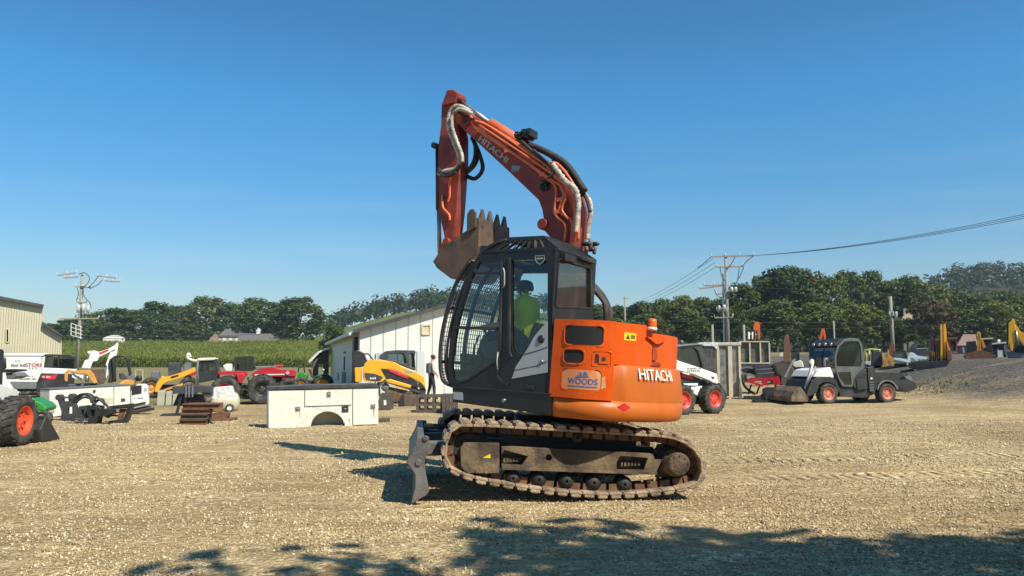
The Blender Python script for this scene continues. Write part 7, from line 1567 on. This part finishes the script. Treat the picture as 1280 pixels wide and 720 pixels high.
for a, t, w_ in ((128, 404, 50), (210, 402, 50), (240, 404, 46), (335, 402, 40)): tree_px(a, t, w_, 300, 1, 'lower tree standing among the dark row beyond the corn on the left', 'low trees beyond the corn')
tree_px(417, 404, 32, 150, 0, 'single round dark tree right behind the white shed roof', None)
# woods on the far hills
wd = MB(); r2 = random.Random(21)
def hill_wood(n, u0, u1, y0, y1, per=46):
    for _ in range(n):
        u = r2.uniform(u0, u1); y = y0 + (y1 - y0) * r2.random(); x = u * y; z = gh(x, y); h = r2.uniform(9, 15); s_ = r2.uniform(4.0, 6.5)
        leaf_quads(wd, (x, y, z + h * .62), s_, per, 2.0, r2, 1.15)
hill_wood(330, -.13, .26, 410, 560); hill_wood(150, -.34, -.10, 470, 590); hill_wood(330, .42, .78, 260, 520); hill_wood(120, .1, .45, 330, 520)
shade_leaves = MB()  # leaf mass added to stand in for the dark shade under the crowns
for _ in range(300):
    u = r2.uniform(.09, .74); y = r2.uniform(184, 200); leaf_quads(shade_leaves, (u * y, y, gh(u * y, y) + r2.uniform(.8, 9)), r2.uniform(1.6, 3.0), 40, .8, r2, 1.0)
tag(shade_leaves.build('backing', LEAF[0], None, 0, False), 'dark undergrowth of leaves added behind the trees on the right to fill their shade', 'backing', kind='stuff')
def far_leaf():
    m = leafmat('hill woods leaves', (.022, .042, .012), (.075, .105, .030)); return m
fl = far_leaf(); 
for n_ in fl.node_tree.nodes:
    if n_.type == 'TEX_NOISE': n_.inputs['Scale'].default_value = .06
tag(wd.build('hill_woods', fl, None, 0, False), 'far woods covering the hills as one green mass', 'woods', kind='stuff')
# trees behind the camera whose shade lies on the foreground
for k, (x0, y0, h, w_) in enumerate(((7.6, -1.9, 11.0, 8.6), (10.9, -2.15, 11.0, 8.6), (4.6, -2.5, 10.8, 7.0), (9.2, -2.3, 11.4, 8.4))):
    plant_tree(x0, y0, gh(x0, y0), h, w_, (0, 3, 1, 4)[k], 1, 'leafy tree standing behind the viewpoint that shades the foreground gravel', 'trees shading the foreground', rz=k * 2.1)
# ------------------------------------------------------------------ corn
cn = MB(); r2 = random.Random(8)
def stalk(x, y, h, nb, wdt):
    z = gh(x, y)
    for k in range(nb):
        a = r2.uniform(0, 6.28); zz0 = z + h * r2.uniform(.15, .85); L_ = h * r2.uniform(.28, .45); dx, dy = math.cos(a), math.sin(a); px_, py_ = -dy * wdt, dx * wdt
        m_ = (x + dx * L_ * .55, y + dy * L_ * .55, zz0 + L_ * .55); e_ = (x + dx * L_, y + dy * L_, zz0 + L_ * r2.uniform(.1, .5))
        cn.add([(x - px_ * .6, y - py_ * .6, zz0), (x + px_ * .6, y + py_ * .6, zz0), (m_[0] + px_, m_[1] + py_, m_[2]), (m_[0] - px_, m_[1] - py_, m_[2]), e_], [(0, 1, 2, 3), (3, 2, 4)])
    cn.add([(x - .05, y, z), (x + .05, y, z), (x + .03, y, z + h * 1.08), (x - .03, y, z + h * 1.08)], [(0, 1, 2, 3)])
for row in range(6):
    y = 145 + row * .8; x = -96.
    while x < -12: stalk(x, y + r2.uniform(-.15, .15), r2.uniform(1.9, 2.35), 6, .09); x += r2.uniform(.3, .5)
for k in range(11000):
    y = 150 + 104 * r2.random(); u = r2.uniform(-.66, -.12); stalk(u * y, y, r2.uniform(1.85, 2.35) * (1 + .1 * MN.noise(V((u * y * .05, y * .05, 0)))), 3, .14)
def cornmat():
    m = leafmat('corn leaves', (.065, .095, .015), (.19, .21, .042))
    for n_ in m.node_tree.nodes:
        if n_.type == 'TEX_NOISE': n_.inputs['Scale'].default_value = .08
    return m
tag(cn.build('corn_field', cornmat(), None, 0, False), 'field of standing green corn behind the yard on the left', 'corn', kind='stuff')
# ------------------------------------------------------------------ poles and wires
M['polewood'] = mat('grey pole wood', (.27, .24, .20), .85, var=.15, scale=3, streak=.3, dustcol=(.16, .14, .12))
M['wire2'] = mat('overhead wire', (.05, .05, .05), .6)
M['insul'] = mat('pale insulator', (.55, .55, .53), .4)
def pole(px, Y, topy, lab, arms=(), boxes=(), r=.16, group=None, pts=None, name='utility_pole'):
    o_ = GB(px, Y); F = FR(o_, -math.degrees(math.atan((px - 640) / FPX)) * .5)
    T = thing(name, lab, 'pole', F, group); h = D(px, topy, Y).z - o_.z
    mb = MB(); mb.cyl((0, 0, -.3), (0, 0, h), r * 1.25, r * .8, 12); mb.build('post', M['polewood'], T)
    for (a, b), (c, d) in arms:
        p, q = F.ty(a, b, -.14), F.ty(c, d, -.14); mb = MB(); mb.bar(p, q, .11, .13); ao = mb.build('crossarm', M['polewood'], T)
        n = max(2, int((q - p).length / 1.0))
        for k in range(n + 1):
            mb = MB(); e = p.lerp(q, k / n); mb.lathe([(.03, 0), (.07, .06), (.04, .12), (.07, .18), (.02, .26)], (e.x, e.y, e.z + .05), 8, 'z'); mb.build('insulator', M['insul'], ao)
    for a, b, c, d in boxes:
        p, q = F.t(a, b, -.3), F.t(c, d, -.3); mb = MB(); mb.lathe([(0, q[1]), (abs(q[0] - p[0]) / 2, q[1]), (abs(q[0] - p[0]) / 2, p[1]), (abs(q[0] - p[0]) / 3, p[1] + .08), (0, p[1] + .08)], ((p[0] + q[0]) / 2, -.4, 0), 14, 'z'); mb.build('transformer', M['insul'], T)
    return F, T
F, T = pole(910.5, 70, 318.5, 'tall double wooden utility pole with many crossarms and transformers, right of the excavator', [((889, 321), (942, 319.5)), ((896, 334), (928.5, 333)), ((874.5, 361), (905, 357)), ((880, 357), (905, 356.5)), ((895, 368), (912, 366)), ((896, 388.5), (908, 388)), ((893, 397), (916, 396.5))], [(912, 360, 916.5, 365), (917.5, 360, 921.5, 365), (897, 383, 900.5, 388), (903, 382, 907, 388)])
mb = MB(); xx = F.t(907.8, 420)[0] - .15; mb.cyl((xx, .2, -.3), (xx, .2, D(905, 342, 70).z - F.M.translation.z), .10, .08, 10); mb.build('second_post', M['insul'], T)
for pl_ in ([(889, 321), (880, 329), (872, 335)], [(930, 333), (925, 345), (921, 352), (918, 360)], [(942, 320), (934, 326), (928, 333)], [(924, 334), (922, 350), (918, 357)], [(900, 334), (902, 345), (906, 352), (905, 372)], [(919, 321), (914, 330), (908, 338)], [(893, 362), (897, 370), (905, 372)]):
    mb = MB(); mb.tube(crom(F.L3(pl_, -.3), 5), .035, 5); mb.build('jumper_wire', M['wire2'], T)
F, T = pole(97, 78, 342.5, 'wooden utility pole with long crossarms and a white frame sign beside the beige building', [((71.5, 344.5), (95, 341)), ((80, 347.5), (97, 346.5)), ((94, 358.5), (113, 359.5)), ((121.5, 345), (145, 347.5)), ((131, 351), (149.5, 352.5)), ((75, 398.5), (123.5, 398)), ((96, 378), (108, 378))], [(96.5, 382, 100, 391), (102.5, 381, 106.5, 391), (108.5, 383, 112, 391)])
sgn = MB(); 
for a, b in ((89, 404), (95, 406), (101, 408.5)): sgn.bar(F.ty(a, b, -.25), F.ty(a, b + 15, -.25), .10, .05)
for k in range(4): sgn.bar(F.ty(89, 404 + k * 5, -.25), F.ty(103, 409 + k * 4.6, -.25), .09, .05)
sgn.build('frame_sign', M['white'], T)
for pl_ in ([(98, 343), (106, 341), (112, 348), (107, 357), (100, 358)], [(110, 360), (118, 352), (123, 345)], [(112, 361), (122, 356), (128, 350)], [(104, 360), (105, 370), (112, 378), (114, 385)], [(97, 360), (98, 368), (96, 375)]):
    mb = MB(); mb.tube(crom(F.L3(pl_, -.3), 5), .04, 5); mb.build('jumper_wire', M['wire2'], T)
pole(1116.8, 62, 370.5, 'single grey utility pole right of the utility vehicle, before the trees', [((1112, 394), (1121, 394))], [(1118, 391, 1121.5, 398)], r=.14)
pole(782, 150, 370, 'far thin pole seen just right of the excavator hood', [((778.5, 373), (786, 373))], [], r=.17)
pole(1044, 52, 401, 'short thin post rising behind the utility vehicle roof', [], [], r=.06, group='short posts'); pole(891.5, 50, 406, 'short thin post left of the double pole, above the skid steer cab', [], [], r=.09, group='short posts'); pole(931, 50, 406, 'short thin post right of the double pole, above the glazed cabin', [], [], r=.09, group='short posts')
F = FR(GB(937.5, 50), -17); mb = MB(); mb.tube(F.L3([(935.8, 440), (936, 415), (941, 415), (941, 440)], 0), .06, 6); single(mb, 'frame_post', M['offwhite'], 'small pale square frame between the orange boom and the double pole', 'frame', F)
def wire(a, b, sag, lab, r=.022, group='overhead wires'):
    a, b = V(a), V(b); pts = [a.lerp(b, k / 24) - V((0, 0, sag * 4 * (k / 24) * (1 - k / 24))) for k in range(25)]
    mb = MB(); mb.tube(pts, r, 5); single(mb, 'power_line', M['wire2'], lab, 'wire', None, group)
lab3 = 'overhead wire running from the double pole to the upper right edge'
for k in range(3):
    A = D(940 - k * 5, 319.5 + k * .3, 70); B = D(1400, 241 + k * 3.6, 40); wire(A, B, .55, lab3, .017)
for k in range(3): wire(D(892 + k * 2, 323 + k * 5, 70), D(790 + k * 4, 379 + k * 1.5, 190), .6, 'overhead wire sloping down left from the double pole to the excavator', .02)
for a, b, Ya, Yb, l in (((909, 357), (1290, 372), 69, 60, 'upper one of the level wires crossing before the trees on the right'), ((800, 400), (1115, 402), 66, 62, 'middle one of the level wires crossing before the trees on the right'), ((800, 412), (1115, 408), 66, 62, 'lowest of the level wires crossing before the trees on the right')): wire(D(*a, Ya), D(*b, Yb), .15, l, .017)
wire(D(1117, 408, 62), D(1300, 400, 55), .1, 'wire from the single grey pole to the right edge', .025); wire(D(1117, 376, 62), D(1300, 333, 52), .2, 'thin wire rising from the single grey pole to the right edge', .02); wire(D(97, 419, 78), D(330, 417, 120), .3, 'wire running from the left pole over the corn field', .03)
# ------------------------------------------------------------------ light, sky, view
w = bpy.data.worlds.new('World'); SC.world = w; w.use_nodes = True
nt = w.node_tree; bg = nt.nodes['Background']; sky = nt.nodes.new('ShaderNodeTexSky'); sky.sky_type = 'NISHITA'; sky.sun_disc = False
SUN = V((.71 * math.cos(R(48)), -.704 * math.cos(R(48)), math.sin(R(48)))).normalized()
sky.sun_elevation = R(48); sky.sun_rotation = math.atan2(SUN.x, SUN.y)
sky.air_density = 1.0; sky.dust_density = .6; sky.ozone_density = 2.5; sky.altitude = 150
hs_ = nt.nodes.new('ShaderNodeMix'); hs_.data_type = 'RGBA'; hs_.blend_type = 'MULTIPLY'; hs_.inputs['Factor'].default_value = 1; 
tcw = nt.nodes.new('ShaderNodeTexCoord'); spw = nt.nodes.new('ShaderNodeSeparateXYZ'); nt.links.new(tcw.outputs['Generated'], spw.inputs[0])
rw_ = nt.nodes.new('ShaderNodeValToRGB'); nt.links.new(spw.outputs[2], rw_.inputs['Fac']); ew = rw_.color_ramp.elements
ew[0].position = .07; ew[0].color = (.76, .86, .86, 1); ew[1].position = .40; ew[1].color = (.36, .89, 1.13, 1); qw = ew.new(.225); qw.color = (.44, .93, 1.12, 1); qw = ew.new(.325); qw.color = (.36, 1.0, 1.24, 1)
nt.links.new(rw_.outputs['Color'], hs_.inputs[7])
nt.links.new(sky.outputs[0], hs_.inputs[6])
# thin streaks of high cloud
mpw = nt.nodes.new('ShaderNodeMapping'); mpw.inputs['Scale'].default_value = (2.2, 2.2, 26); mpw.inputs['Rotation'].default_value = (0, R(3), 0); nt.links.new(tcw.outputs['Generated'], mpw.inputs['Vector'])
nw = nt.nodes.new('ShaderNodeTexNoise'); nw.inputs['Scale'].default_value = 1.6; nw.inputs['Detail'].default_value = 7; nt.links.new(mpw.outputs[0], nw.inputs['Vector'])
r1 = nt.nodes.new('ShaderNodeValToRGB'); nt.links.new(nw.outputs['Fac'], r1.inputs['Fac']); r1.color_ramp.elements[0].position = .50; r1.color_ramp.elements[1].position = .80; r1.color_ramp.elements[1].color = (.11, .11, .11, 1)
r2w = nt.nodes.new('ShaderNodeValToRGB'); nt.links.new(spw.outputs[2], r2w.inputs['Fac']); r2w.color_ramp.elements[0].position = .04; r2w.color_ramp.elements[1].position = .12; q2 = r2w.color_ramp.elements.new(.30); q2.color = (0, 0, 0, 1)
cm = nt.nodes.new('ShaderNodeMath'); cm.operation = 'MULTIPLY'; nt.links.new(r1.outputs['Color'], cm.inputs[0]); nt.links.new(r2w.outputs['Color'], cm.inputs[1])
cx2 = nt.nodes.new('ShaderNodeMix'); cx2.data_type = 'RGBA'; nt.links.new(cm.outputs[0], cx2.inputs['Factor']); nt.links.new(hs_.outputs[2], cx2.inputs[6]); cx2.inputs[7].default_value = (6.4, 7.4, 7.9, 1)
nt.links.new(cx2.outputs[2], bg.inputs[0]); bg.inputs[1].default_value = .085
sd_ = bpy.data.lights.new('sun', 'SUN'); sd_.energy = 4.45; sd_.angle = R(.55); sd_.color = (1, .93, .79)
so = bpy.data.objects.new('sun', sd_); COL.objects.link(so); so.rotation_euler = (-SUN).to_track_quat('-Z', 'Y').to_euler(); so.location = (20, -20, 30)
vs_ = SC.view_settings; vs_.view_transform = 'Standard'; vs_.look = 'None'; vs_.exposure = .6; vs_.gamma = 1; vs_.use_curve_mapping = False
SC.cycles.max_bounces = 8; SC.cycles.transparent_max_bounces = 24; SC.cycles.use_denoising = True
SC.cycles.sample_clamp_indirect = 6
# ------------------------------------------------------------------ light summer haze over the valley
hz = MB(); hz.box(-950, 950, -150, 1050, -3, 75)
hm_ = bpy.data.materials.new('haze'); hm_.use_nodes = True; N_ = hm_.node_tree.nodes; N_.remove(N_['Principled BSDF']); pv = N_.new('ShaderNodeVolumePrincipled'); pv.inputs['Density'].default_value = .00022; pv.inputs['Color'].default_value = (.82, .90, 1, 1); pv.inputs['Anisotropy'].default_value = .2
hm_.node_tree.links.new(pv.outputs[0], N_['Material Output'].inputs['Volume'])
tag(hz.build('haze', hm_), 'thin blue summer haze in the air over the whole scene', 'haze', kind='stuff')
